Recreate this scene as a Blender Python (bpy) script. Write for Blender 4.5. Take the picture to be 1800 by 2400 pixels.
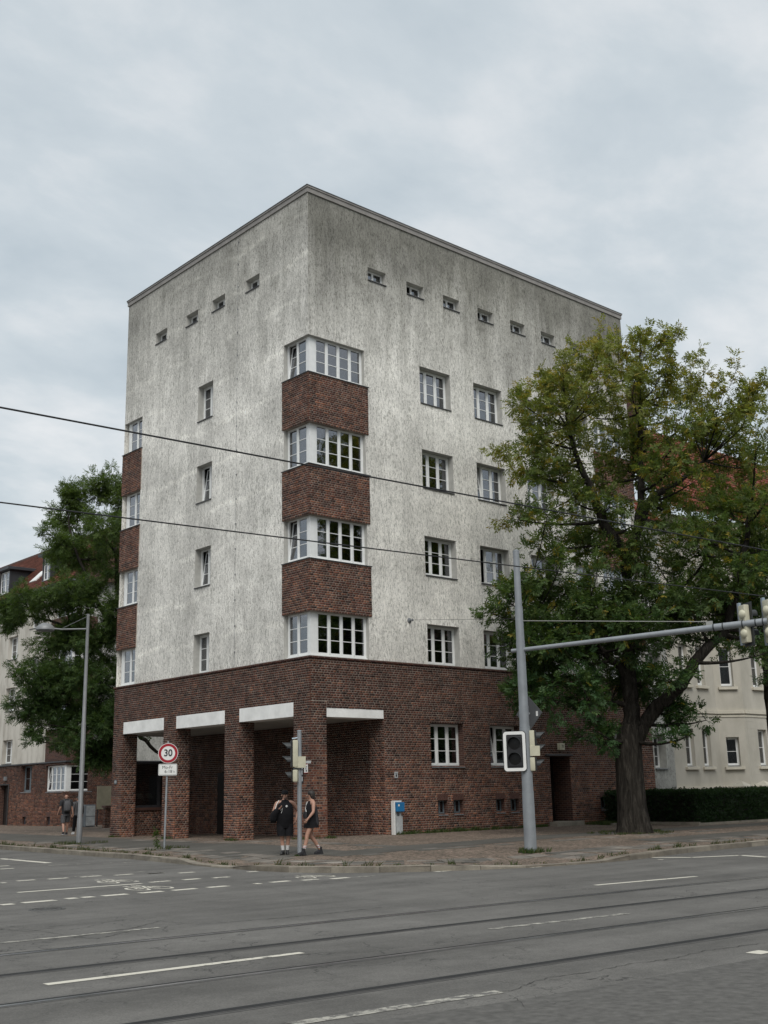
import bpy, bmesh, math, random
import numpy as np
from mathutils import Matrix, Vector, Euler

for o in list(bpy.data.objects):
    bpy.data.objects.remove(o)
SC = bpy.context.scene
COL = SC.collection
RAD = math.radians

# ------------------------------------------------------------------ camera
cam_d = bpy.data.cameras.new('camera')
cam = bpy.data.objects.new('camera', cam_d)
COL.objects.link(cam)
YAW, PITCH, ROLL = 0.7281, 0.2405, -0.0217
fw = Vector((math.sin(YAW)*math.cos(PITCH), math.cos(YAW)*math.cos(PITCH), math.sin(PITCH)))
rt = Vector((math.cos(YAW), -math.sin(YAW), 0))
up = rt.cross(fw)
rt2 = rt*math.cos(ROLL) + up*math.sin(ROLL)
up2 = -rt*math.sin(ROLL) + up*math.cos(ROLL)
M = Matrix((rt2, up2, -fw)).transposed().to_4x4()
M.translation = Vector((-24.1214, -31.0162, 1.4174))
cam.matrix_world = M
cam_d.sensor_fit = 'VERTICAL'
cam_d.sensor_height = 36.0
cam_d.lens = 36.0*2684.6/2400.0
cam_d.clip_start = 0.1
cam_d.clip_end = 3000
SC.camera = cam

# ------------------------------------------------------------------ sky and sun
SUN_EL, SUN_AZ = RAD(52), RAD(218)      # azimuth clockwise from +Y
world = bpy.data.worlds.new('World')
SC.world = world
world.use_nodes = True
wn, wl = world.node_tree.nodes, world.node_tree.links
wn.clear()
def wnode(t, **kw):
    n = wn.new(t)
    for k, v in kw.items():
        setattr(n, k, v)
    return n
w_out = wnode('ShaderNodeOutputWorld')
w_bg = wnode('ShaderNodeBackground')
w_bg.inputs['Strength'].default_value = 0.1
w_sky = wnode('ShaderNodeTexSky', sky_type='NISHITA', sun_disc=False)
w_sky.sun_elevation = SUN_EL
w_sky.sun_rotation = SUN_AZ
w_sky.air_density = 1.5
w_sky.dust_density = 3.0
w_tc = wnode('ShaderNodeTexCoord')
w_sep = wnode('ShaderNodeSeparateXYZ')
wl.new(w_tc.outputs['Generated'], w_sep.inputs[0])
# cloud deck: the view direction carried up to a flat layer
w_zc = wnode('ShaderNodeMath', operation='MAXIMUM'); w_zc.inputs[1].default_value = 0.0
wl.new(w_sep.outputs['Z'], w_zc.inputs[0])
w_za = wnode('ShaderNodeMath', operation='ADD'); w_za.inputs[1].default_value = 0.22
wl.new(w_zc.outputs[0], w_za.inputs[0])
w_dx = wnode('ShaderNodeMath', operation='DIVIDE'); w_dy = wnode('ShaderNodeMath', operation='DIVIDE')
wl.new(w_sep.outputs['X'], w_dx.inputs[0]); wl.new(w_za.outputs[0], w_dx.inputs[1])
wl.new(w_sep.outputs['Y'], w_dy.inputs[0]); wl.new(w_za.outputs[0], w_dy.inputs[1])
w_cmb = wnode('ShaderNodeCombineXYZ')
wl.new(w_dx.outputs[0], w_cmb.inputs[0]); wl.new(w_dy.outputs[0], w_cmb.inputs[1])
w_map = wnode('ShaderNodeMapping'); w_map.inputs['Rotation'].default_value[2] = 0.9
w_map.inputs['Scale'].default_value = (1.0, 1.4, 1.0)
w_map.inputs['Location'].default_value = (3.3, 1.7, 0)
wl.new(w_cmb.outputs[0], w_map.inputs['Vector'])
w_n1 = wnode('ShaderNodeTexNoise'); w_n1.inputs['Scale'].default_value = 3.3
w_n1.inputs['Detail'].default_value = 9; w_n1.inputs['Roughness'].default_value = 0.56
w_n1.inputs['Distortion'].default_value = 0.15
wl.new(w_map.outputs[0], w_n1.inputs['Vector'])
w_n2 = wnode('ShaderNodeTexNoise'); w_n2.inputs['Scale'].default_value = 0.55
w_n2.inputs['Detail'].default_value = 3
wl.new(w_map.outputs[0], w_n2.inputs['Vector'])
w_mx = wnode('ShaderNodeMath', operation='MULTIPLY_ADD')
wl.new(w_n2.outputs[0], w_mx.inputs[0]); w_mx.inputs[1].default_value = 0.45
wl.new(w_n1.outputs[0], w_mx.inputs[2])
w_r = wnode('ShaderNodeValToRGB')
cr = w_r.color_ramp
cr.elements[0].position = 0.50; cr.elements[0].color = (3.75, 4.25, 4.6, 1)
cr.elements[1].position = 0.92; cr.elements[1].color = (5.85, 6.0, 6.1, 1)
e = cr.elements.new(0.71); e.color = (4.5, 4.93, 5.2, 1)
wl.new(w_mx.outputs[0], w_r.inputs[0])
w_mix = wnode('ShaderNodeMixRGB', blend_type='MIX')
w_mix.inputs['Fac'].default_value = 0.9
wl.new(w_sky.outputs[0], w_mix.inputs[1]); wl.new(w_r.outputs[0], w_mix.inputs[2])
wl.new(w_mix.outputs[0], w_bg.inputs['Color'])
wl.new(w_bg.outputs[0], w_out.inputs['Surface'])

sun_d = bpy.data.lights.new('sun', 'SUN')
sun_d.energy = 1.5
sun_d.angle = RAD(35)
sun_d.color = (1.0, 0.97, 0.92)
sun = bpy.data.objects.new('sun', sun_d)
COL.objects.link(sun)
sdir = Vector((math.sin(SUN_AZ)*math.cos(SUN_EL), math.cos(SUN_AZ)*math.cos(SUN_EL), math.sin(SUN_EL)))
sun.rotation_euler = sdir.to_track_quat('Z', 'Y').to_euler()
sun.location = sdir*80

SC.view_settings.view_transform = 'Standard'
SC.view_settings.look = 'None'
SC.view_settings.exposure = 0.50
SC.view_settings.gamma = 1.0
SC.view_settings.use_curve_mapping = False
SC.render.resolution_x = 768
SC.render.resolution_y = 1024

# ------------------------------------------------------------------ materials
MAT = {}
class NT:
    def __init__(s, m):
        m.use_nodes = True
        s.t = m.node_tree; s.n = s.t.nodes; s.l = s.t.links
        s.n.clear()
        s.out = s.n.new('ShaderNodeOutputMaterial')
        s.b = s.n.new('ShaderNodeBsdfPrincipled')
        s.l.new(s.b.outputs[0], s.out.inputs[0])
        s.pos = s.n.new('ShaderNodeNewGeometry').outputs['Position']
    def link(s, a, b): s.l.new(a, b)
    def node(s, t, **kw):
        n = s.n.new(t)
        for k, v in kw.items(): setattr(n, k, v)
        return n
    def mapped(s, scale, rot=(0,0,0), src=None):
        m = s.node('ShaderNodeMapping'); m.inputs['Scale'].default_value = scale; m.inputs['Rotation'].default_value = rot
        s.link(src or s.pos, m.inputs['Vector']); return m.outputs[0]
    def noise(s, vec, scale=1, detail=4, rough=0.55, dist=0.0):
        n = s.node('ShaderNodeTexNoise'); n.inputs['Scale'].default_value = scale; n.inputs['Detail'].default_value = detail
        n.inputs['Roughness'].default_value = rough; n.inputs['Distortion'].default_value = dist
        s.link(vec, n.inputs['Vector']); return n.outputs[0]
    def ramp(s, fac, stops, interp='LINEAR'):
        r = s.node('ShaderNodeValToRGB'); r.color_ramp.interpolation = interp
        els = r.color_ramp.elements
        while len(els) > 1: els.remove(els[0])
        for i, (p, c) in enumerate(stops):
            if not isinstance(c, (tuple, list)): c = (c, c, c)
            e = els[0] if i == 0 else els.new(p)
            e.position = p; e.color = (*c, 1)
        s.link(fac, r.inputs[0]); return r.outputs[0]
    def math(s, op, a, b=None, c=None):
        n = s.node('ShaderNodeMath', operation=op)
        for i, v in enumerate((a, b, c)):
            if v is None: continue
            if isinstance(v, (int, float)): n.inputs[i].default_value = v
            else: s.link(v, n.inputs[i])
        return n.outputs[0]
    def mix(s, fac, a, b, mode='MIX'):
        n = s.node('ShaderNodeMixRGB', blend_type=mode)
        for i, v in enumerate((fac, a, b)):
            if isinstance(v, (int, float)) and i == 0: n.inputs[0].default_value = v
            elif isinstance(v, (tuple, list)): n.inputs[i].default_value = (*v, 1)
            elif isinstance(v, (int, float)): n.inputs[i].default_value = (v, v, v, 1)
            else: s.link(v, n.inputs[i])
        return n.outputs[0]
    def sep(s, vec=None):
        n = s.node('ShaderNodeSeparateXYZ'); s.link(vec or s.pos, n.inputs[0]); return n.outputs
    def bump(s, h, strength=0.5, dist=0.02):
        n = s.node('ShaderNodeBump'); n.inputs['Strength'].default_value = strength; n.inputs['Distance'].default_value = dist
        s.link(h, n.inputs['Height']); s.link(n.outputs[0], s.b.inputs['Normal'])
    def base(s, c):
        if isinstance(c, (tuple, list)): s.b.inputs['Base Color'].default_value = (*c, 1)
        else: s.link(c, s.b.inputs['Base Color'])
    def rough(s, v):
        if isinstance(v, (int, float)): s.b.inputs['Roughness'].default_value = v
        else: s.link(v, s.b.inputs['Roughness'])
    def spec(s, v): s.b.inputs['Specular IOR Level'].default_value = v
def newmat(name):
    m = bpy.data.materials.new(name); MAT[name] = m; return NT(m)
def simple(name, col, rough=0.6, metal=0.0, var=0.12, scale=3.0, spec=0.5, bump=0.0, bscale=40):
    t = newmat(name)
    n = t.noise(t.pos, scale, 5, 0.6)
    f = t.ramp(n, [(0.3, 1-var), (0.7, 1+var)])
    t.base(t.mix(1.0, col, f, 'MULTIPLY'))
    t.rough(rough); t.b.inputs['Metallic'].default_value = metal; t.spec(spec)
    if bump: t.bump(t.noise(t.pos, bscale, 3), bump, 0.01)
    return t

# scratched grey roughcast of the main block
def plaster(name, light, dark, top=True, streak=1.0):
    t = newmat(name)
    v = t.mapped((19, 19, 6.5))
    s1 = t.noise(v, 1.0, 4, 0.65, 0.8)
    v2 = t.mapped((42, 42, 20))
    s2 = t.noise(v2, 1.0, 3, 0.6, 0.3)
    s3 = t.noise(t.mapped((7, 7, 0.8)), 1.0, 3, 0.55, 0.4)
    h = t.math('MULTIPLY_ADD', s2, 0.55, s1)
    hc = t.math('MULTIPLY_ADD', s3, 0.28, h)
    sc = t.ramp(hc, [(0.74, dark), (0.88, tuple(0.36*b+0.64*a for a, b in zip(light, dark))), (1.00, light)])
    big = t.noise(t.pos, 0.33, 5, 0.55)
    bf = t.mix(1.0, t.ramp(big, [(0.32, 0.76), (0.60, 1.06)]), t.ramp(t.noise(t.mapped((1.6, 1.6, 1.0)), 1.0, 5, 0.6), [(0.36, 0.86), (0.6, 1.05)]), 'MULTIPLY')
    c = t.mix(1.0, sc, bf, 'MULTIPLY')
    if top:
        xyz = t.sep()
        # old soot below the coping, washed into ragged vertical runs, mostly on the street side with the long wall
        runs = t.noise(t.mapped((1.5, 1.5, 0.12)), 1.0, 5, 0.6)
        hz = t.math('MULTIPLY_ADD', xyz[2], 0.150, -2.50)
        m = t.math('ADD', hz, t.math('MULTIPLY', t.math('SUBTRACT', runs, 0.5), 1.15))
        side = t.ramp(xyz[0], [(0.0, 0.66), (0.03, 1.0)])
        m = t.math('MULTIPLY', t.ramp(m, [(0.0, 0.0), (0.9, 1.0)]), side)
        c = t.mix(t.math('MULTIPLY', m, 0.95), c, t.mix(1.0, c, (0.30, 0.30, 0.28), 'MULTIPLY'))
        patch = t.ramp(t.noise(t.pos, 0.9, 5, 0.6), [(0.56, 0.0), (0.72, 0.5)])
        zz = t.ramp(t.math('MULTIPLY', xyz[2], 0.04), [(0.70, 0.0), (0.80, 1.0)])
        c = t.mix(t.math('MULTIPLY', patch, zz), c, t.mix(1.0, c, (0.55, 0.55, 0.52), 'MULTIPLY'))
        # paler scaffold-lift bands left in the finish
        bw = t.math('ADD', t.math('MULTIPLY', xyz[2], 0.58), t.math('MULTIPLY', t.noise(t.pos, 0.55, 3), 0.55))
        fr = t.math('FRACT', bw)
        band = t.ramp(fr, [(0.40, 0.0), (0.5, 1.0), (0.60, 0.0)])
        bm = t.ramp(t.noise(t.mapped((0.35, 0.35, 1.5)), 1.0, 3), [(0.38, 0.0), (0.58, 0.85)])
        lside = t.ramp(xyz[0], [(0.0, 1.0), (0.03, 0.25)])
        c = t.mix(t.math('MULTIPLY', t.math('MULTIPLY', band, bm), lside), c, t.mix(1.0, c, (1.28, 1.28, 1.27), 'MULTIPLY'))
    t.base(c); t.rough(0.92); t.spec(0.2)
    t.bump(h, 0.75*streak, 0.035)
    return t
plaster('plaster', (0.93, 0.905, 0.845), (0.39, 0.38, 0.345))
plaster('plaster_wing', (0.50, 0.50, 0.47), (0.26, 0.26, 0.24), top=False)
t = newmat('plaster_cream')
n = t.noise(t.mapped((1.6, 1.6, 0.5)), 1.0, 6, 0.6)
t.base(t.ramp(n, [(0.3, (0.40, 0.37, 0.32)), (0.52, (0.60, 0.57, 0.51)), (0.7, (0.66, 0.63, 0.57))])); t.rough(0.9); t.spec(0.2)
t.bump(t.noise(t.pos, 25, 4), 0.25, 0.01)
t = newmat('stucco_beige')
n = t.noise(t.mapped((1.2, 1.2, 0.6)), 1.0, 6, 0.6)
t.base(t.ramp(n, [(0.3, (0.44, 0.415, 0.355)), (0.6, (0.54, 0.51, 0.445))])); t.rough(0.85); t.spec(0.2)
t.bump(t.noise(t.pos, 40, 3), 0.15, 0.006)
simple('stucco_trim', (0.60, 0.56, 0.47), 0.8, var=0.08, spec=0.2)
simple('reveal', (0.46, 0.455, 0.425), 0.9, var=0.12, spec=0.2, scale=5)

# bricks: every piece carries its own colour in the attribute bc
def brickmat(name, src):
    t = newmat(name)
    if src == 'attr':
        a = t.node('ShaderNodeAttribute'); a.attribute_name = 'bc'; col = a.outputs['Color']
    else:
        a = t.node('ShaderNodeObjectInfo'); col = a.outputs['Color']
    n = t.noise(t.pos, 22, 4, 0.6)
    f = t.ramp(n, [(0.28, 0.66), (0.72, 1.25)])
    soot = t.ramp(t.noise(t.pos, 1.1, 5, 0.6), [(0.40, 0.68), (0.62, 1.06)])
    t.base(t.mix(1.0, t.mix(1.0, col, f, 'MULTIPLY'), soot, 'MULTIPLY')); t.rough(0.8); t.spec(0.25)
    t.bump(t.noise(t.pos, 90, 3), 0.35, 0.004)
brickmat('brick', 'attr'); brickmat('brick_single', 'obj')
t = newmat('mortar')
n = t.noise(t.pos, 2.2, 5, 0.65)
t.base(t.ramp(n, [(0.34, (0.20, 0.165, 0.14)), (0.55, (0.33, 0.28, 0.24)), (0.75, (0.42, 0.365, 0.315))])); t.rough(0.95); t.spec(0.1)
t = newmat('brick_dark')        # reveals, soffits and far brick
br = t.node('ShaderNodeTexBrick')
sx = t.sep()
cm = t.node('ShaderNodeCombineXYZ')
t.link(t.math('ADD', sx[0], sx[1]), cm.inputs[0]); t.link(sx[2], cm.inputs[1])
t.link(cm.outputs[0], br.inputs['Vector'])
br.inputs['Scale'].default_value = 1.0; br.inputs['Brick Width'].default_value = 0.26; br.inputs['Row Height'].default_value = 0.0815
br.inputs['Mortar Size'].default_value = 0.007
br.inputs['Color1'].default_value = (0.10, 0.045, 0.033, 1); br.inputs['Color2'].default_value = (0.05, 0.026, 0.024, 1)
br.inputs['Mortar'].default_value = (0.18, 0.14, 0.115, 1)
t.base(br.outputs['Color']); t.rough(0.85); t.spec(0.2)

simple('white_beam', (0.86, 0.86, 0.84), 0.7, var=0.13, scale=1.6, spec=0.3, bump=0.1, bscale=60)
simple('soffit', (0.42, 0.42, 0.40), 0.85, var=0.10, scale=1.0, spec=0.2)
simple('window_white', (0.80, 0.81, 0.80), 0.4, var=0.05, scale=6)
simple('window_dark', (0.16, 0.19, 0.21), 0.5, var=0.1)
simple('sheet_dark', (0.05, 0.05, 0.055), 0.55, var=0.25, scale=4)
simple('sheet_grey', (0.16, 0.17, 0.18), 0.5, var=0.2, scale=4)
simple('coping', (0.26, 0.245, 0.23), 0.7, var=0.18, scale=2)
simple('zinc_black', (0.035, 0.037, 0.042), 0.5, var=0.2, scale=2)
simple('curtain', (0.62, 0.62, 0.60), 0.9, var=0.08, scale=4, spec=0.1)
simple('interior', (0.05, 0.048, 0.045), 0.9, var=0.2, spec=0.1)
simple('door_dark', (0.018, 0.015, 0.014), 0.5, var=0.3, scale=4)
simple('terracotta', (0.095, 0.045, 0.034), 0.7, var=0.2)
simple('paper', (0.60, 0.57, 0.42), 0.8, var=0.1)
simple('paper_white', (0.72, 0.72, 0.70), 0.7, var=0.06)
simple('ink_red', (0.45, 0.03, 0.03), 0.6, var=0.05)
simple('ink_black', (0.02, 0.02, 0.025), 0.6, var=0.05)

t = newmat('glass')
t.n.remove(t.b)
gl = t.node('ShaderNodeBsdfGlossy'); gl.inputs['Roughness'].default_value = 0.02; gl.inputs['Color'].default_value = (0.93, 0.95, 1, 1)
tr = t.node('ShaderNodeBsdfTransparent'); tr.inputs['Color'].default_value = (0.42, 0.43, 0.43, 1)
fr = t.node('ShaderNodeFresnel'); fr.inputs['IOR'].default_value = 1.95
bp = t.node('ShaderNodeBump'); bp.inputs['Strength'].default_value = 0.06; bp.inputs['Distance'].default_value = 0.05
t.link(t.noise(t.pos, 1.6, 2), bp.inputs['Height']); t.link(bp.outputs[0], gl.inputs['Normal'])
ms = t.node('ShaderNodeMixShader')
t.link(t.math('MINIMUM', t.math('MULTIPLY', fr.outputs[0], 1.6), 0.85), ms.inputs[0]); t.link(tr.outputs[0], ms.inputs[1]); t.link(gl.outputs[0], ms.inputs[2])
t.link(ms.outputs[0], t.out.inputs[0])

# road
t = newmat('asphalt')
f1 = t.noise(t.pos, 55, 3, 0.7)
f2 = t.noise(t.pos, 0.35, 5, 0.6)
f3 = t.noise(t.mapped((0.12, 1.3, 1)), 1.0, 4, 0.6)
c = t.ramp(f1, [(0.3, (0.098, 0.094, 0.087)), (0.7, (0.170, 0.163, 0.151))])
c = t.mix(1.0, c, t.ramp(f2, [(0.3, 0.80), (0.7, 1.14)]), 'MULTIPLY')
c = t.mix(1.0, c, t.ramp(f3, [(0.33, 0.82), (0.66, 1.10)]), 'MULTIPLY')
c = t.mix(1.0, c, t.ramp(t.noise(t.pos, 1.7, 6, 0.7), [(0.36, 0.86), (0.62, 1.06)]), 'MULTIPLY')
vo = t.node('ShaderNodeTexVoronoi', feature='DISTANCE_TO_EDGE')
nn = t.node('ShaderNodeTexNoise'); nn.inputs['Scale'].default_value = 2.5; nn.inputs['Detail'].default_value = 5
t.link(t.pos, nn.inputs['Vector'])
va = t.node('ShaderNodeVectorMath', operation='MULTIPLY_ADD'); t.link(nn.outputs['Color'], va.inputs[0]); va.inputs[1].default_value = (0.9, 0.9, 0.9); t.link(t.pos, va.inputs[2])
vo.inputs['Scale'].default_value = 0.75
t.link(va.outputs[0], vo.inputs['Vector'])
ck = t.ramp(vo.outputs['Distance'], [(0.0, 1.0), (0.011, 0.0)])
cmk = t.ramp(t.noise(t.pos, 0.16, 3, 0.5), [(0.48, 0.0), (0.56, 1.0)])
crk = t.math('MULTIPLY', ck, cmk)
c = t.mix(t.math('MULTIPLY', crk, 0.75), c, (0.018, 0.018, 0.018))
t.base(c); t.rough(0.88); t.spec(0.3)
t.bump(t.math('SUBTRACT', f1, crk), 0.35, 0.006)
# paving: small dusty setts
t = newmat('mosaic')
vo = t.node('ShaderNodeTexVoronoi', feature='DISTANCE_TO_EDGE'); vo.inputs['Scale'].default_value = 13; t.link(t.pos, vo.inputs['Vector'])
vc = t.node('ShaderNodeTexVoronoi'); vc.inputs['Scale'].default_value = 13; t.link(t.pos, vc.inputs['Vector'])
hs = t.sep(vc.outputs['Color'])
c = t.ramp(hs[0], [(0.0, (0.10, 0.082, 0.064)), (0.5, (0.19, 0.152, 0.12)), (1.0, (0.29, 0.215, 0.17))])
c = t.mix(t.ramp(vo.outputs['Distance'], [(0.0, 1.0), (0.06, 0.0)]), c, (0.05, 0.045, 0.038))
c = t.mix(1.0, c, t.ramp(t.noise(t.pos, 0.5, 5, 0.6), [(0.3, 0.72), (0.7, 1.15)]), 'MULTIPLY')
t.base(c); t.rough(0.9); t.spec(0.2)
t.bump(t.ramp(vo.outputs['Distance'], [(0.0, 0.0), (0.12, 1.0)]), 0.6, 0.012)
t = newmat('footpath')
f1 = t.noise(t.pos, 40, 3, 0.7)
c = t.ramp(f1, [(0.3, (0.065, 0.062, 0.055)), (0.7, (0.115, 0.108, 0.096))])
c = t.mix(1.0, c, t.ramp(t.noise(t.pos, 0.6, 5, 0.6), [(0.3, 0.78), (0.7, 1.2)]), 'MULTIPLY')
t.base(c); t.rough(0.9); t.spec(0.2); t.bump(f1, 0.3, 0.006)
t = newmat('granite')
oi = t.node('ShaderNodeObjectInfo')
f1 = t.noise(t.pos, 60, 4, 0.75)
c = t.ramp(oi.outputs['Random'], [(0.0, (0.10, 0.095, 0.085)), (0.55, (0.16, 0.145, 0.125)), (0.9, (0.21, 0.185, 0.16)), (1.0, (0.30, 0.27, 0.235))])
c = t.mix(1.0, c, t.ramp(f1, [(0.3, 0.75), (0.7, 1.2)]), 'MULTIPLY')
c = t.mix(1.0, c, t.ramp(t.noise(t.pos, 1.3, 4, 0.6), [(0.3, 0.75), (0.7, 1.12)]), 'MULTIPLY')
t.base(c); t.rough(0.85); t.spec(0.3); t.bump(f1, 0.35, 0.006)
t = newmat('kerb_granite')
oi = t.node('ShaderNodeObjectInfo')
f1 = t.noise(t.pos, 60, 4, 0.75)
c = t.ramp(oi.outputs['Random'], [(0.0, (0.20, 0.175, 0.14)), (1.0, (0.31, 0.28, 0.23))])
c = t.mix(1.0, c, t.ramp(f1, [(0.3, 0.7), (0.7, 1.2)]), 'MULTIPLY')
c = t.mix(1.0, c, t.ramp(t.noise(t.pos, 1.8, 4, 0.6), [(0.3, 0.6), (0.65, 1.1)]), 'MULTIPLY')
t.base(c); t.rough(0.85); t.spec(0.3); t.bump(f1, 0.4, 0.008)
t = newmat('road_paint')
wr = t.noise(t.pos, 9, 6, 0.75)
wl2 = t.noise(t.pos, 1.4, 3, 0.5)
mk = t.ramp(t.math('MULTIPLY_ADD', wl2, 0.5, wr), [(0.60, 0.0), (0.70, 1.0)])
t.base(t.mix(mk, (0.14, 0.135, 0.126), (0.60, 0.57, 0.49))); t.rough(0.8); t.spec(0.3)
t = newmat('road_paint_worn')
wr = t.noise(t.pos, 7, 6, 0.75)
mk = t.ramp(wr, [(0.46, 0.0), (0.56, 0.75)])
t.base(t.mix(mk, (0.138, 0.133, 0.124), (0.48, 0.46, 0.40))); t.rough(0.85); t.spec(0.3)
simple('rail_steel', (0.50, 0.50, 0.51), 0.28, metal=0.9, var=0.2, scale=3)
simple('rail_dull', (0.10, 0.095, 0.09), 0.55, metal=0.5, var=0.2, scale=3)
simple('groove_shade', (0.012, 0.012, 0.012), 0.9, var=0.2)
simple('bitumen', (0.098, 0.095, 0.090), 0.75, var=0.25, scale=2)
simple('crack', (0.045, 0.043, 0.040), 0.95, var=0.2)
simple('asphalt_old', (0.105, 0.101, 0.094), 0.9, var=0.28, scale=9, spec=0.3, bump=0.3, bscale=60)
simple('cast_iron', (0.07, 0.068, 0.064), 0.6, var=0.2)
simple('galvanised', (0.33, 0.35, 0.37), 0.5, metal=0.35, var=0.16, scale=5)
simple('mast_grey', (0.27, 0.29, 0.31), 0.5, metal=0.2, var=0.12, scale=3)
simple('lamp_grey', (0.21, 0.215, 0.22), 0.5, metal=0.2, var=0.12, scale=3)
simple('sign_red', (0.34, 0.008, 0.020), 0.4, var=0.05)
simple('sign_white', (0.78, 0.78, 0.76), 0.4, var=0.04)
simple('sign_back', (0.085, 0.088, 0.092), 0.5, var=0.1)
simple('signal_black', (0.014, 0.014, 0.016), 0.5, var=0.15)
simple('signal_hood', (0.03, 0.034, 0.036), 0.55, var=0.15)
simple('signal_cream', (0.52, 0.50, 0.38), 0.5, var=0.1, scale=5)
simple('signal_blue', (0.33, 0.40, 0.47), 0.4, metal=0.3, var=0.1, scale=6)
simple('lens', (0.012, 0.012, 0.012), 0.35, var=0.1, spec=0.25)
simple('wire', (0.012, 0.012, 0.013), 0.5, var=0.1)
simple('wire_pale', (0.32, 0.32, 0.30), 0.5, var=0.1)
simple('blue_paint', (0.02, 0.16, 0.36), 0.4, var=0.12, scale=8)
simple('pale_paint', (0.42, 0.44, 0.45), 0.6, var=0.2, scale=6)
simple('bin_grey', (0.17, 0.19, 0.21), 0.5, var=0.1)
simple('board', (0.27, 0.25, 0.18), 0.8, var=0.15)
simple('skin', (0.42, 0.235, 0.17), 0.55, var=0.08, scale=10)
simple('cloth_black', (0.013, 0.013, 0.015), 0.9, var=0.25, scale=9, spec=0.15)
simple('cloth_charcoal', (0.035, 0.035, 0.038), 0.9, var=0.2, scale=9, spec=0.15)
simple('cloth_grey', (0.09, 0.09, 0.095), 0.9, var=0.15, scale=9, spec=0.15)
simple('hair_dark', (0.022, 0.018, 0.016), 0.6, var=0.3, scale=20)
simple('sock_white', (0.62, 0.61, 0.60), 0.9, var=0.05, spec=0.1)
simple('shoe_black', (0.016, 0.016, 0.017), 0.5, var=0.2)
simple('shoe_white', (0.62, 0.62, 0.62), 0.6, var=0.1)
simple('stubble', (0.13, 0.085, 0.07), 0.8, var=0.2)
# roof tiles
t = newmat('roof_tile')
a = t.node('ShaderNodeAttribute'); a.attribute_name = 'bc'
c = t.mix(1.0, a.outputs['Color'], t.ramp(t.noise(t.pos, 3, 4), [(0.3, 0.8), (0.7, 1.2)]), 'MULTIPLY')
t.base(c); t.rough(0.8); t.spec(0.2)
# bark and leaves
t = newmat('bark')
v = t.mapped((9, 9, 1.6))
n = t.noise(v, 1.0, 6, 0.7, 0.8)
t.base(t.ramp(n, [(0.35, (0.016, 0.014, 0.012)), (0.55, (0.045, 0.040, 0.034)), (0.72, (0.095, 0.084, 0.072))])); t.rough(0.95); t.spec(0.1)
t.bump(n, 1.0, 0.09)
def leafmat(name):
    t = newmat(name)
    a = t.node('ShaderNodeAttribute'); a.attribute_name = 'bc'
    t.base(a.outputs['Color']); t.rough(0.55); t.spec(0.25)
    tl = t.node('ShaderNodeBsdfTranslucent')
    t.link(t.mix(1.0, a.outputs['Color'], (1.25, 1.3, 0.6), 'MULTIPLY'), tl.inputs['Color'])
    ms = t.node('ShaderNodeMixShader'); ms.inputs[0].default_value = 0.42
    t.link(t.b.outputs[0], ms.inputs[1]); t.link(tl.outputs[0], ms.inputs[2]); t.link(ms.outputs[0], t.out.inputs[0])
leafmat('leaf')
simple('soil', (0.05, 0.042, 0.033), 0.95, var=0.3, scale=3, spec=0.1)

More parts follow.
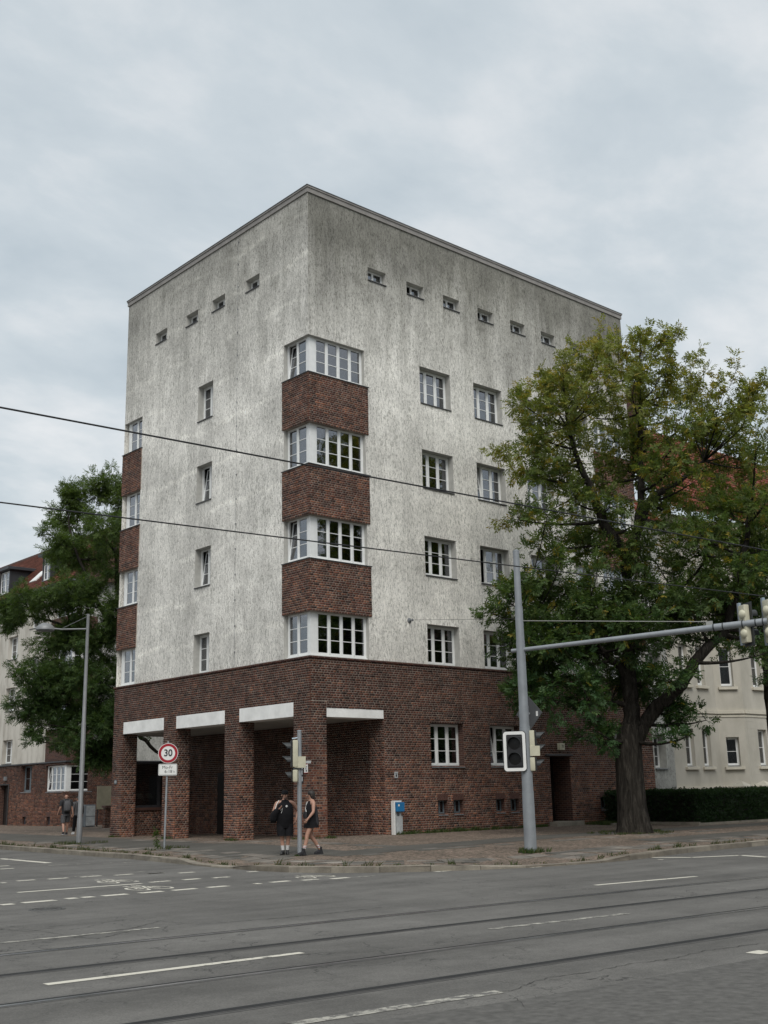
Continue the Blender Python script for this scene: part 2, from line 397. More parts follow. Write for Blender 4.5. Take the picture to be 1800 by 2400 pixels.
# ------------------------------------------------------------------ helpers
def tag(o, label=None, cat=None, group=None, kind=None):
    if label: o['label'] = label
    if cat: o['category'] = cat
    if group: o['group'] = group
    if kind: o['kind'] = kind
    return o
def attach(o, parent):
    if parent is not None:
        o.parent = parent
        o.matrix_parent_inverse = PINV.get(parent.name, Matrix.Identity(4))
PINV = {}
def empty(name, loc=(0, 0, 0)):
    o = bpy.data.objects.new(name, None)
    o.location = loc; o.empty_display_size = 0.2
    COL.objects.link(o)
    PINV[o.name] = Matrix.Translation(-Vector(loc))
    return o
class MB:
    """collects faces in world (or local) coordinates and builds ONE mesh object"""
    def __init__(s): s.v = []; s.f = []; s.m = []; s.c = []; s.col = None
    def add(s, vs, fs, mi=0):
        b = len(s.v); s.v += [tuple(p) for p in vs]
        for f in fs: s.f.append(tuple(b+i for i in f)); s.m.append(mi)
        if s.col is not None: s.c += [s.col]*len(vs)
    def quad(s, a, b, c, d, mi=0): s.add([a, b, c, d], [(0, 1, 2, 3)], mi)
    def box(s, x0, x1, y0, y1, z0, z1, mi=0, skip=()):
        if x0 > x1: x0, x1 = x1, x0
        if y0 > y1: y0, y1 = y1, y0
        if z0 > z1: z0, z1 = z1, z0
        vs = [(x0,y0,z0),(x1,y0,z0),(x1,y1,z0),(x0,y1,z0),(x0,y0,z1),(x1,y0,z1),(x1,y1,z1),(x0,y1,z1)]
        fs = {'b':(3,2,1,0),'t':(4,5,6,7),'s':(0,1,5,4),'e':(1,2,6,5),'n':(2,3,7,6),'w':(3,0,4,7)}
        s.add(vs, [f for k, f in fs.items() if k not in skip], mi)
    def bbox(s, x0, x1, y0, y1, z0, z1, bev=0.01, mi=0):
        """box with bevelled edges"""
        bm = bmesh.new(); bmesh.ops.create_cube(bm, size=1)
        for v in bm.verts:
            v.co = Vector((x0+(v.co.x+.5)*(x1-x0), y0+(v.co.y+.5)*(y1-y0), z0+(v.co.z+.5)*(z1-z0)))
        bmesh.ops.bevel(bm, geom=list(bm.edges), offset=bev, segments=2, affect='EDGES', profile=0.6)
        s.bm(bm, mi)
    def bm(s, bm, mi=0):
        bm.verts.index_update()
        s.add([v.co.copy() for v in bm.verts], [[v.index for v in f.verts] for f in bm.faces], mi)
        bm.free()
    def obox(s, c, size, R, mi=0):
        hx, hy, hz = [q/2 for q in size]
        vs = [Vector(c)+R@Vector((sx*hx, sy*hy, sz*hz)) for sz in (-1,1) for sx, sy in ((-1,-1),(1,-1),(1,1),(-1,1))]
        s.add(vs, [(3,2,1,0),(4,5,6,7),(0,1,5,4),(1,2,6,5),(2,3,7,6),(3,0,4,7)], mi)
    def tube(s, pts, radii, n=10, mi=0, caps=True):
        pts = [Vector(p) for p in pts]
        if isinstance(radii, (int, float)): radii = [radii]*len(pts)
        rings = []; prev = None
        for i, p in enumerate(pts):
            d = (pts[min(i+1, len(pts)-1)]-pts[max(i-1, 0)])
            if d.length < 1e-9: d = Vector((0, 0, 1))
            d.normalize()
            if prev is None:
                a = Vector((1, 0, 0)) if abs(d.x) < 0.9 else Vector((0, 1, 0))
                u = d.cross(a).normalized()
            else:
                u = (prev - d*prev.dot(d)).normalized()
            prev = u; w = d.cross(u)
            rings.append([p+(u*math.cos(2*math.pi*k/n)+w*math.sin(2*math.pi*k/n))*radii[i] for k in range(n)])
        vs = [q for r in rings for q in r]; fs = []
        for i in range(len(pts)-1):
            for k in range(n):
                a, b = i*n+k, i*n+(k+1) % n
                fs.append((a, b, b+n, a+n))
        if caps:
            fs.append(tuple(range(n-1, -1, -1))); fs.append(tuple((len(pts)-1)*n+k for k in range(n)))
        s.add(vs, fs, mi)
    def lathe(s, prof, origin, R, n=20, mi=0, a0=0, a1=2*math.pi):
        """prof: list of (r, h) along local z"""
        full = abs(a1-a0-2*math.pi) < 1e-6
        cnt = n if full else n+1
        vs = []
        for r, h in prof:
            for k in range(cnt):
                a = a0+(a1-a0)*k/n
                vs.append(Vector(origin)+R@Vector((r*math.cos(a), r*math.sin(a), h)))
        fs = []
        for i in range(len(prof)-1):
            for k in range(n):
                a = i*cnt+k; b = i*cnt+((k+1) % cnt if full else k+1)
                fs.append((a, b, b+cnt, a+cnt))
        s.add(vs, fs, mi)
    def loft(s, rings, n=14, mi=0, caps=True):
        """rings: (centre, rx, ry[, Rmat])"""
        vs = []
        for r in rings:
            c, rx, ry = r[:3]; R = r[3] if len(r) > 3 else Matrix.Identity(3)
            for k in range(n):
                a = 2*math.pi*k/n
                vs.append(Vector(c)+R@Vector((rx*math.cos(a), ry*math.sin(a), 0)))
        fs = []
        for i in range(len(rings)-1):
            for k in range(n):
                a, b = i*n+k, i*n+(k+1) % n
                fs.append((a, b, b+n, a+n))
        if caps:
            fs.append(tuple(range(n-1, -1, -1))); fs.append(tuple((len(rings)-1)*n+k for k in range(n)))
        s.add(vs, fs, mi)
    def mesh(s, name, mats):
        me = bpy.data.meshes.new(name)
        me.from_pydata([tuple(p) for p in s.v], [], s.f)
        for m in (mats if isinstance(mats, (list, tuple)) else [mats]): me.materials.append(MAT[m])
        if any(s.m): me.polygons.foreach_set('material_index', s.m)
        if s.col is not None:
            a = me.attributes.new('bc', 'FLOAT_COLOR', 'POINT')
            a.data.foreach_set('color', np.array([(*c, 1) for c in s.c], np.float32).ravel())
        me.update()
        return me
    def build(s, name, mats, parent=None, smooth=False):
        me = s.mesh(name, mats)
        if smooth: me.polygons.foreach_set('use_smooth', [True]*len(me.polygons)); me.update()
        o = bpy.data.objects.new(name, me); COL.objects.link(o); attach(o, parent)
        return o
def smooth_by_angle(o, ang=0.7):
    me = o.data
    me.polygons.foreach_set('use_smooth', [True]*len(me.polygons))
    bm = bmesh.new(); bm.from_mesh(me)
    for e in bm.edges:
        e.smooth = len(e.link_faces) == 2 and e.calc_face_angle(0) < ang
    bm.to_mesh(me); bm.free(); me.update()
    return o
def np_mesh(name, V, F, mat, parent=None, colors=None, smooth=False, nper=4):
    """fast mesh: V (n,3) float, F (m,nper) int"""
    me = bpy.data.meshes.new(name)
    V = np.asarray(V, np.float32); F = np.asarray(F, np.int32)
    me.vertices.add(len(V)); me.vertices.foreach_set('co', V.ravel())
    me.loops.add(F.size); me.loops.foreach_set('vertex_index', F.ravel())
    me.polygons.add(len(F)); me.polygons.foreach_set('loop_start', np.arange(0, F.size, nper, dtype=np.int32))
    if smooth: me.polygons.foreach_set('use_smooth', np.ones(len(F), bool))
    me.update(calc_edges=True)
    if colors is not None:
        a = me.attributes.new('bc', 'FLOAT_COLOR', 'POINT')
        cc = np.ones((len(V), 4), np.float32); cc[:, :3] = colors
        a.data.foreach_set('color', cc.ravel())
    me.materials.append(MAT[mat])
    o = bpy.data.objects.new(name, me); COL.objects.link(o); attach(o, parent)
    return o
def text_mesh(name, body, size, mat, mtx, parent, align='CENTER', bold=0.0, sx=1.0):
    cu = bpy.data.curves.new(name, 'FONT'); cu.body = body; cu.size = size
    cu.align_x = align; cu.align_y = 'CENTER'; cu.extrude = 0.0006; cu.offset = bold
    tmp = bpy.data.objects.new(name+'_tmp', cu); COL.objects.link(tmp)
    dg = bpy.context.evaluated_depsgraph_get(); dg.update()
    me = bpy.data.meshes.new_from_object(tmp.evaluated_get(dg))
    bpy.data.objects.remove(tmp); bpy.data.curves.remove(cu)
    me.name = name; me.materials.clear(); me.materials.append(MAT[mat])
    o = bpy.data.objects.new(name, me); COL.objects.link(o); attach(o, parent)
    o.matrix_basis = mtx @ Matrix.Diagonal((sx, 1, 1, 1))
    return o
def sstep(t): t = min(max(t, 0), 1); return t*t*(3-2*t)
def pz(x, y):
    """height of the paving: falls from the walls to the kerb"""
    a = max(-x, 0)/6.5; b = max(-y, 0)/12.5; r = min(1, math.hypot(a, b)); base = -.11*sstep(y/4)
    d1 = math.hypot(x+7.3, y+5.2); d2 = math.hypot(x+2.6, y+12.8)
    # lowered where people and prams cross
    dr = max(sstep(1-(d1-.9)/1.4), sstep(1-(d2-1.3)/1.5))
    return base+(-.2-base)*r-.085*dr
ROAD_Z = -0.32

# ------------------------------------------------------------------ ground, road, paving, kerb
g = MB(); g.quad((-900, -900, ROAD_Z-0.05), (900, -900, ROAD_Z-0.05), (900, 900, ROAD_Z-0.05), (-900, 900, ROAD_Z-0.05))
tag(g.build('ground', 'soil'), kind='structure')
g = MB()
N = 30
g.add([(x, y, ROAD_Z) for y in np.linspace(-160, 260, N) for x in np.linspace(-200, 260, N)],
      [(j*N+i, j*N+i+1, (j+1)*N+i+1, (j+1)*N+i) for j in range(N-1) for i in range(N-1)])
road = tag(g.build('road', 'asphalt'), kind='structure')

KERB = [(-4.0, 90), (-4.3, 40), (-5.3, 16), (-5.54, 11.68), (-6.01, 6.15), (-6.4, 0.61), (-6.9, -2.62), (-7.38, -5.54), (-7.55, -7.5), (-7.45, -9.0),
        (-6.9, -10.2), (-5.6, -11.45), (-4.0, -12.45), (-1.6, -12.95), (0.2, -12.9), (3.16, -12.3), (7.4, -12.1), (14, -12.2), (40, -13.2), (200, -20)]
def resample(pl, step):
    pl = [Vector((*p, 0)) for p in pl]; out = [pl[0].copy()]; acc = 0
    seg = 0; pos = pl[0].copy()
    while seg < len(pl)-1:
        d = (pl[seg+1]-pos).length
        if acc+d >= step:
            pos = pos+(pl[seg+1]-pos).normalized()*(step-acc); out.append(pos.copy()); acc = 0
        else:
            acc += d; seg += 1; pos = pl[seg].copy()
    return out
KP = resample(KERB, 1.15)
# paving surface: triangulated between kerb line and the buildings on a grid
def inside_kerb(x, y):
    # the pavement lies to the +x / +y side of the kerb line
    c = False
    poly = KERB+[(200, 90)]
    j = len(poly)-1
    for i in range(len(poly)):
        xi, yi = poly[i]; xj, yj = poly[j]
        if (yi > y) != (yj > y) and x < (xj-xi)*(y-yi)/(yj-yi)+xi: c = not c
        j = i
    return c
bm = bmesh.new()
pts = [Vector((p.x, p.y, 0)) for p in KP]
bv = [bm.verts.new((p.x, p.y, 0)) for p in pts]+[bm.verts.new((200, 90, 0))]
bm.faces.new(bv)
for ax in (0, 1):
    for c in list(np.arange(-8, 24, 1.0))+[30, 40, 55, 75, 120]:
        n = Vector((1, 0, 0)) if ax == 0 else Vector((0, 1, 0))
        bmesh.ops.bisect_plane(bm, geom=bm.verts[:]+bm.edges[:]+bm.faces[:], plane_co=n*float(c), plane_no=n)
bmesh.ops.triangulate(bm, faces=bm.faces[:])
for v in bm.verts: v.co.z = pz(v.co.x, v.co.y)
me = bpy.data.meshes.new('pavement'); bm.to_mesh(me); bm.free()
me.materials.append(MAT['mosaic'])
me.polygons.foreach_set('use_smooth', [True]*len(me.polygons))
pavement = bpy.data.objects.new('pavement', me); COL.objects.link(pavement); tag(pavement, kind='structure')
# asphalt walking strip draped 4 mm over the setts
def strip(name, mat, line, width, parent, lift=0.004, sub=0.8):
    L = resample(line, sub); L.append(Vector((*line[-1], 0)))
    m = MB(); vs = []
    for i, p in enumerate(L):
        d = (L[min(i+1, len(L)-1)]-L[max(i-1, 0)]).normalized(); nn = Vector((-d.y, d.x, 0))
        for k in (-.5, -.167, .167, .5):
            q = p+nn*width*k; vs.append((q.x, q.y, pz(q.x, q.y)+lift))
    m.add(vs, [(i*4+k+1, i*4+k, i*4+4+k, i*4+5+k) for i in range(len(L)-1) for k in range(3)])
    return m.build(name, mat, parent)
strip('footpath', 'footpath', [(1.2, 60), (-0.9, 30), (-1.9, 14), (-2.6, 8), (-3.6, 0.5), (-4.2, -3.0), (-4.5, -5.6)], 3.0, pavement)
strip('footpath', 'footpath', [(-4.3, -6.1), (-2.2, -6.2), (1.0, -6.0), (6.0, -5.3), (14, -5.6), (30, -6.2), (60, -8)], 1.5, pavement, lift=0.006)
strip('footpath', 'footpath', [(5.5, -9.5), (9, -9.4), (14, -9.2), (24, -9.3), (60, -10.5)], 1.7, pavement, lift=0.006)
# granite kerb stones, one by one
kerb = MB()
kv = []
for p in KP: kv += [(p.x, p.y, ROAD_Z-0.04)]
kerb.add([(p.x+dx, p.y+dx, ROAD_Z-0.03) for p in KP for dx in (0.02, 0.12)], [(2*i, 2*i+1, 2*i+3, 2*i+2) for i in range(len(KP)-1)])
kerb = tag(kerb.build('kerb', 'soil'), kind='structure')
rng = random.Random(5)
for i in range(len(KP)-1):
    a, b = KP[i], KP[i+1]
    mid = (a+b)/2
    if math.hypot(mid.x+24, mid.y+31) > 95: continue
    d = (b-a); L = d.length; d.normalize(); nn = Vector((-d.y, d.x, 0))
    m = MB(); hh = []
    w = 0.24
    vs = []
    for (q, tt) in ((a+d*0.006, 0), (b-d*0.006, 1)):
        top = max(pz(q.x, q.y)+0.012, ROAD_Z+0.03)+rng.uniform(-.006, .006)
        off = rng.uniform(-.012, .012)
        o0 = q+nn*off
        i0 = q+nn*(off+w)
        vs += [(o0.x, o0.y, ROAD_Z-.1), (o0.x-nn.x*-0.0, o0.y, top-.025), ((o0+nn*.025).x, (o0+nn*.025).y, top), (i0.x, i0.y, max(top, pz(i0.x, i0.y)+.005)), (i0.x, i0.y, ROAD_Z-.1)]
    m.add(vs, [(0, 1, 6, 5), (1, 2, 7, 6), (2, 3, 8, 7), (3, 4, 9, 8), (4, 3, 2, 1, 0), (5, 6, 7, 8, 9)])
    m.build('kerb_stone', 'kerb_granite', kerb)
# granite paving slabs in loose rows just inside the kerb and across the footway
slab = MB(); slab.bbox(-.5, .5, -.5, .5, -0.05, 0.0, 0.008)
slab_me = slab.mesh('slab', 'granite')
def put_slab(x, y, w, l, ang, lift=0.010):
    o = bpy.data.objects.new('slab', slab_me); COL.objects.link(o); o.parent = pavement
    e = 0.3
    gx = (pz(x+e, y)-pz(x-e, y))/(2*e); gy = (pz(x, y+e)-pz(x, y-e))/(2*e)
    nrm = Vector((-gx, -gy, 1)).normalized()
    R = Vector((0, 0, 1)).rotation_difference(nrm).to_matrix().to_4x4()
    o.matrix_basis = Matrix.Translation((x, y, pz(x, y)+lift)) @ R @ Matrix.Rotation(ang, 4, 'Z') @ Matrix.Diagonal((w, l, 1, 1))
for i in range(4, len(KP)-1):
    a, b = KP[i], KP[i+1]; mid = (a+b)/2; d = (b-a).normalized(); nn = Vector((-d.y, d.x, 0))
    if math.hypot(mid.x+24, mid.y+31) > 48: continue
    ang = math.atan2(d.y, d.x)
    for r in range(3):
        for h in (0, 1):
            if rng.random() < 0.42: continue
            q = mid + d*(h*0.56-.28+rng.uniform(-.03, .03)) + nn*(1.05+r*0.47+rng.uniform(-.02, .02))
            put_slab(q.x, q.y, 0.53*rng.uniform(.85, 1), 0.44, ang+rng.uniform(-.02, .02), 0.008+rng.uniform(0, .006))
for k in range(46):
    y = -8+k*0.46
    if rng.random() < .5: continue
    put_slab(-1.2+rng.uniform(-.1, .1), y, 0.5, 0.42, rng.uniform(-.03, .03), 0.010)
for k in range(60):
    x = -3.5+k*0.62
    if rng.random() < .45: continue
    put_slab(x, -7.2+rng.uniform(-.05, .05)-0.004*k, 0.58, 0.42, rng.uniform(-.03, .03), 0.012)

# ------------------------------------------------------------------ paint on the road (baked ground positions)
def paint(name, a, b, w, mat='road_paint', lift=0.004):
    a = Vector((*a, 0)); b = Vector((*b, 0)); d = (b-a); L = d.length
    if L < 0.05: return
    d.normalize(); nn = Vector((-d.y, d.x, 0))*w/2
    m = MB(); k = max(2, int(L/0.35)); vs = []
    for i in range(k+1):
        q = a+d*L*i/k
        r1, r2 = rng.uniform(.93, 1.05), rng.uniform(.93, 1.05)
        vs += [tuple(q+nn*r1+Vector((0, 0, ROAD_Z+lift))), tuple(q-nn*r2+Vector((0, 0, ROAD_Z+lift)))]
    m.add(vs, [(2*i, 2*i+1, 2*i+3, 2*i+2) for i in range(k)])
    return m.build(name, mat, road)
for (xa, ya, xb, yb, w, worn) in [(-18.75,-19.91,-15.73,-20.05,0.13,0),(-12.78,-20.16,-10.19,-20.4,0.12,1),(-6.55,-16.94,-3.79,-17.27,0.13,0),(-17.64,-16.29,-15.42,-16.42,0.12,1),(-18.32,-23.29,-16.16,-23.5,0.15,1),(-12.68,-23.88,-12.42,-23.93,0.14,0),(-12.57,-5.31,-12.15,-5.66,0.14,0),(-11.88,-5.49,-11.39,-5.68,0.14,0),(-11.1,-5.53,-10.59,-5.73,0.14,0),(-10.34,-5.71,-9.85,-5.92,0.14,0),(-9.62,-5.94,-9.18,-6.22,0.14,0),(-13.06,-5.71,-12.94,-5.79,0.14,0),(-9.63,-5.94,-9.19,-6.23,0.14,0),(-9.06,-6.44,-8.64,-6.7,0.14,0),(-13.98,-8.65,-11.31,-8.76,0.16,0),(-11.04,-8.51,-10.54,-8.72,0.16,0),(-10.23,-8.49,-9.81,-8.8,0.16,0),(-9.53,-8.61,-9.11,-8.9,0.16,0),(-15.35,-11.01,-15.12,-11.05,0.17,0),(-14.93,-10.98,-14.32,-10.97,0.17,0),(-14.06,-10.78,-13.85,-10.97,0.17,0),(-13.76,-10.81,-13.53,-10.97,0.17,0),(-13.35,-10.85,-12.85,-10.98,0.17,0),(-12.61,-10.87,-12.11,-11.02,0.17,0),(-11.89,-10.88,-11.36,-11.01,0.16,0),(-11.09,-10.83,-10.61,-11.05,0.16,0),(-10.01,-10.93,-9.86,-11.05,0.16,0),(-9.57,-10.85,-9.09,-11.03,0.16,0),(-8.86,-10.94,-8.45,-11.23,0.16,0),(-8.25,-11.18,-7.8,-11.42,0.16,0),(-7.58,-11.28,-7.15,-11.47,0.1,1),(-9.34,-0.32,-8.79,-0.28,0.1,1),(-8.61,-0.39,-8.19,-0.62,0.1,1),(-8.03,-0.71,-7.69,-1.01,0.1,1),(-7.52,-1.1,-7.27,-1.24,0.1,1),(-9.44,-5.06,-9.07,-5.21,0.1,1),(-6.33,-1.64,-6.01,-1.9,0.1,1),(-11.1,-5.33,-10.6,-5.35,0.08,1),(-8.47,4.89,-8.76,0.88,0.22,0),(-10.29,0.69,-10.01,0.79,0.14,0),(-10.86,-0.63,-10.48,-0.64,0.14,0),(-6.28,-6.12,-6.08,-6.3,0.13,0),(-7.1,-8.87,-6.8,-9.23,0.13,0),(-6.67,-9.45,-6.28,-9.82,0.13,0),(-5.89,-9.73,-5.58,-9.95,0.13,0),(-7.94,-7.59,-7.64,-7.94,0.13,0),(-6.28,-1.57,-5.92,-1.79,0.13,0),(-5.41,-9.76,-5.14,-10.07,0.14,0),(-5.55,-11.52,-5.13,-11.82,0.14,0),(-4.91,-11.73,-4.46,-11.91,0.14,0),(-4.34,-11.96,-3.93,-12.21,0.14,0),(-3.83,-12.22,-3.55,-12.4,0.14,0),(-3.43,-12.45,-3.1,-12.71,0.14,0),(-2.82,-12.54,-2.79,-12.93,0.14,0),(-2.64,-15.39,-2.61,-15.73,0.12,0),(-2.64,-15.96,-2.61,-16.43,0.12,0),(-2.62,-16.69,-2.65,-17.17,0.12,0),(-2.73,-17.43,-2.72,-17.83,0.12,0),(-2.7,-18.1,-2.68,-18.39,0.12,0),(0.35,-13.25,0.45,-13.65,0.12,0),(0.45,-13.85,0.45,-14.24,0.12,0),(0.32,-12.57,0.43,-12.98,0.12,0),(1.01,-12.63,1.5,-13.6,0.22,0),(1.5,-13.6,2.8,-14.18,0.22,0),(2.8,-14.18,2.41,-15.19,0.22,0)]:
    if math.hypot(xb-xa, yb-ya) < 0.8: ya = yb = (ya+yb)/2; w *= 1.35
    paint('lane_mark', (xa, ya), (xb, yb), w, 'road_paint_worn' if worn else 'road_paint')
def bike_symbol(a, b, depth):
    """painted bicycle: a, b the wheel centres' outer ends on the ground, depth the painted height"""
    a = Vector((*a, 0)); b = Vector((*b, 0)); u = (b-a); L = u.length; u.normalize()
    v = Vector((-u.y, u.x, 0))
    if v.dot(Vector((24, 31, 0))) < 0: v = -v
    P = lambda s, h: tuple(a+u*s*L+v*h*depth+Vector((0, 0, ROAD_Z+0.004)))
    m = MB()
    for c in (0.22, 0.78):
        n = 20; vs = []
        for k in range(n):
            an = 2*math.pi*k/n
            for r in (1.0, 0.74): vs.append(P(c+0.22*r*math.cos(an), 0.30+0.30*r*math.sin(an)))
        m.add(vs, [(2*k, 2*((k+1) % n), 2*((k+1) % n)+1, 2*k+1) for k in range(n)])
    for (s0, h0, s1, h1) in ((.22, .3, .40, .72), (.40, .72, .68, .74), (.68, .74, .46, .3), (.46, .3, .36, .84), (.22, .3, .46, .3), (.78, .3, .66, .92), (.66, .92, .58, .95), (.31, .86, .42, .86)):
        p, q = Vector((s0, h0, 0)), Vector((s1, h1, 0)); d = (q-p); d.normalize(); n2 = Vector((-d.y, d.x, 0))*0.028
        m.quad(P(p.x+n2.x, p.y+n2.y), P(p.x-n2.x, p.y-n2.y), P(q.x-n2.x, q.y-n2.y), P(q.x+n2.x, q.y+n2.y))
    return m.build('bicycle_symbol', 'road_paint', road)
bike_symbol((-11.75, -8.2), (-10.95, -8.25), 1.5)
bike_symbol((-12.35, -10.45), (-11.45, -10.5), 1.45)
bike_symbol((-8.5, -10.75), (-7.6, -10.8), 1.0)
# rails, two tracks
def rail_y(i, x): return (-17.87, -19.49, -21.25, -22.87)[i]-0.068*(x+12.0)
for t_i, lab in ((0, 'tram track set in the asphalt on the side of the brick corner building'), (1, 'tram track set in the asphalt with the broken white line beyond it')):
    tr = empty('tram_track', (-12, rail_y(t_i*2, -12), ROAD_Z)); tag(tr, lab, 'tram track', 'tram tracks in the street')
    for r_i in (t_i*2, t_i*2+1):
        xs = np.linspace(-70, 120, 60)
        def ribbon(name, o0, o1, z, mat):
            m = MB(); vs = []
            for x in xs:
                y = rail_y(r_i, x); vs += [(x, y+o0, ROAD_Z+z), (x, y+o1, ROAD_Z+z)]
            m.add(vs, [(2*i+1, 2*i, 2*i+2, 2*i+3) for i in range(len(xs)-1)])
            return m.build(name, mat, tr)
        ribbon('joint_sealant', -0.09, 0.12, 0.003, 'bitumen')
        rl = ribbon('rail', -0.045, 0.025, 0.006, 'rail_steel' if r_i in (0, 2) else 'rail_dull')
        ribbon('groove_shade_band', 0.027 if r_i in (0, 2) else -0.02, 0.065 if r_i in (0, 2) else 0.085, 0.0065, 'groove_shade')  # flat black groove, widened on the dull rails for dirt and painted-in shadow
        ribbon('guard_lip', 0.082, 0.095, 0.006, 'rail_dull')
mh = MB()
R0 = Matrix.Identity(3)
mh.lathe([(0.0, 0.008), (0.22, 0.008), (0.22, 0.002)], (-15.2, -12.5, ROAD_Z), R0, 28)
mh.lathe([(0.24, 0.003), (0.24, 0.010), (0.29, 0.010), (0.30, 0.0)], (-15.2, -12.5, ROAD_Z), R0, 28)
for k in range(6):
    a = k*math.pi/6; mh.obox((-15.2, -12.5, ROAD_Z+0.010), (0.38, 0.02, 0.004), Matrix.Rotation(a, 3, 'Z'))
tag(mh.build('manhole_cover', 'cast_iron'), 'round cast iron manhole cover in the asphalt', 'manhole')
# older asphalt field beyond the near track, and the cracks that open along its seam
m = MB(); m.add([(x, y, ROAD_Z+.002) for x, y in ((-60, -23.6), (-24, -22.2), (-18.72, -23.24), (-17.92, -23.66), (-16.38, -23.9), (-15.15, -24.0), (-13.31, -24.1), (-9, -24.4), (60, -29), (60, -36), (-60, -36))], [tuple(range(10, -1, -1))]); m.build('asphalt_field', 'asphalt_old', road)
def crack(pts, w0):
    P = [Vector((*p, 0)) for p in pts]; Q = []
    for a, b in zip(P[:-1], P[1:]):
        n = max(2, int((b-a).length/.07))
        for i in range(n): Q.append(a.lerp(b, i/n)+Vector((rng.uniform(-.022, .022), rng.uniform(-.028, .028), 0)))
    Q.append(P[-1]); m = MB(); vs = []
    for i, q in enumerate(Q):
        w = w0*rng.uniform(.15, 1.0)*(.3 if i in (0, len(Q)-1) else 1)
        vs += [(q.x-.3*w, q.y-w, ROAD_Z+.0052), (q.x+.3*w, q.y+w, ROAD_Z+.0052)]
    m.add(vs, [(2*i, 2*i+2, 2*i+3, 2*i+1) for i in range(len(Q)-1)]); m.build('crack', 'crack', road)
for i, c_ in enumerate([[(-16.28,-23.55),(-15.98,-23.52),(-15.6,-23.38),(-15.2,-23.32),(-14.75,-23.41),(-14.08,-23.37),(-13.57,-23.47),(-12.84,-23.4),(-12.15,-23.49),(-11.79,-23.55)],[(-16.18,-23.51),(-16.33,-23.87),(-16.6,-24.19)],[(-16.15,-23.91),(-16.34,-24.24),(-16.08,-24.27)],[(-15.18,-23.66),(-14.83,-23.64),(-15.09,-23.76)],[(-13.65,-23.24),(-13.73,-23.49),(-13.4,-23.63)],[(-16.71,-14.13),(-16.71,-16.52),(-16.11,-16.27),(-15.61,-16.13),(-14.98,-15.67),(-14.89,-16.52),(-13.9,-16.75),(-12.9,-16.88),(-11.65,-16.83)],[(-16.74,-16.37),(-16.62,-16.91),(-15.93,-16.51)],[(-15.52,-15.93),(-15.63,-16.47),(-15.37,-16.35)],[(-9.76,-10.31),(-10.87,-13.32),(-10.97,-14.01)],[(-10.87,-13.32),(-11.0,-16.09)],[(-16.97,-14.73),(-16.84,-15.34),(-16.39,-15.25)]]
): crack(c_, .008 if i < 5 else .016)

# ------------------------------------------------------------------ bricks
BR = np.array([(0.096, 0.045, 0.033), (0.073, 0.036, 0.029), (0.055, 0.030, 0.027), (0.036, 0.023, 0.022), (0.018, 0.014, 0.015), (0.150, 0.078, 0.052), (0.115, 0.072, 0.054), (0.055, 0.040, 0.038)])
BW_UP = np.array([.22, .24, .18, .12, .08, .05, .06, .05])
BW_LOW = np.array([.19, .14, .10, .07, .05, .18, .20, .07])
brng = np.random.default_rng(11)
def brick_colour(z, low):
    f = min(max((low-z)/1.6+0.3, 0), 1) if low is not None else 0.55
    w = BW_UP*(1-f)+BW_LOW*f; w = w/w.sum()
    c0 = BR[brng.choice(len(BR), p=w)]*.76+np.array([.085, .046, .036])*.24
    return c0*brng.uniform(.78, 1.22)*np.array([1.30, 1.06, .92])*(1+0.52*f)
COURSE, JOINT = 0.0815, 0.0145
def brick_layout(u0, u1, z0, z1, holes=(), seed=0):
    """list of bricks (ua, ub, za, zb) for a wall field with rectangular holes"""
    r = random.Random(seed); out = []
    nz = max(1, round((z1-z0)/COURSE)); c = (z1-z0)/nz
    for k in range(nz):
        za, zb = z0+k*c, z0+(k+1)*c-JOINT
        zm = (za+zb)/2
        iv = [(u0, u1)]
        for (h0, h1, g0, g1) in [q[:4] for q in holes]:
            if g0 < zm < g1:
                nv = []
                for a, b in iv:
                    if h1 <= a or h0 >= b: nv.append((a, b)); continue
                    if h0 > a: nv.append((a, h0))
                    if h1 < b: nv.append((h1, b))
                iv = nv
        for a, b in iv:
            # cross bond: stretcher courses and header courses by turns, stretchers shifted by half
            L = 0.26 if k % 2 else 0.13
            off = (0.065 if k % 4 == 1 else 0.195) if k % 2 else 0.0
            u = a
            e = a+(off if off else L)+r.uniform(-.006, .006)
            while u < b-0.02:
                if b-e < 0.05: e = b
                out.append((u, min(e, b)-(JOINT if e < b else 0.0), za, zb))
                u = e; e = u+L*(0.5 if (k % 2 and r.random() < .05) else 1.0)+r.uniform(-.006, .006)
        # small shifts keep the perpends from lining up too well
    return out
class BrickMesh:
    def __init__(s): s.V = []; s.C = []
    def add(s, layout, Mp, low=None, proud=0.005, back=-0.012):
        for (a, b, za, zb) in layout:
            p = proud+brng.uniform(-.003, .003)
            s.V.append([Mp(a, za, back), Mp(b, za, back), Mp(b, zb, back), Mp(a, zb, back), Mp(a+.002, za+.002, p), Mp(b-.002, za+.002, p), Mp(b-.002, zb-.002, p), Mp(a+.002, zb-.002, p)])
            s.C.append(brick_colour((za+zb)/2, low))
    def build(s, name, parent):
        n = len(s.V); V = np.array(s.V, np.float32).reshape(-1, 3); C = np.repeat(np.array(s.C, np.float32), 8, axis=0)
        pat = np.array([(4, 5, 6, 7), (0, 1, 5, 4), (1, 2, 6, 5), (2, 3, 7, 6), (3, 0, 4, 7)])
        F = (np.arange(n)[:, None, None]*8+pat[None]).reshape(-1, 4)
        o = np_mesh(name, V, F, 'brick', parent, C); o['kind'] = 'stuff'
        return o
PL = lambda x: (lambda u, z, n: (x-n, -u, z))        # plane x = const facing -x, u = -y
PF = lambda y: (lambda u, z, n: (u, y-n, z))         # plane y = const facing -y, u = x
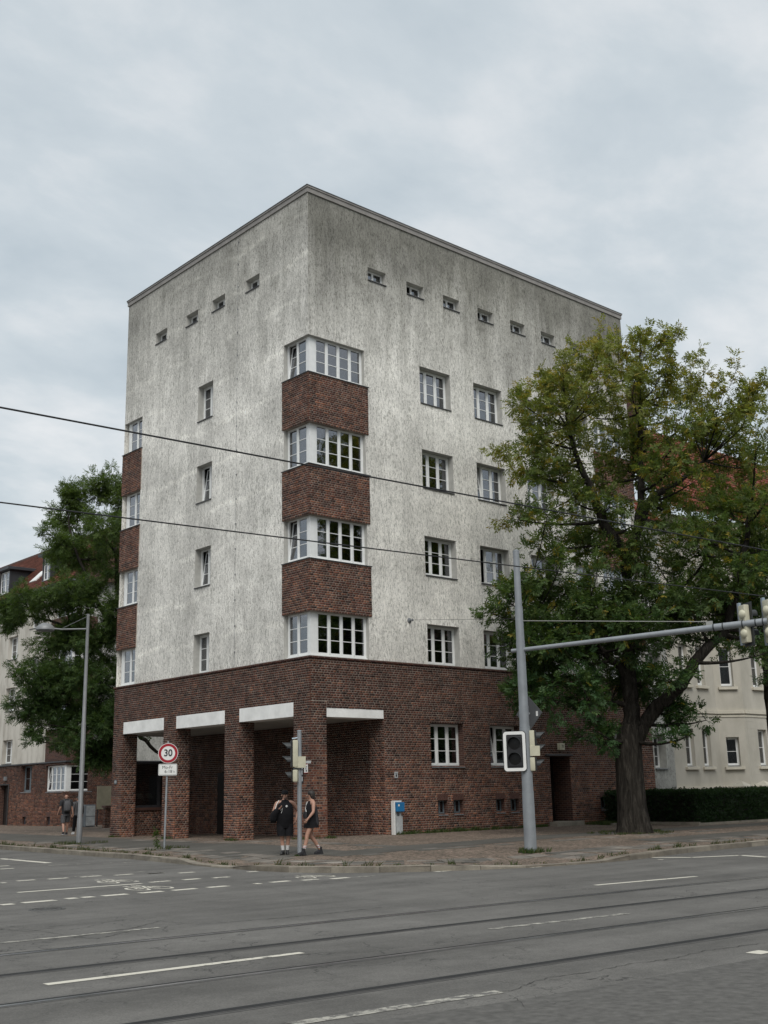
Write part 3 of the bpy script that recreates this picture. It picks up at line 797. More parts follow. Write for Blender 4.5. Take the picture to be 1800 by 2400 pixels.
def wall_grid(m, Mp, u0, u1, z0, z1, holes, depth=0.3, mi=0, rmi=None, reveal=True):
    us = sorted({u0, u1}|{min(max(h[i], u0), u1) for h in holes for i in (0, 1)})
    zs = sorted({z0, z1}|{min(max(h[i], z0), z1) for h in holes for i in (2, 3)})
    for i in range(len(us)-1):
        for j in range(len(zs)-1):
            cu, cz = (us[i]+us[i+1])/2, (zs[j]+zs[j+1])/2
            if any(h[0] < cu < h[1] and h[2] < cz < h[3] for h in holes): continue
            m.quad(Mp(us[i], zs[j], 0), Mp(us[i+1], zs[j], 0), Mp(us[i+1], zs[j+1], 0), Mp(us[i], zs[j+1], 0), mi)
    if not reveal: return
    r = mi if rmi is None else rmi
    for hl in holes:
        if len(hl) > 4: continue
        a, b, c, d = hl
        a2, b2, c2, d2 = max(a, u0), min(b, u1), max(c, z0), min(d, z1)
        if a < u0 and u0 == 0: a2 = u0+depth
        if a > u0: m.quad(Mp(a, c2, 0), Mp(a, c2, -depth), Mp(a, d2, -depth), Mp(a, d2, 0), r)
        if b < u1: m.quad(Mp(b, c2, -depth), Mp(b, c2, 0), Mp(b, d2, 0), Mp(b, d2, -depth), r)
        if d < z1: m.quad(Mp(a2, d, 0), Mp(a2, d, -depth), Mp(b2, d, -depth), Mp(b2, d, 0), r)
        if c > z0: m.quad(Mp(a2, c, -depth), Mp(a2, c, 0), Mp(b2, c, 0), Mp(b2, c, -depth), r)

# ------------------------------------------------------------------ windows
pm = MB(); pm.box(0, 1, 0, 0.006, 0, 1); PANE = pm.mesh('pane', 'glass')
WCACHE = {}
def frame_mesh(w, h, nsash, mat, mull=0.055, fw_=0.055):
    key = ('f', round(w, 3), round(h, 3), nsash, mat, mull, fw_)
    if key not in WCACHE:
        m = MB(); D = 0.075
        m.box(0, fw_, 0, D, 0, h); m.box(w-fw_, w, 0, D, 0, h)
        m.box(fw_, w-fw_, 0.002, D-.002, 0, fw_); m.box(fw_, w-fw_, 0.002, D-.002, h-fw_, h)
        sw = (w-2*fw_-(nsash-1)*mull)/nsash
        for k in range(1, nsash):
            x = fw_+k*sw+(k-1)*mull
            m.box(x, x+mull, -0.006, D-.004, fw_, h-fw_)
        WCACHE[key] = m.mesh('window', mat)
    return WCACHE[key]
def sash_mesh(sw, sh, rows, mat, b=0.042):
    key = ('s', round(sw, 3), round(sh, 3), rows, mat, b)
    if key not in WCACHE:
        m = MB(); D = 0.05
        m.box(0, b, 0, D, 0, sh); m.box(sw-b, sw, 0, D, 0, sh); m.box(b, sw-b, 0.001, D-.001, 0, b); m.box(b, sw-b, 0.001, D-.001, sh-b, sh)
        ph = (sh-2*b)/rows
        for k in range(1, rows): m.box(b, sw-b, 0.004, D-.004, b+k*ph-.012, b+k*ph+.012)
        WCACHE[key] = m.mesh('sash', mat)
    return WCACHE[key]
def curtain_mesh(w, h, seed):
    key = ('c', round(w, 2), round(h, 2), seed)
    if key not in WCACHE:
        m = MB(); n = 26; r = random.Random(seed); vs = []
        for i in range(n+1):
            y = 0.025*math.sin(i*1.7+r.random())+r.uniform(-.008, .008)
            vs += [(w*i/n, y, 0), (w*i/n, y*.6, h)]
        m.add(vs, [(2*i, 2*i+2, 2*i+3, 2*i+1) for i in range(n)])
        me_ = m.mesh('curtain', 'curtain'); me_.polygons.foreach_set('use_smooth', [True]*len(me_.polygons)); WCACHE[key] = me_
    return WCACHE[key]
WIN_COUNT = [0]
def window(parent, O, facing, w, h, nsash=3, rows=3, sill=None, sill_over=0.0, tilt=(), opened=(), curtains=(), mat='window_white', sillmat='sheet_dark', mull=0.055, name='window', fw_=0.055, b=0.042):
    """facing 'L': wall faces -x (local X = -y);  'F': wall faces -y (local X = +x). O = outer bottom-left corner of the frame"""
    if facing == 'L': B = Matrix(((0, 1, 0), (-1, 0, 0), (0, 0, 1)))
    elif facing == 'F': B = Matrix.Identity(3)
    elif facing == 'N': B = Matrix(((-1, 0, 0), (0, -1, 0), (0, 0, 1)))
    else: B = Matrix.Rotation(facing, 3, 'Z')
    Wm = Matrix.Translation(O) @ B.to_4x4()
    o = bpy.data.objects.new(name, frame_mesh(w, h, nsash, mat, mull, fw_)); COL.objects.link(o); attach(o, parent)
    o.matrix_basis = Wm
    def sub(nm, me, mtx):
        c = bpy.data.objects.new(nm, me); COL.objects.link(c); c.parent = o; c.matrix_basis = mtx; return c
    sw = (w-2*fw_-(nsash-1)*mull)/nsash; sh = h-2*fw_
    for k in range(nsash):
        x = fw_+k*(sw+mull)
        T = Matrix.Translation((x, 0.012, fw_))
        if k in tilt: T = T @ Matrix.Rotation(-0.13, 4, 'X')
        if k in opened: T = T @ Matrix.Rotation(1.15, 4, 'Z')
        sub('sash', sash_mesh(sw, sh, rows, mat, b), T)
        ph = (sh-2*b)/rows
        for r in range(rows):
            g0 = b+r*ph+(0.012 if r else 0); g1 = b+(r+1)*ph-(0.012 if r < rows-1 else 0)
            sub('pane', PANE, T @ Matrix.Translation((b, 0.022, g0)) @ Matrix.Diagonal((sw-2*b, 1, g1-g0, 1)))
    for (c0, c1, h0, h1) in curtains:
        sub('curtain', curtain_mesh((c1-c0)*w, (h1-h0)*h, int(c0*10)+WIN_COUNT[0] % 5), Matrix.Translation((c0*w, 0.17, h0*h)))
    if sill:
        m = MB(); d = sill
        m.add([(-sill_over, 0.0, -0.012), (w+sill_over, 0.0, -0.012), (w+sill_over, -d-.04, -0.05), (-sill_over, -d-.04, -0.05),
               (-sill_over, 0.0, -0.03), (w+sill_over, 0.0, -0.03), (w+sill_over, -d-.04, -0.085), (-sill_over, -d-.04, -0.085)],
              [(3, 2, 1, 0), (4, 5, 6, 7), (2, 3, 7, 6), (1, 2, 6, 5), (3, 0, 4, 7), (0, 1, 5, 4)])
        key = ('sill', round(w, 2), d, sill_over, sillmat)
        if key not in WCACHE: WCACHE[key] = m.mesh('sill', sillmat)
        sub('sill', WCACHE[key], Matrix.Identity(4))
    WIN_COUNT[0] += 1
    return o

# ------------------------------------------------------------------ the corner apartment building
bld = empty('corner_apartment_building', (0, 0, 0))
tag(bld, 'tall flat-roofed apartment block of grey scratched plaster over a dark brick arcade', 'building')
W_R, W_L, Z_B, Z_T = 19.2, 13.5, 6.02, 23.56
ROWS = [(16.38, 17.90), (12.91, 14.45), (9.46, 10.98), (6.06, 7.57)]
SLOT = [(-7.41, -6.29, a, b) for a, b in ((16.36, 17.86), (12.91, 14.44), (9.46, 11.0), (6.05, 7.58))]
ATL = [(-b, -a, 20.90, 21.39) for a, b in ((3.1, 4.03), (5.51, 6.46), (7.53, 8.47), (10.03, 10.98))]
BAY = [(16.36, 17.82), (12.89, 14.47), (9.45, 11.03), (6.05, 7.60)]
left_holes = SLOT+ATL+[(-1.5, 0.1, 6.03, 17.82), (-13.6, -11.94, 6.03, 17.82)]
COLS = [5.58, 8.64, 11.72, 14.60]
right_holes = [(x, x+1.70-(0.2 if i == 3 else 0), a, b) for i, x in enumerate(COLS) for a, b in ROWS]
ATR = [2.95, 5.0, 7.05, 9.1, 11.145, 13.17, 15.21]
right_holes += [(x, x+0.95, 20.88, 21.38) for x in ATR]
right_holes += [(-0.1, 2.68, 6.03, 17.82), (16.52, 19.3, 6.03, 17.82)]
m = MB()
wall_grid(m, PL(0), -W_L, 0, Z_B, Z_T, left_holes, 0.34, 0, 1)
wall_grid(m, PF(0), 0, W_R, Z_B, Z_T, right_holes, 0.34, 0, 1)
m.quad((W_R, 0, Z_B), (W_R, W_L, Z_B), (W_R, W_L, Z_T), (W_R, 0, Z_T))
m.quad((W_R, W_L, Z_B), (0, W_L, Z_B), (0, W_L, Z_T), (W_R, W_L, Z_T))
m.quad((0.02, 0.02, Z_T-.35), (W_R-.02, 0.02, Z_T-.35), (W_R-.02, W_L-.02, Z_T-.35), (0.02, W_L-.02, Z_T-.35))
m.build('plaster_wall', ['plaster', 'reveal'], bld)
# dark core and floors added inside: nothing shines through the block
m = MB()
m.box(3.4, 15.9, 2.6, 11.3, 6.1, 23.1, skip=())
m.box(0.36, W_R-.36, 0.36, W_L-.36, 5.9, 5.96)
for z in (9.0, 12.45, 15.9, 19.4): m.box(0.40, W_R-.4, 0.40, W_L-.4, z, z+.25)
m.build('interior', 'interior', bld)
m = MB()
for (p, z0, z1) in ((0.045, Z_T, Z_T+.19), (0.075, Z_T+.19, Z_T+.265)):
    m.box(-p, W_R+p, -p, 0.4, z0, z1); m.box(-p, 0.4, 0.4, W_L+p, z0+.001, z1-.001); m.box(W_R-.4, W_R+p, 0.4, W_L+p, z0+.001, z1-.001); m.box(0.4, W_R-.4, W_L-.4, W_L+p, z0+.001, z1-.001)
m.build('coping', 'coping', bld)
m = MB(); p = 0.085
m.box(-p-.01, W_R+p+.01, -p-.01, 0.35, Z_T+.265, Z_T+.285); m.box(-p-.01, 0.35, 0.351, W_L+p, Z_T+.265, Z_T+.284)
m.build('coping_cap', 'sheet_grey', bld)
# lightning conductor with its clips
m = MB(); m.tube([(-0.03, 4.54, 6.0), (-0.03, 4.56, 23.6)], 0.0035, 6)
for z in np.arange(6.6, 23.5, 0.98): m.box(-0.035, 0.0, 4.535, 4.565, z, z+.05)
m.build('lightning_conductor', 'sheet_grey', bld)
# windows in the plaster
wr = random.Random(3)
for k, (a, b, c, d) in enumerate(SLOT):
    window(bld, (0.28, 7.41, c+.03), 'L', 1.12, d-c-.04, 2, 3, sill=0.28, sill_over=0, tilt=((), (0,), (0,), ())[k], curtains=[(0, 1, 0, .62)])
for i, (a, b, c, d) in enumerate(ATL):
    window(bld, (0.26, -a, c+.02), 'L', b-a, d-c-.03, 2, 1, sill=0.26, fw_=.03, b=.025, mull=.04, curtains=[(.1, .5, 0, 1)] if i in (2,) else ())
for i, x in enumerate(COLS):
    for j, (a, b) in enumerate(ROWS):
        w = 1.70-(0.2 if i == 3 else 0)
        tl = {(1, 1): (0,)}.get((i, j), ()); op = {(1, 2): (0,)}.get((i, j), ())
        cu = []
        if j < 2: cu = [(0, .34, 0, 1), (.36, 1, 0, .62)] if wr.random() < .5 else [(0.02, .98, 0, 1)]  # pale curtains in the upper rows added to stand in for reflected sky
        elif wr.random() < .75: cu = [(0, .25, 0, 1), (.78, 1, 0, 1)] if wr.random() < .6 else [(.35, 1, 0, .55)]
        window(bld, (x, 0.29, a+.04), 'F', w, b-a-.05, 3, 3, sill=0.29, sill_over=0.0, tilt=tl, opened=op, curtains=cu, mull=.07)
for i, x in enumerate(ATR):
    window(bld, (x, 0.26, 20.90), 'F', 0.95, 0.47, 2, 1, sill=0.26, fw_=.03, b=.025, mull=.04, opened={1: (0,), 3: (0,), 4: (0,)}.get(i, ()))
# corner bays: three brick parapets, four corner windows each
def bay(cx, cy, sx, sy, lx, ly):
    """corner at (cx, cy); sx, sy = direction into the block along x and y; lx, ly = opening lengths"""
    for k, (z0, z1) in enumerate(BAY):
        e = 0.16
        if sx > 0:    # left-hand unit on the face x = const
            ya, yb = cy+sy*(ly-.02), cy+sy*0.27
            hi = max(ya, yb)
            if cx == 0:
                window(bld, (cx+e, hi, z0+.05), 'L', abs(ya-yb), z1-z0-.02, 2, 3, tilt=(0,) if (cy == 0 and k in (0, 2)) else (), curtains=[(.45, 1, 0, 1)] if k in (0, 1, 2) else [(.0, .5, 0, .6)])
        xa, xb = cx+sx*0.40, cx+sx*(lx)
        if cy == 0:
            window(bld, (min(xa, xb), cy+e, z0+.05), 'F', abs(xb-xa), z1-z0-.02, 4, 3, curtains=([(.0, .22, 0, 1), (.30, .72, 0, .5), (.78, 1, 0, 1)] if k == 0 else [(.0, .5, 0, .55), (.55, 1, 0, 1)]) if k in (0, 1) else ([(.84, 1, 0, 1)] if k == 3 else []))  # upper bay curtains added to lighten the panes like sky reflection
        else:
            window(bld, (max(xa, xb), cy-e, z0+.05), 'N', abs(xb-xa), z1-z0-.02, 4, 3)
        m = MB(); m.box(cx+sx*(e-.012), cx+sx*0.40, cy+sy*(e-.012), cy+sy*0.27, z0+.02, z1+.04); m.build('corner_post', 'window_white', bld)
        m = MB(); m.box(cx+sx*(e-.05), cx+sx*lx, cy+sy*(e-.05), cy+sy*(e+.06), z0+.0, z0+.055); m.box(cx+sx*(e-.05), cx+sx*(e+.06), cy+sy*(e+.061), cy+sy*(ly-.01), z0+.001, z0+.054); m.build('sill_board', 'window_white', bld)
        if k < 3:      # parapet under this window
            zt, zb = z0, BAY[k+1][1]
            pr = 0.045; t_ = 0.40
            m = MB()
            X0, X1 = cx-sx*(pr-.010), cx+sx*(lx+.13); Y0, Y1 = cy-sy*(pr-.010), cy+sy*(ly+.06)
            m.box(X0, X1, Y0, cy+sy*t_, zb, zt-.02); m.box(X0, cx+sx*t_, cy+sy*t_, Y1, zb+.0005, zt-.0205)
            par = m.build('parapet', 'mortar', bld)
            bmsh = BrickMesh()
            if cx == 0:
                ua, ub = sorted((-(cy-sy*pr), -(cy+sy*(ly+.06))))
                bmsh.add(brick_layout(ua, ub, zb, zt-.03, seed=k+int(cy)), PL(cx-pr+.009))
            if cy == 0:
                ua, ub = sorted((cx-sx*pr, cx+sx*(lx+.13)))
                bmsh.add(brick_layout(ua, ub, zb, zt-.03, seed=k+50+int(cx)), PF(cy-pr+.009))
            bmsh.build('brickwork', par)
            m = MB(); m.box(cx-sx*(pr+.025), cx+sx*(lx+.17), cy-sy*(pr+.025), cy+sy*.2, zt-.022, zt+.006); m.box(cx-sx*(pr+.025), cx+sx*.2, cy+sy*.2001, cy+sy*(ly+.09), zt-.0215, zt+.0055)
            m.build('ledge', 'sheet_dark', bld)
bay(0, 0, 1, 1, 2.68, 1.5)
bay(0, 13.5, 1, -1, 2.68, 1.56)
bay(W_R, 0, -1, 1, 2.68, 1.5)

# --- brick storey
OPEN_L = [(-4.17, -0.92), (-8.51, -5.13), (-12.68, -9.46)]
bx = -0.02          # mortar plane, bricks stand proud of it
lh = [(a, b, -1, 4.52) for a, b in OPEN_L]
GW = [(5.57, 7.29, 2.32, 3.89), (8.73, 10.45, 2.32, 3.88), (16.45, 18.05, 2.2, 3.75)]
CEL = [(5.84, 6.32, 0.63, 1.11), (6.64, 7.14, 0.63, 1.11), (8.92, 9.39, 0.62, 1.10), (9.73, 10.22, 0.62, 1.09), (15.27, 15.8, 0.57, 1.05)]
DOOR = (12.17, 13.42, -0.2, 2.72)
rh = [(0.68, 3.29, -1, 4.31, 1)]+GW+CEL+[DOOR]
m = MB()
wall_grid(m, PL(bx), -13.55, 0.02, 4.52, Z_B, [], reveal=False)
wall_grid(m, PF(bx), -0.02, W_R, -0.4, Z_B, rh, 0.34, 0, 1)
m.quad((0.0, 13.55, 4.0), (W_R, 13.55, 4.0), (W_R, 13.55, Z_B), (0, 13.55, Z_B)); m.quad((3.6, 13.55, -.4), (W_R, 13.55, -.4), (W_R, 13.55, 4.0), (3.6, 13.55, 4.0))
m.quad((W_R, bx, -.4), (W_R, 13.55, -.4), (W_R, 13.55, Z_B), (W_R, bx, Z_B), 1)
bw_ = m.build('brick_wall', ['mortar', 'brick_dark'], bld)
bmsh = BrickMesh()
bmsh.add(brick_layout(-13.55, 0.03, 4.52, Z_B-.02, seed=1), PL(bx-.001), low=1.0)
bmsh.add(brick_layout(-0.03, W_R, -0.16, Z_B-.02, [(-1, 0.70, -1, 4.52)]+rh[1:]+[(0.6, 3.29, -1, 4.31)], seed=2), PF(bx-.001), low=2.7)
bmsh.build('brickwork', bw_)
m = MB()
m.box(-0.062, 0.0, -0.062, 13.6, Z_B-.045, Z_B+.022); m.box(0.0001, W_R+.03, -0.062, 0.0, Z_B-.0445, Z_B+.0215)
m.build('string_course', 'brick_dark', bld)
# pillars of the arcade
PILL = [(0.0, 0.92, 0.68), (4.17, 5.13, 0.64), (8.51, 9.46, 0.64), (12.68, 13.55, 0.64)]
SINGLE = [0]
unit = MB(); unit.bbox(-.5, .5, -.5, .5, -.5, .5, 0.03); UNIT_BRICK = unit.mesh('brick', 'brick_single')
def single_bricks(layout, Mp, parent, vert, low):
    for (a, b, za, zb) in layout:
        c = Vector(Mp((a+b)/2, (za+zb)/2, -0.001+brng.uniform(-.002, .002)))
        o = bpy.data.objects.new('brick', UNIT_BRICK); COL.objects.link(o); o.parent = parent
        S = Matrix.Diagonal((0.012, b-a-.001, zb-za-.001, 1)) if vert == 'L' else Matrix.Diagonal((b-a-.001, 0.012, zb-za-.001, 1))
        o.matrix_basis = Matrix.Translation(c) @ S
        col = brick_colour((za+zb)/2, low); o.color = (*[float(q) for q in col], 1)
        SINGLE[0] += 1
for i, (y0, y1, dx) in enumerate(PILL):
    m = MB()
    ys = -0.02 if i == 0 else y0+.01
    m.box(bx, dx, ys+(.006 if i == 0 else 0), y1-.01, -0.4, 4.519)
    pil = m.build('pillar', 'mortar', bld)
    bmsh = BrickMesh()
    zb0 = -0.2
    south = -0.02 if i == 0 else y0+.01
    if i == 0:
        zs = zb0+COURSE*41
        single_bricks(brick_layout(-y1+.0, 0.03, zb0, zs, seed=20), PL(bx-.001), pil, 'L', 2.2)
        single_bricks(brick_layout(-.03, dx, zb0, zs, seed=21), PF(south-.001), pil, 'F', 2.2)
        bmsh.add(brick_layout(-y1, 0.03, zs, 4.52, seed=22), PL(bx-.001), low=2.0)
        bmsh.add(brick_layout(-.03, dx, zs, 4.52, seed=23), PF(south-.001), low=2.0)
        bmsh.add(brick_layout(0, .68, zb0, 4.0, seed=24), (lambda u, z, n: (u, .91+n, z)), low=2.0)
    else:
        bmsh.add(brick_layout(-y1, -y0, zb0, 4.52, seed=30+i), PL(bx-.001), low=2.2)
        bmsh.add(brick_layout(-.02, dx, zb0, 4.04, seed=40+i), PF(south-.001), low=2.2)
    bmsh.build('brickwork', pil)
# white concrete beams
for (a, b) in OPEN_L:
    m = MB(); m.bbox(-0.034, 0.62, -b-.0, -a+.0, 4.03, 4.515, 0.006); m.build('lintel_beam', 'white_beam', bld)
m = MB(); m.bbox(0.682, 3.288, -0.012, 0.6, 3.985, 4.305, 0.006); m.build('lintel_beam', 'white_beam', bld)
# arcade inside: soffit, back wall, inner piers
m = MB(); m.box(0.62, 3.62, 0.6, 13.5, 4.02, 4.10); m.build('arcade_soffit', 'soffit', bld)
m = MB(); m.quad((3.6, 0.8, -.3), (3.6, 13.5, -.3), (3.6, 13.5, 4.05), (3.6, 0.8, 4.05)); m.quad((3.29, -0.02, -.3), (3.29, 0.8, -.3), (3.29, 0.8, 4.05), (3.29, -0.02, 4.05)); m.quad((3.29, .8, -.3), (3.6, .8, -.3), (3.6, .8, 4.05), (3.29, .8, 4.05))
back = m.build('arcade_wall', 'mortar', bld)
bmsh = BrickMesh()
bmsh.add(brick_layout(-13.3, -0.8, -0.15, 4.03, [(-11.0, -10.0, -1, 2.4)], seed=60), PL(3.599), low=1.8)
bmsh.add(brick_layout(-0.8, 0.02, -0.15, 4.0, seed=61), PL(3.289), low=2.2)
bmsh.build('brickwork', back)
m = MB(); m.box(3.56, 3.592, 10.0, 11.0, -.15, 2.4); m.build('arcade_door', 'door_dark', bld)
# display window closing the far end of the arcade: low brick wall, sill, dark glass, open above
m = MB(); m.box(0.66, 3.55, 13.2, 13.5, -.3, 0.92); lw = m.build('end_wall', 'mortar', bld)
bmsh = BrickMesh(); bmsh.add(brick_layout(0.66, 3.55, -.15, 0.92, seed=70), PF(13.199), low=1.5); bmsh.build('brickwork', lw)
m = MB(); m.bbox(0.64, 3.56, 13.12, 13.5, 0.921, 1.03, 0.012); m.build('end_sill', 'terracotta', bld)
sw_ = window(bld, (0.68, 13.28, 1.032), 'F', 2.85, 1.9, 2, 1, mat='sheet_dark', mull=.08, name='display_window')
m = MB(); m.box(0.7, 3.5, 13.75, 13.78, 1.0, 2.95); m.build('display_back', 'interior', bld)
for x in (1.15, 1.62): 
    m = MB(); m.add([(x, 13.42, 1.42), (x+.3, 13.42, 1.42), (x+.28, 13.6, 1.62), (x+.02, 13.6, 1.62)], [(0, 1, 2, 3)]); m.add([(x, 13.425, 1.40), (x+.3, 13.425, 1.40), (x+.28, 13.605, 1.60), (x+.02, 13.605, 1.60)], [(3, 2, 1, 0)]); m.build('display_card', 'paper', bld)
m = MB(); m.box(0.75, 3.45, 13.40, 13.7, 1.035, 1.38); m.build('display_shelf', 'sheet_dark', bld)
# ground-floor windows, cellar windows, door
window(bld, (5.57, 0.27, 2.36), 'F', 1.72, 1.52, 3, 3, sill=0.29, sillmat='sheet_grey', curtains=[(.02, .98, .12, .58)], mull=.075)
window(bld, (8.73, 0.27, 2.36), 'F', 1.72, 1.51, 3, 3, sill=0.29, sillmat='sheet_grey', tilt=(0,), curtains=[(.02, .98, .12, .58)], mull=.075)
window(bld, (16.45, 0.27, 2.24), 'F', 1.60, 1.50, 3, 3, sill=0.29, sillmat='sheet_grey', curtains=[(.02, .4, 0, .6)], mull=.075)
for (a, b, c, d) in CEL:
    window(bld, (a, 0.16, c+.02), 'F', b-a, d-c-.02, 2, 1, sill=0.17, sillmat='sheet_grey', mat='window_dark', mull=.03, name='cellar_window', fw_=.022, b=.02)
    m = MB(); n = 6
    for k in range(n):
        x = a-.03+(b-a+.06)*k/n
        m.bbox(x+.006, x+(b-a+.06)/n-.006, -0.036, 0.0, d+.005, d+.23, .004)
    m.build('soldier_course', 'terracotta', bld)
m = MB(); m.box(12.17, 13.42, 0.9, 0.95, -.1, 2.72); m.box(12.22, 12.30, .86, .9, .2, 2.68); m.box(13.29, 13.37, .86, .9, .2, 2.68); m.box(12.30, 13.29, .862, .9, 2.3, 2.38); m.build('door', 'door_dark', bld)
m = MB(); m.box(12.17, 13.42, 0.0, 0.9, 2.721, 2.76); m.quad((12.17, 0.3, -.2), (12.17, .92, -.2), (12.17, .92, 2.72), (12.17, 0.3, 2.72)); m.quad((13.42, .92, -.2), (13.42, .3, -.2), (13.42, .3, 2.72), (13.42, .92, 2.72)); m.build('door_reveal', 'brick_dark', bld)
m = MB(); m.bbox(11.9, 13.55, -0.11, 0.02, 2.735, 2.80, .008); m.build('door_hood', 'sheet_dark', bld)
m = MB(); m.bbox(11.95, 13.65, -0.42, 0.86, -0.06, 0.16, .02); m.build('door_step', 'kerb_granite', bld)
# house number lamp
hn = empty('house_number_lamp', (12.81, -0.12, 2.98)); tag(hn, 'small cream house number lamp above the brick building door', 'house number')
m = MB(); m.bbox(12.66, 12.95, -0.20, -0.035, 2.96, 3.24, .02); m.build('housing', 'signal_cream', hn)
text_mesh('number', '71', 0.17, 'ink_black', Matrix.Translation((12.83, -0.2015, 3.10)) @ Matrix.Rotation(RAD(90), 4, 'X'), hn, bold=.004)
# wall anchor for the span wire
m = MB(); m.lathe([(0.0, .0), (.10, 0), (.09, .03), (.03, .05), (.025, .16), (.05, .18), (.0, .2)], (4.67, 0, 7.62), Matrix.Rotation(RAD(90), 3, 'X'), 14); smooth_by_angle(m.build('wall_anchor', 'sheet_grey', bld))
# small house-side plates and stickers
def plate(name, label, cat, x0, x1, z0, z1, y, mat, lines, ink='ink_black', facing='F'):
    e = empty(name, ((x0+x1)/2, y, z0)); tag(e, label, cat)
    m = MB(); m.bbox(x0, x1, y-.012, y, z0, z1, .003); m.build('sheet', mat, e)
    for (a, b, c, d) in lines:
        k = MB(); k.box(x0+(x1-x0)*a, x0+(x1-x0)*b, y-.0135, y-.0125, z0+(z1-z0)*c, z0+(z1-z0)*d); k.build('print', ink, e)
    return e
plate('notice', 'small grey notice plate on the brick wall beside the white lintel', 'notice', 3.72, 3.88, 1.92, 2.14, -0.036, 'pale_paint', [(.2, .8, .7, .78), (.3, .7, .2, .6)])
def plateL(name, label, cat, y0, y1, z0, z1, x, mat, lines):
    e = empty(name, (x, (y0+y1)/2, z0)); tag(e, label, cat)
    m = MB(); m.bbox(x-.012, x, y0, y1, z0, z1, .003); m.build('sheet', mat, e)
    for (a, b, c, d, ink) in lines:
        k = MB(); k.box(x-.0135, x-.0125, y1-(y1-y0)*b, y1-(y1-y0)*a, z0+(z1-z0)*c, z0+(z1-z0)*d); k.build('print', ink, e)
    return e
plateL('notice', 'white paper notice with red border pasted on the corner pillar', 'notice', 0.10, 0.30, 2.12, 2.42, -0.036, 'paper_white', [(0, 1, .94, 1, 'ink_red'), (0, 1, 0, .05, 'ink_red'), (.25, .8, .62, .72, 'ink_black'), (.3, .7, .42, .5, 'ink_black'), (.45, .75, .15, .35, 'ink_black')])
plateL('sticker_strip', 'narrow black strip of stickers on the corner pillar', 'sticker', 0.36, 0.47, 1.80, 2.40, -0.036, 'ink_black', [(.2, .8, .75, .95, 'pale_paint'), (.2, .7, .45, .7, 'pale_paint'), (.3, .8, .1, .35, 'pale_paint')])
plateL('number_plate', 'small dark number plate on the end pillar of the arcade', 'number plate', 13.05, 13.3, 2.0, 2.2, -0.036, 'sheet_dark', [(.2, .45, .2, .8, 'pale_paint'), (.55, .8, .2, .8, 'pale_paint')])

# ------------------------------------------------------------------ tiled roofs
def tile_roof(parent, A, B, up_vec, rows, row_len, cols=(0.20, 0.075, 0.045), jitter=.25, seed=1, name='roof', course_w=0.6):
    """courses of tiles as overlapping strips from eave A-B up the slope"""
    A = Vector(A); B = Vector(B); u = (B-A); L = u.length; u.normalize(); s = Vector(up_vec).normalized(); n = u.cross(s)
    if n.z < 0: n = -n
    V = []; F = []; C = []; r = np.random.default_rng(seed)
    k = int(L/course_w)
    for i in range(rows):
        for j in range(k):
            a = A+u*(L*j/k)+s*(i*row_len)
            b = A+u*(L*(j+1)/k)+s*(i*row_len)
            lift = n*(0.035+r.uniform(-.006, .006)); lo = n*0.0
            q = len(V)
            V += [a+lift-n*.03, b+lift-n*.03, b+lift, a+lift, b+s*row_len*1.1+lo, a+s*row_len*1.1+lo]
            F += [(q, q+1, q+2, q+3), (q+3, q+2, q+4, q+5)]
            c = np.array(cols)*r.uniform(1-jitter, 1+jitter); C += [c]*6
    o = np_mesh(name, np.array([tuple(v) for v in V]), np.array(F), 'roof_tile', parent, np.array(C))
    return o

# ------------------------------------------------------------------ neighbouring terrace on the left street
X0 = 8.6; YC = 35.2
nb = empty('terrace_house', (X0, YC, -.1))
tag(nb, 'pale plastered apartment house with brick base and red tiled dormer roof', 'building')
nh = [(-44.62, -43.12, c, c+1.55) for c in (3.82, 7.28, 10.74)]
nh += [(-41.4, -39.9, c, c+1.5) for c in (9.1, 5.6, 12.5)]
nh += [(-48.6, -47.1, c, c+1.55) for c in (3.82, 7.28, 10.74)]
bays_n = [(12.7, 14.2), (9.2, 10.75), (5.7, 7.25)]
nh += [(-37.85, -35.1, a, b) for a, b in bays_n]
bh = [(-41.5, -39.9, 1.95, 3.6), (-37.88, -35.1, 1.9, 3.5), (-44.6, -43.25, -1, 2.45), (-40.95, -40.45, -0.05, 0.42), (-37.5, -37.02, -0.05, 0.42)]
m = MB()
wall_grid(m, PL(X0), -70, -YC, 3.68, 15.0, nh, 0.3)
wall_grid(m, PF(YC), X0, 24, 3.68, 15.0, [(X0-.1, 10.1, a, b) for a, b in bays_n], 0.3, 1)  # return wall in greyer plaster, the tree's shade put into its colour
m.build('plaster_wall', ['plaster_cream', 'plaster_wing'], nb)
m = MB(); wall_grid(m, PL(X0-.02), -70, -YC, -0.3, 3.68, bh, 0.3, 0, 1); wall_grid(m, PF(YC-.02), X0, 24, -0.3, 3.68, [(X0-.1, 10.1, 1.9, 3.5)], 0.3, 0, 1)
nbw = m.build('brick_wall', ['mortar', 'brick_dark'], nb)
bmsh = BrickMesh()
bmsh.add(brick_layout(-50, -YC+.03, -0.2, 3.66, bh, seed=80), PL(X0-.021), low=2.4, proud=.01)
bmsh.add(brick_layout(X0-.03, 16, -0.2, 3.66, [(X0-.1, 10.1, 1.9, 3.5)], seed=81), PF(YC-.021), low=1.0, proud=.01)
bmsh.build('brickwork', nbw)
m = MB(); m.box(X0-.10, X0, YC-.1, 70, 3.66, 3.74); m.box(X0, 24, YC-.1, YC, 3.661, 3.739); m.build('string_course', 'sheet_dark', nb)
m = MB(); m.box(X0+.6, 23, YC+1.0, 69, -.2, 14.9); m.build('interior', 'interior', nb)
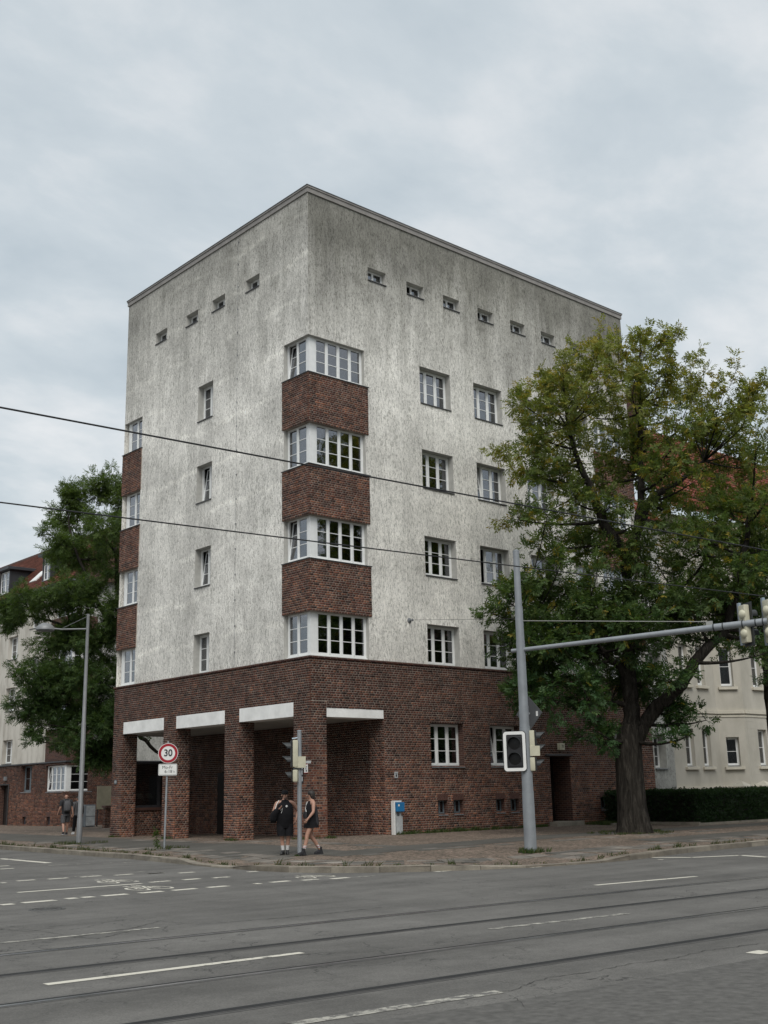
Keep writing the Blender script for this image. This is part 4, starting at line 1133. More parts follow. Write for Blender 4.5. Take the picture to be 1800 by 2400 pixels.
for k, (a, b) in enumerate(bays_n):
    m = MB()
    zt = a; zb = bays_n[k+1][1] if k < 2 else 3.75
    m.box(X0-.05, X0+.4, YC-.05, 38.08, zb, zt); m.box(X0+.4, 10.3, YC-.05, YC+.4, zb+.001, zt-.001)
    m.build('parapet', 'brick_dark', nb)
    window(nb, (X0+.2, 37.83, a+.02), 'L', 2.4, b-a-.04, 4, 3, sill=.2)
    window(nb, (X0+.25, YC+.2, a+.02), 'F', 1.2, b-a-.04, 2, 3, sill=.2)
m = MB(); m.box(X0-.04, X0+.3, YC-.04, 38.08, 14.2, 15.0); m.build('parapet', 'brick_dark', nb)
for (a, b, c, d) in nh[:9]:
    if c > 3: window(nb, (X0+.26, -a, c+.04), 'L', b-a, d-c-.05, 2, 3, sill=.26, curtains=[(0, .3, 0, 1)])
window(nb, (X0+.26, 41.5, 1.99), 'L', 1.6, 1.6, 2, 2, sill=.26, mat='window_dark', sillmat='sheet_grey')
window(nb, (X0+.1, 37.86, 1.95), 'L', 2.35, 1.53, 4, 3, sill=.1, tilt=(0,), sillmat='sheet_grey', curtains=[(0, 1, 0, 1)])
window(nb, (X0+.3, YC+.1, 1.95), 'F', 1.45, 1.53, 2, 3, sill=.1, sillmat='sheet_grey')
m = MB(); m.box(X0+.06, X0+.30, YC+.08, YC+.34, 1.9, 3.5); m.build('corner_post', 'window_white', nb)
m = MB(); m.box(X0+.3, X0+.36, 43.25, 44.6, -.2, 2.45); m.box(X0-.06, X0+.02, 43.15, 43.27, -.1, 2.5); m.box(X0-.06, X0+.02, 43.27, 44.7, 2.44, 2.52); m.build('door', 'door_dark', nb)
m = MB(); m.bbox(X0-.16, X0-.02, 43.55, 43.85, 2.72, 2.98, .02); m.build('door_lamp', 'sheet_grey', nb)
for y0 in (40.45, 37.02):
    m = MB(); m.box(X0+.1, X0+.14, y0, y0+.5, -.06, .43); m.build('cellar_grille', 'sheet_dark', nb)
    m = MB(); m.box(X0-.036, X0-.018, y0-.02, y0+.52, .43, .68); m.build('soldier_course', 'terracotta', nb)
# roof with dormers
tile_roof(nb, (X0-.4, 72, 14.95), (X0-.4, YC-.4, 14.95), (1, 0, 1.02), 26, 0.235, seed=3, cols=(0.135, 0.050, 0.034))
m = MB(); m.box(X0+3.75, X0+4.1, YC-.4, 72, 19.2, 19.38); m.build('ridge', 'terracotta', nb)
m = MB(); m.add([(X0-.4, YC-.35, 14.95), (X0+8.4, YC-.35, 14.95), (X0+4, YC-.35, 19.2)], [(0, 1, 2)]); m.quad((X0+4, YC-.4, 19.25), (X0+8.4, YC-.4, 14.9), (X0+8.4, 72, 14.9), (X0+4, 72, 19.25)); m.build('gable', 'brick_dark', nb)
m = MB()
pr_ = [(X0-.42+.09*math.cos(t_), 14.9+.09*math.sin(t_)) for t_ in np.linspace(math.pi, 2*math.pi, 7)]
m.add([(x, y, z) for y in (YC-.45, 72) for x, z in pr_], [(i, i+1, i+8, i+7) for i in range(6)]); m.box(X0-.34, X0, YC-.4, 72, 14.80, 14.90); m.build('gutter', 'sheet_grey', nb)
for (ya, yb) in ((39.1, 40.15), (45.5, 47.0), (52, 53.5)):
    m = MB(); xf = X0+.25
    m.box(xf+.06, xf+2.1, ya-.05, yb+.05, 15.3, 17.2); m.box(xf-.1, xf+.06, ya-.08, ya+.0, 15.4, 17.2); m.box(xf-.1, xf+.06, yb, yb+.08, 15.4, 17.2)
    m.build('dormer', 'zinc_black', nb)
    m = MB(); m.bbox(xf-.35, xf+2.5, ya-.35, yb+.35, 17.2, 17.42, .03); m.build('dormer_roof', 'zinc_black', nb)
    window(nb, (xf-.02, yb, 15.6), 'L', yb-ya, 1.55, 2, 3, sill=.1, sillmat='sheet_grey')
m = MB(); s_ = Vector((1, 0, 1.02)).normalized(); base = Vector((X0-.4, 0, 14.95))
p0 = base+s_*1.3; p1 = base+s_*2.5; nrm = Vector((-1.02, 0, 1)).normalized()*0.09
m.add([tuple(p0+nrm+Vector((0, 41.9, 0))), tuple(p0+nrm+Vector((0, 42.9, 0))), tuple(p1+nrm+Vector((0, 42.9, 0))), tuple(p1+nrm+Vector((0, 41.9, 0))),
       tuple(p0-nrm+Vector((0, 41.9, 0))), tuple(p0-nrm+Vector((0, 42.9, 0))), tuple(p1-nrm+Vector((0, 42.9, 0))), tuple(p1-nrm+Vector((0, 41.9, 0)))], [(3, 2, 1, 0), (0, 1, 5, 4), (1, 2, 6, 5), (2, 3, 7, 6), (3, 0, 4, 7)])
m.build('roof_light', 'sign_white', nb)
# yard: low brick wall with piers, grey bin box and a board
yw = empty('yard_wall', (8.4, 27.8, -.1)); tag(yw, 'low brick yard wall with terracotta coping behind the arcade end', 'wall')
m = MB(); m.box(7.35, 14, 27.7, 28.0, -.3, 0.95); c_ = m.build('wall', 'mortar', yw)
bmsh = BrickMesh(); bmsh.add(brick_layout(7.3, 14, -.2, .93, seed=90), PF(27.699), low=1.5); bmsh.add(brick_layout(-28.05, -27.65, -.2, .93, seed=91), PL(7.349), low=1.5); bmsh.build('brickwork', c_)
m = MB(); m.bbox(7.27, 14, 27.6, 28.08, .951, 1.07, .015); m.build('coping', 'terracotta', yw)
gp = empty('gate_pier', (7.45, 31.6, -.1)); tag(gp, 'short brick gate pier with flat grey cap beside the bin box', 'pier')
m = MB(); m.box(7.15, 7.6, 31.4, 31.8, -.3, 1.05); c_ = m.build('pier', 'mortar', gp)
bmsh = BrickMesh(); bmsh.add(brick_layout(7.12, 7.62, -.2, 1.03, seed=92), PF(31.399), low=1.5); bmsh.add(brick_layout(-31.82, -31.38, -.2, 1.03, seed=93), PL(7.149), low=1.5); bmsh.build('brickwork', c_)
m = MB(); m.bbox(7.05, 7.7, 31.3, 31.9, 1.051, 1.15, .02); m.build('cap', 'coping', gp)
bi = empty('bin_box', (8.1, 30.8, -.1)); tag(bi, 'grey metal two-door bin box in the yard entrance', 'bin')
m = MB(); m.bbox(7.72, 8.35, 30.8, 31.5, -.10, 1.12, .02); m.build('body', 'bin_grey', bi)
for z0, z1 in ((-.04, .46), (.50, 1.06)):
    m = MB(); m.bbox(7.76, 8.31, 30.775, 30.799, z0, z1, .008); m.build('door', 'pale_paint', bi)
bd = empty('notice_board', (9.3, 30.9, 1.0)); tag(bd, 'yellowish weathered board standing above the low yard wall', 'board')
m = MB(); m.bbox(8.55, 9.55, 31.05, 31.1, .85, 2.15, .01); m.build('panel', 'board', bd)
m = MB(); m.box(8.6, 8.66, 31.1, 31.15, -.12, 2.1); m.build('post', 'sheet_dark', bd)
m = MB(); m.box(9.44, 9.5, 31.1, 31.15, -.12, 2.1); m.build('post', 'sheet_dark', bd)

# ------------------------------------------------------------------ plaster wing and beige house on the right
wg = empty('plaster_wing', (20, .3, 0)); tag(wg, 'lower grey plaster wing with red roof joined to the brick block', 'building')
m = MB()
whs = [(19.35, 20.25, 2.22, 3.7)]+[(19.5, 20.4, z, z+1.5) for z in (5.9, 9.3)]
wall_grid(m, PF(0.02), W_R+.002, 20.85, -.3, 13.6, whs, .45, 0, 1)
m.quad((20.85, .02, -.3), (20.85, 10, -.3), (20.85, 10, 13.6), (20.85, .02, 13.6))
m.build('plaster_wall', ['plaster_wing', 'reveal'], wg)
m = MB(); m.box(W_R+.1, 20.7, 1.5, 9, -.2, 13.5); m.build('interior', 'interior', wg)
window(wg, (19.35, .42, 2.26), 'F', .9, 1.42, 2, 3, sill=.45, sill_over=.02, sillmat='sheet_grey', mull=.07)
for z in (5.9, 9.3): window(wg, (19.5, .42, z+.04), 'F', .9, 1.42, 2, 3, sill=.45, sillmat='sheet_grey', mull=.07)
tile_roof(wg, (W_R+.05, -.3, 13.6), (21.0, -.3, 13.6), (0, 1, .95), 26, .30, seed=6, cols=(.20, .062, .04), jitter=.12)

bg = empty('beige_house', (24, .25, 0)); tag(bg, 'old beige stucco house with polygonal bay and string course behind the hedge', 'building')
YA = .25; BX0, BX1, BY1 = 24.95, 26.05, -.55
ghs = []
for z, hh in ((2.32, 1.72), (6.1, 1.9), (9.9, 1.9)):
    ghs += [(22.15, 22.85, z, z+hh), (23.55, 24.2, z, z+hh)]
m = MB()
wall_grid(m, PF(YA), 20.9, BX0, -.3, 14.2, ghs, .25)
m.quad((20.9, 9, -.3), (20.9, YA, -.3), (20.9, YA, 14.2), (20.9, 9, 14.2))
dB = Vector((BX1-BX0, BY1-YA, 0)); LB = dB.length; dB.normalize(); nB = Vector((dB.y, -dB.x, 0))
PBm = lambda u, z, n: (BX0+dB.x*u+nB.x*n, YA+dB.y*u+nB.y*n, z)
bhs = [(.33, .98, z, z+hh) for z, hh in ((2.32, 1.35), (6.1, 1.9), (9.9, 1.9))]
wall_grid(m, PBm, 0, LB, -.3, 14.2, bhs, .25)
chs = [(27.1, 27.9, z, z+hh) for z, hh in ((2.32, 1.72), (6.1, 1.9), (9.9, 1.9))]+[(31, 31.8, 2.32, 4.0), (33, 33.8, 2.32, 4.0)]
wall_grid(m, PF(BY1), BX1, 45, -.3, 14.2, chs, .25)
m.build('stucco_wall', 'stucco_beige', bg)
m = MB(); m.box(21.2, 44, 1.6, 9, -.2, 14); m.build('interior', 'interior', bg)
def trim(z0, z1, pr):
    k = MB()
    k.box(20.9, BX0, YA-pr, YA, z0, z1)
    k.add([PBm(0, z0, 0), PBm(LB, z0, 0), PBm(LB, z0, pr), PBm(0, z0, pr), PBm(0, z1, 0), PBm(LB, z1, 0), PBm(LB, z1, pr), PBm(0, z1, pr)], [(0, 1, 2, 3), (7, 6, 5, 4), (3, 2, 6, 7), (2, 1, 5, 6), (0, 3, 7, 4)])
    k.box(BX1, 45, BY1-pr, BY1, z0+.001, z1-.001)
    return k.build('string_course', 'stucco_trim', bg)
trim(4.78, 4.95, .07); trim(4.62, 4.70, .03); trim(1.30, 1.42, .10); trim(8.4, 8.6, .08); trim(13.9, 14.25, .25)
m = MB()
for k in range(8):
    z = 1.9+k*.36
    m.box(BX1+.15, BX1+.75, BY1-.006, BY1+.01, z, z+.335)
m.build('quoin_band', 'stucco_beige', bg)
def hwin(O, fac, w, h):
    window(bg, O, fac, w, h, 1, 2, sill=.2, sill_over=.0, sillmat='sheet_grey', curtains=[(0.05, .95, .05, .95)])
for (a, b, c, d) in ghs: hwin((a, YA+.2, c+.03), 'F', b-a, d-c-.04)
for (a, b, c, d) in bhs: hwin(PBm(a, c+.03, -.2), math.atan2(dB.y, dB.x), b-a, d-c-.04)
for (a, b, c, d) in chs: hwin((a, BY1+.2, c+.03), 'F', b-a, d-c-.04)
for (a, b, c, d) in ghs:
    k = MB(); k.bbox(a-.16, b+.16, YA-.12, YA+.0, c-.16, c-.03, .012); k.build('sill_moulding', 'stucco_trim', bg)
for (a, b, c, d) in chs:
    k = MB(); k.bbox(a-.16, b+.16, BY1-.12, BY1+.0, c-.16, c-.03, .012); k.build('sill_moulding', 'stucco_trim', bg)
for (a, b, c, d) in bhs:
    k = MB(); k.obox(PBm((a+b)/2, c-.10, .06), (b-a+.3, .12, .13), Matrix.Rotation(math.atan2(dB.y, dB.x), 3, 'Z')); k.build('sill_moulding', 'stucco_trim', bg)
tile_roof(bg, (20.9, -.9, 14.3), (45, -.9, 14.3), (0, 1, 1.15), 26, .33, seed=7, cols=(.20, .062, .040), jitter=.12)
m = MB(); m.box(25.5, 26.2, 4, 4.7, 18, 22.5); m.build('chimney', 'brick_dark', bg)
m = MB(); m.bbox(25.42, 26.28, 3.92, 4.78, 22.5, 22.7, .02); m.build('chimney_cap', 'coping', bg)
# low garden wall with pyramid caps
gw_ = empty('garden_wall', (25, -2.2, -.1)); tag(gw_, 'white garden wall with pyramid capped posts behind the hedge', 'wall')
m = MB(); m.box(20.5, 40, -2.2, -2.0, -.2, 1.18); m.build('wall', 'stucco_beige', gw_)
m = MB(); m.bbox(20.45, 40, -2.27, -1.93, 1.181, 1.29, .012); m.build('rail', 'stucco_trim', gw_)
for k in range(60):
    if k > 30: break
    m = MB(); m.box(20.6+k*.45, 20.9+k*.45, -2.225, -2.2, 1.06, 1.14); m.build('dentil', 'sign_white', gw_)
for x in (22.7, 24.6, 26.6, 28.6):
    m = MB(); m.box(x-.24, x+.24, -2.36, -1.84, -.2, 1.32); m.build('post', 'stucco_trim', gw_)
    m = MB(); m.add([(x-.36, -2.48, 1.32), (x+.36, -2.48, 1.32), (x+.36, -1.72, 1.32), (x-.36, -1.72, 1.32), (x-.36, -2.48, 1.37), (x+.36, -2.48, 1.37), (x+.36, -1.72, 1.37), (x-.36, -1.72, 1.37), (x, -2.1, 1.62)],
                [(3, 2, 1, 0), (0, 1, 5, 4), (1, 2, 6, 5), (2, 3, 7, 6), (3, 0, 4, 7), (4, 5, 8), (5, 6, 8), (6, 7, 8), (7, 4, 8)]); m.build('pyramid_cap', 'stucco_trim', gw_)

# ------------------------------------------------------------------ street furniture
RX = lambda a: Matrix.Rotation(a, 3, 'X')
def zrot(a): return Matrix.Rotation(a, 3, 'Z')
# street lamp
lx, ly = -3.5, 9.43; lz = pz(lx, ly)
lp = empty('street_lamp', (lx, ly, lz)); tag(lp, 'tall grey street lamp with side arm and domed head', 'street lamp')
m = MB(); m.tube([(lx, ly, lz-.05), (lx, ly, lz+.9), (lx, ly, lz+.92), (lx, ly, lz+4.4), (lx, ly, lz+4.42), (lx, ly, 8.38)], [.105, .10, .09, .082, .072, .055], 16); smooth_by_angle(m.build('post', 'lamp_grey', lp))
ad = Vector((-.75, .62, 0)).normalized()
T0 = Vector((lx, ly, 7.80)); E0 = T0+ad*1.42+Vector((0, 0, .05))
m = MB(); m.tube([T0, T0+ad*1.0, E0], [.032, .032, .030], 10); smooth_by_angle(m.build('arm', 'lamp_grey', lp))
m = MB(); m.tube([(lx, ly, 8.3), T0+ad*.95+Vector((0, 0, .05))], .009, 6); m.build('stay', 'lamp_grey', lp)
hd = T0+ad*1.62+Vector((0, 0, -.02))
m = MB()
m.lathe([(.36, 0), (.355, .05), (.32, .13), (.24, .21), (.13, .26), (0.0, .275)], hd, Matrix.Identity(3), 24)
smooth_by_angle(m.build('lamp_hood', 'lamp_grey', lp))
m = MB(); m.lathe([(.345, .005), (.32, -.03), (.0, -.035)], hd, Matrix.Identity(3), 24); smooth_by_angle(m.build('lamp_glass', 'sheet_grey', lp))
# 30 sign
sx, sy = -4.5, 1.63; sz = pz(sx, sy)
sg = empty('speed_limit_sign', (sx, sy, sz)); tag(sg, 'round red ringed 30 speed limit sign on thin galvanised pole', 'traffic sign')
sdv = Vector((-24.1-sx, -31.0-sy, 0)).normalized()
sa = math.atan2(sdv.y, sdv.x)+math.pi/2+0.05
SR = zrot(sa)         # local -y faces the viewer, local x to the viewer's right
def SG(x, y, z): return Vector((sx, sy, 0))+SR@Vector((x, y, 0))+Vector((0, 0, z))
m = MB(); m.tube([SG(-.05, .05, sz-.05), SG(.0, .05, 3.18)], .032, 10); smooth_by_angle(m.build('pole', 'galvanised', sg))
cz = 2.80; Rr = SR@Matrix.Rotation(RAD(90), 3, 'X')
m = MB(); m.lathe([(0.0, .0), (.305, .0), (.315, .006), (.315, .02), (.0, .02)], SG(0, .0, cz), Rr, 40); m.build('disc', 'sign_white', sg)
m = MB(); m.lathe([(.22, .0235), (.30, .0235)], SG(0, .0, cz), Rr, 40); m.build('ring', 'sign_red', sg)
m = MB(); m.lathe([(.0, -.004), (.315, -.004)], SG(0, .0, cz), Rr, 40); m.build('back', 'sign_back', sg)
TM = Matrix.Translation(SG(0, -.026, cz)) @ (SR@RX(RAD(90))).to_4x4()
text_mesh('numeral', '30', 0.30, 'ink_black', TM, sg, bold=.006, sx=.92)
m = MB(); pts = []
def rrect(mb, w, h, rad, y0, y1, cz_, mi=0, n=5):
    ring = []
    for cx_, cz2, a0 in ((w/2-rad, h/2-rad, 0), (-w/2+rad, h/2-rad, math.pi/2), (-w/2+rad, -h/2+rad, math.pi), (w/2-rad, -h/2+rad, 1.5*math.pi)):
        for k in range(n+1):
            a = a0+math.pi/2*k/n; ring.append((cx_+rad*math.cos(a), cz2+rad*math.sin(a)))
    N_ = len(ring)
    vs = [(x, y0, cz_+z) for x, z in ring]+[(x, y1, cz_+z) for x, z in ring]
    fs = [tuple(range(N_-1, -1, -1)), tuple(range(N_, 2*N_))]+[(i, (i+1) % N_, N_+(i+1) % N_, N_+i) for i in range(N_)]
    return vs, fs
vs, fs = rrect(m, .60, .37, .04, -.008, .008, 2.285); m.add([SG(*v) for v in vs], [tuple(reversed(f)) for f in fs]); m.build('plate_back', 'sign_back', sg)
m = MB(); vs, fs = rrect(m, .585, .355, .035, -.0105, -.0085, 2.285); m.add([SG(*v) for v in vs], [tuple(reversed(f)) for f in fs]); m.build('plate_edge', 'sign_white', sg)
m = MB(); vs, fs = rrect(m, .555, .325, .028, -.0125, -.011, 2.285); m.add([SG(*v) for v in vs], [tuple(reversed(f)) for f in fs]); m.build('plate_line', 'ink_black', sg)
m = MB(); vs, fs = rrect(m, .54, .31, .025, -.0145, -.013, 2.285); m.add([SG(*v) for v in vs], [tuple(reversed(f)) for f in fs]); m.build('plate_face', 'sign_white', sg)
for txt, z, x in (('Mo-Fr', 2.355, -.01), ('6-18', 2.225, .02)):
    text_mesh('lettering', txt, 0.135, 'ink_black', Matrix.Translation(SG(x, -.0165, z)) @ (SR@RX(RAD(90))).to_4x4(), sg)
text_mesh('lettering', 'h', 0.105, 'sheet_grey', Matrix.Translation(SG(.20, -.0165, 2.215)) @ (SR@RX(RAD(90))).to_4x4(), sg)

# signal head builder: local frame, lenses face local -y
def signal_head(parent, O, ang, n=3, lens_r=.105, body='signal_cream', pitch=.30, w=.32, depth=.16, hood=.22, board=None, frame=False, hoodmat='signal_hood'):
    R = zrot(ang); O = Vector(O)
    P = lambda x, y, z: O+R@Vector((x, y, z))
    H = n*pitch
    def lb(mb, x0, x1, y0, y1, z0, z1, bev=.02):
        t_ = MB(); t_.bbox(x0, x1, y0, y1, z0, z1, bev); mb.add([P(*v) for v in t_.v], t_.f)
    mb = MB(); lb(mb, -w/2, w/2, 0, depth, 0, H, .035); smooth_by_angle(mb.build('signal_body', body, parent))
    mb = MB(); lb(mb, -w/2+.01, w/2-.01, -.035, -.001, .01, H-.01, .012); mb.build('signal_front', 'signal_black', parent)
    for k in range(n):
        zc = pitch*(k+.5)
        mb = MB(); mb.lathe([(0, .012), (lens_r*.6, .008), (lens_r, 0)], P(0, -.037, zc), R@RX(RAD(90)), 18); smooth_by_angle(mb.build('lens', 'lens', parent))
        mb = MB()
        prof = [(lens_r+.012, 0), (lens_r+.012, hood)]
        a0, a1 = -.35, math.pi+.35
        cnt = 14; vs = []
        for kk in range(cnt+1):
            a = a0+(a1-a0)*kk/cnt
            dep = hood*(0.45+.55*max(0, math.sin(a)))
            for rr, yy in ((lens_r+.008, 0), (lens_r+.008, -dep), (lens_r+.016, -dep), (lens_r+.016, 0)):
                vs.append(P(rr*math.cos(a), -.036+yy, zc+rr*math.sin(a)))
        mb.add(vs, [(4*i+j, 4*i+(j+1) % 4, 4*i+4+(j+1) % 4, 4*i+4+j) for i in range(cnt) for j in range(4)])
        smooth_by_angle(mb.build('hood', hoodmat, parent))
    if board:
        bw, bh = board
        mb = MB(); vs, fs = rrect(mb, bw, bh, .09, -.02, .0, H/2); mb.add([P(*v) for v in vs], [tuple(reversed(f)) for f in fs]); mb.build('backboard', 'signal_black', parent)
        if frame:
            mb = MB(); vs1, _ = rrect(mb, bw-.03, bh-.03, .085, -.024, -.021, H/2); vs2, _ = rrect(mb, bw-.19, bh-.19, .03, -.024, -.021, H/2)
            q = len(vs1)//2
            va = [P(v[0], -.026, v[2]) for v in vs1[:q]]+[P(v[0], -.026, v[2]) for v in vs2[:q]]
            mb.add(va, [(i, (i+1) % q, q+(i+1) % q, q+i) for i in range(q)]); mb.build('white_border', 'sign_white', parent)
# kerbside signal post
px_, py_ = -4.71, -5.56; pzz = pz(px_, py_)
sp = empty('signal_post', (px_, py_, pzz)); tag(sp, 'slim grey traffic signal post in front of the corner pillar', 'traffic light')
m = MB(); m.tube([(px_, py_, pzz-.05), (px_, py_, 3.10), (px_, py_, 3.101), (px_, py_, 3.14)], [.062, .058, .066, .06], 14); smooth_by_angle(m.build('post', 'mast_grey', sp))
ha = math.atan2(-.74, -.67)+math.pi/2      # placeholder orientation, lenses look along the kerb to the left
vd = Vector((24.1-4.71+.0, 31.0-5.56, 0)).normalized()   # from camera to post
lf = Vector((-vd.y, vd.x, 0))               # viewer's left
def face_ang(dirv): return math.atan2(dirv.y, dirv.x)+math.pi/2
fa = face_ang((lf*1.0-vd*0.12).normalized())
hp = Vector((px_, py_, 0))+lf*.20+vd*(-.02)
signal_head(sp, (hp.x, hp.y, 2.15), fa, 2, .10, pitch=.36, w=.30, depth=.15, hood=.24)
hp2 = Vector((px_, py_, 0))+lf*.16-vd*.05
signal_head(sp, (hp2.x, hp2.y, 1.76), face_ang((lf*.8+vd*.2).normalized()), 1, .09, pitch=.32, w=.24, depth=.13, hood=.20)
m = MB(); q = Vector((px_, py_, 2.16)); m.obox(q-vd*.03-lf*.02+Vector((0, 0, .12)), (.30, .2, .30), zrot(math.atan2(-lf.y, -lf.x))); m.build('control_box', 'signal_cream', sp)
m = MB(); m.obox(q-lf*.24+Vector((0, 0, .12)), (.14, .08, .07), zrot(math.atan2(-lf.y, -lf.x))); m.build('call_button', 'pale_paint', sp)
m = MB(); m.tube([q+lf*.2+Vector((0, 0, .75)), q+Vector((0, 0, .78))], .02, 8); m.tube([q+lf*.18+Vector((0, 0, -.05)), q+Vector((0, 0, -.05))], .02, 8); m.build('bracket', 'signal_blue', sp)
# signal mast with outrigger arm
mx, my = -0.64, -10.15; mz = pz(mx, my)
ms_ = empty('signal_mast', (mx, my, mz)); tag(ms_, 'thick tapered grey steel mast carrying a long signal arm over the road', 'signal mast')
m = MB(); m.tube([(mx, my, mz-.1), (mx, my, 1.36), (mx, my, 1.37), (mx, my, 3.05), (mx, my, 3.06), (mx, my, 3.6), (mx, my, 3.61), (mx, my, 5.35), (mx, my, 5.36), (mx, my, 6.3), (mx, my, 6.31), (mx, my, 7.88)], [.165, .155, .148, .142, .134, .132, .125, .118, .112, .108, .094, .085], 20); smooth_by_angle(m.build('pole', 'mast_grey', ms_), .35)
m = MB()
for z, r in ((1.36, .158), (3.05, .145), (3.6, .135), (5.35, .121), (6.3, .11)): m.lathe([(r-.03, -.012), (r, -.012), (r, .012), (r-.03, .012)], (mx, my, z), Matrix.Identity(3), 20)
m.lathe([(.0, .06), (.05, .055), (.088, .03), (.088, 0)], (mx, my, 7.85), Matrix.Identity(3), 18)
m.build('collar', 'mast_grey', ms_)
AB = Vector((mx, my, 5.12)); AE = Vector((1.4, -16.4, 5.3))
ax = (AE-AB).normalized()
m = MB(); m.tube([AB-ax*.28, AB-ax*.27, AB, AB+(AE-AB)*.5, AE-ax*1.35, AE-ax*1.34, AE], [.04, .055, .056, .068, .079, .087, .088], 16); smooth_by_angle(m.build('arm', 'mast_grey', ms_), .5)
for t_ in (1.33, 1.1, .62, .3, .12):
    m = MB(); m.tube([AE-ax*t_, AE-ax*(t_-.03)], .094, 16); m.build('clamp', 'signal_hood', ms_)
m = MB(); m.tube([(mx, my, 5.92), AE-ax*1.45+Vector((0, 0, .16))], .010, 6); m.obox(AE-ax*1.42+Vector((0, 0, .12)), (.16, .05, .1), zrot(math.atan2(ax.y, ax.x))); m.build('stay', 'wire_pale', ms_)
# mast signals: tram signal with white border toward the viewer, car signal to the right
vm = Vector((24.1-.64, 31.0-10.15, 0)).normalized(); lm = Vector((-vm.y, vm.x, 0))
q = Vector((mx, my, 0))+lm*.29-vm*.14
tg = empty('tram_signal', (q.x, q.y, 2.0)); tag(tg, 'two-lens tram signal with white bordered backboard on the mast', 'traffic light')
signal_head(tg, (q.x, q.y, 2.02), face_ang((-vm+lm*.12).normalized()), 2, .16, body='signal_black', pitch=.40, w=.42, depth=.12, hood=.16, board=(.62, 1.06), frame=True)
q = Vector((mx, my, 0))-lm*.26+vm*.02
cg = empty('traffic_signal', (q.x, q.y, 1.9)); tag(cg, 'cream-backed signal with black hoods on the right of the mast', 'traffic light')
signal_head(cg, (q.x, q.y, 2.30), face_ang((-lm*1.0-vm*.08).normalized()), 2, .105, pitch=.33, w=.30, depth=.14, hood=.24)
signal_head(cg, (q.x+lm.x*.02, q.y+lm.y*.02, 1.90), face_ang((-lm*1.0-vm*.05).normalized()), 1, .10, pitch=.36, w=.30, depth=.14, hood=.22)
m = MB(); m.obox(q+lm*.02-vm*.10+Vector((0, 0, 2.42)), (.26, .12, .26), zrot(math.atan2(lm.y, lm.x))); m.build('control_box', 'signal_cream', cg)
m = MB(); m.tube([q+Vector((0, 0, 2.85)), q+lm*.25+Vector((0, 0, 2.85))], .02, 8); m.tube([q+Vector((0, 0, 2.1)), q+lm*.25+Vector((0, 0, 2.1))], .02, 8); m.build('bracket', 'signal_cream', cg)
# diamond priority road sign seen from behind
q = Vector((mx, my, 0))-lm*.14+vm*.18
gv = empty('priority_sign', (q.x, q.y, 3.1)); tag(gv, 'dark back of a diamond sign fixed to the mast behind the signals', 'traffic sign')
Rg = zrot(face_ang((vm*.75-lm*.66).normalized()))
m = MB(); hh_ = .46
vs = [(hh_*math.cos(a), -.006, 3.42+hh_*math.sin(a)) for a in (0, math.pi/2, math.pi, 1.5*math.pi)]+[(hh_*math.cos(a), .006, 3.42+hh_*math.sin(a)) for a in (0, math.pi/2, math.pi, 1.5*math.pi)]
m.add([q+Rg@Vector((v[0], v[1], 0))+Vector((0, 0, v[2])) for v in vs], [(3, 2, 1, 0), (4, 5, 6, 7), (0, 1, 5, 4), (1, 2, 6, 5), (2, 3, 7, 6), (3, 0, 4, 7)]); m.build('panel', 'sign_back', gv)
m = MB(); cc_ = q+Rg@Vector((-.28, .0075, 0))+Vector((0, 0, 3.40)); m.obox(cc_, (.07, .002, .13), Rg); m.build('sticker', 'paper_white', gv)
m = MB(); m.obox(q+vm*.0+lm*.03+Vector((0, 0, 3.42)), (.2, .05, .05), zrot(math.atan2(lm.y, lm.x))); m.build('bracket', 'galvanised', gv)
# signals hung on the arm, seen from behind
va = Vector((24.1+1.0, 31.0-16, 0)).normalized(); la = Vector((-va.y, va.x, 0))
for i, (t_, lab) in enumerate(((.66, 'signal head seen from behind on the outrigger arm, inner of the pair'), (.07, 'signal head seen from behind at the tip of the outrigger arm'))):
    c = AE-ax*t_
    hz_ = empty('overhead_signal', (c.x, c.y, c.z)); tag(hz_, lab, 'traffic light', 'overhead signals on the arm')
    away = (va*.50-la*.86).normalized(); an = face_ang(away)
    o_ = c+away*.20; big = 1.0 if i == 0 else 1.12
    R = zrot(an)
    P = lambda x, y, z: o_+R@Vector((x, y, z))
    def lb(x0, x1, y0, y1, z0, z1, bev, nm, mt):
        t2 = MB(); t2.bbox(x0, x1, y0, y1, z0, z1, bev); k = MB(); k.add([P(*v) for v in t2.v], t2.f); return k.build(nm, mt, hz_)
    H2 = .50*big
    lb(-.24*big, .24*big, -.02, .0, -H2-.04, H2+.04, .008, 'backboard', 'signal_hood')
    smooth_by_angle(lb(-.14, .14, .001, .15, -H2+.04, H2-.02, .03, 'signal_body', 'signal_cream'))
    for z in (.24*big, -.24*big):
        k = MB(); k.lathe([(.125, 0), (.115, .05), (.07, .09), (0, .105)], P(-.04, .13, z), R@RX(RAD(-90)), 18); smooth_by_angle(k.build('reflector_dome', 'signal_cream', hz_))
        k = MB(); k.lathe([(.13, 0), (.13, .2)], P(0, -.02, z), R@RX(RAD(90)), 16, a0=-.3, a1=math.pi+.3); k.build('hood', 'signal_hood', hz_)
    lb(.135, .20, .05, .12, -H2, H2+.06, .006, 'mounting_rail', 'signal_blue'); lb(.21, .235, .05, .12, -H2, H2+.06, .004, 'mounting_rail', 'galvanised')
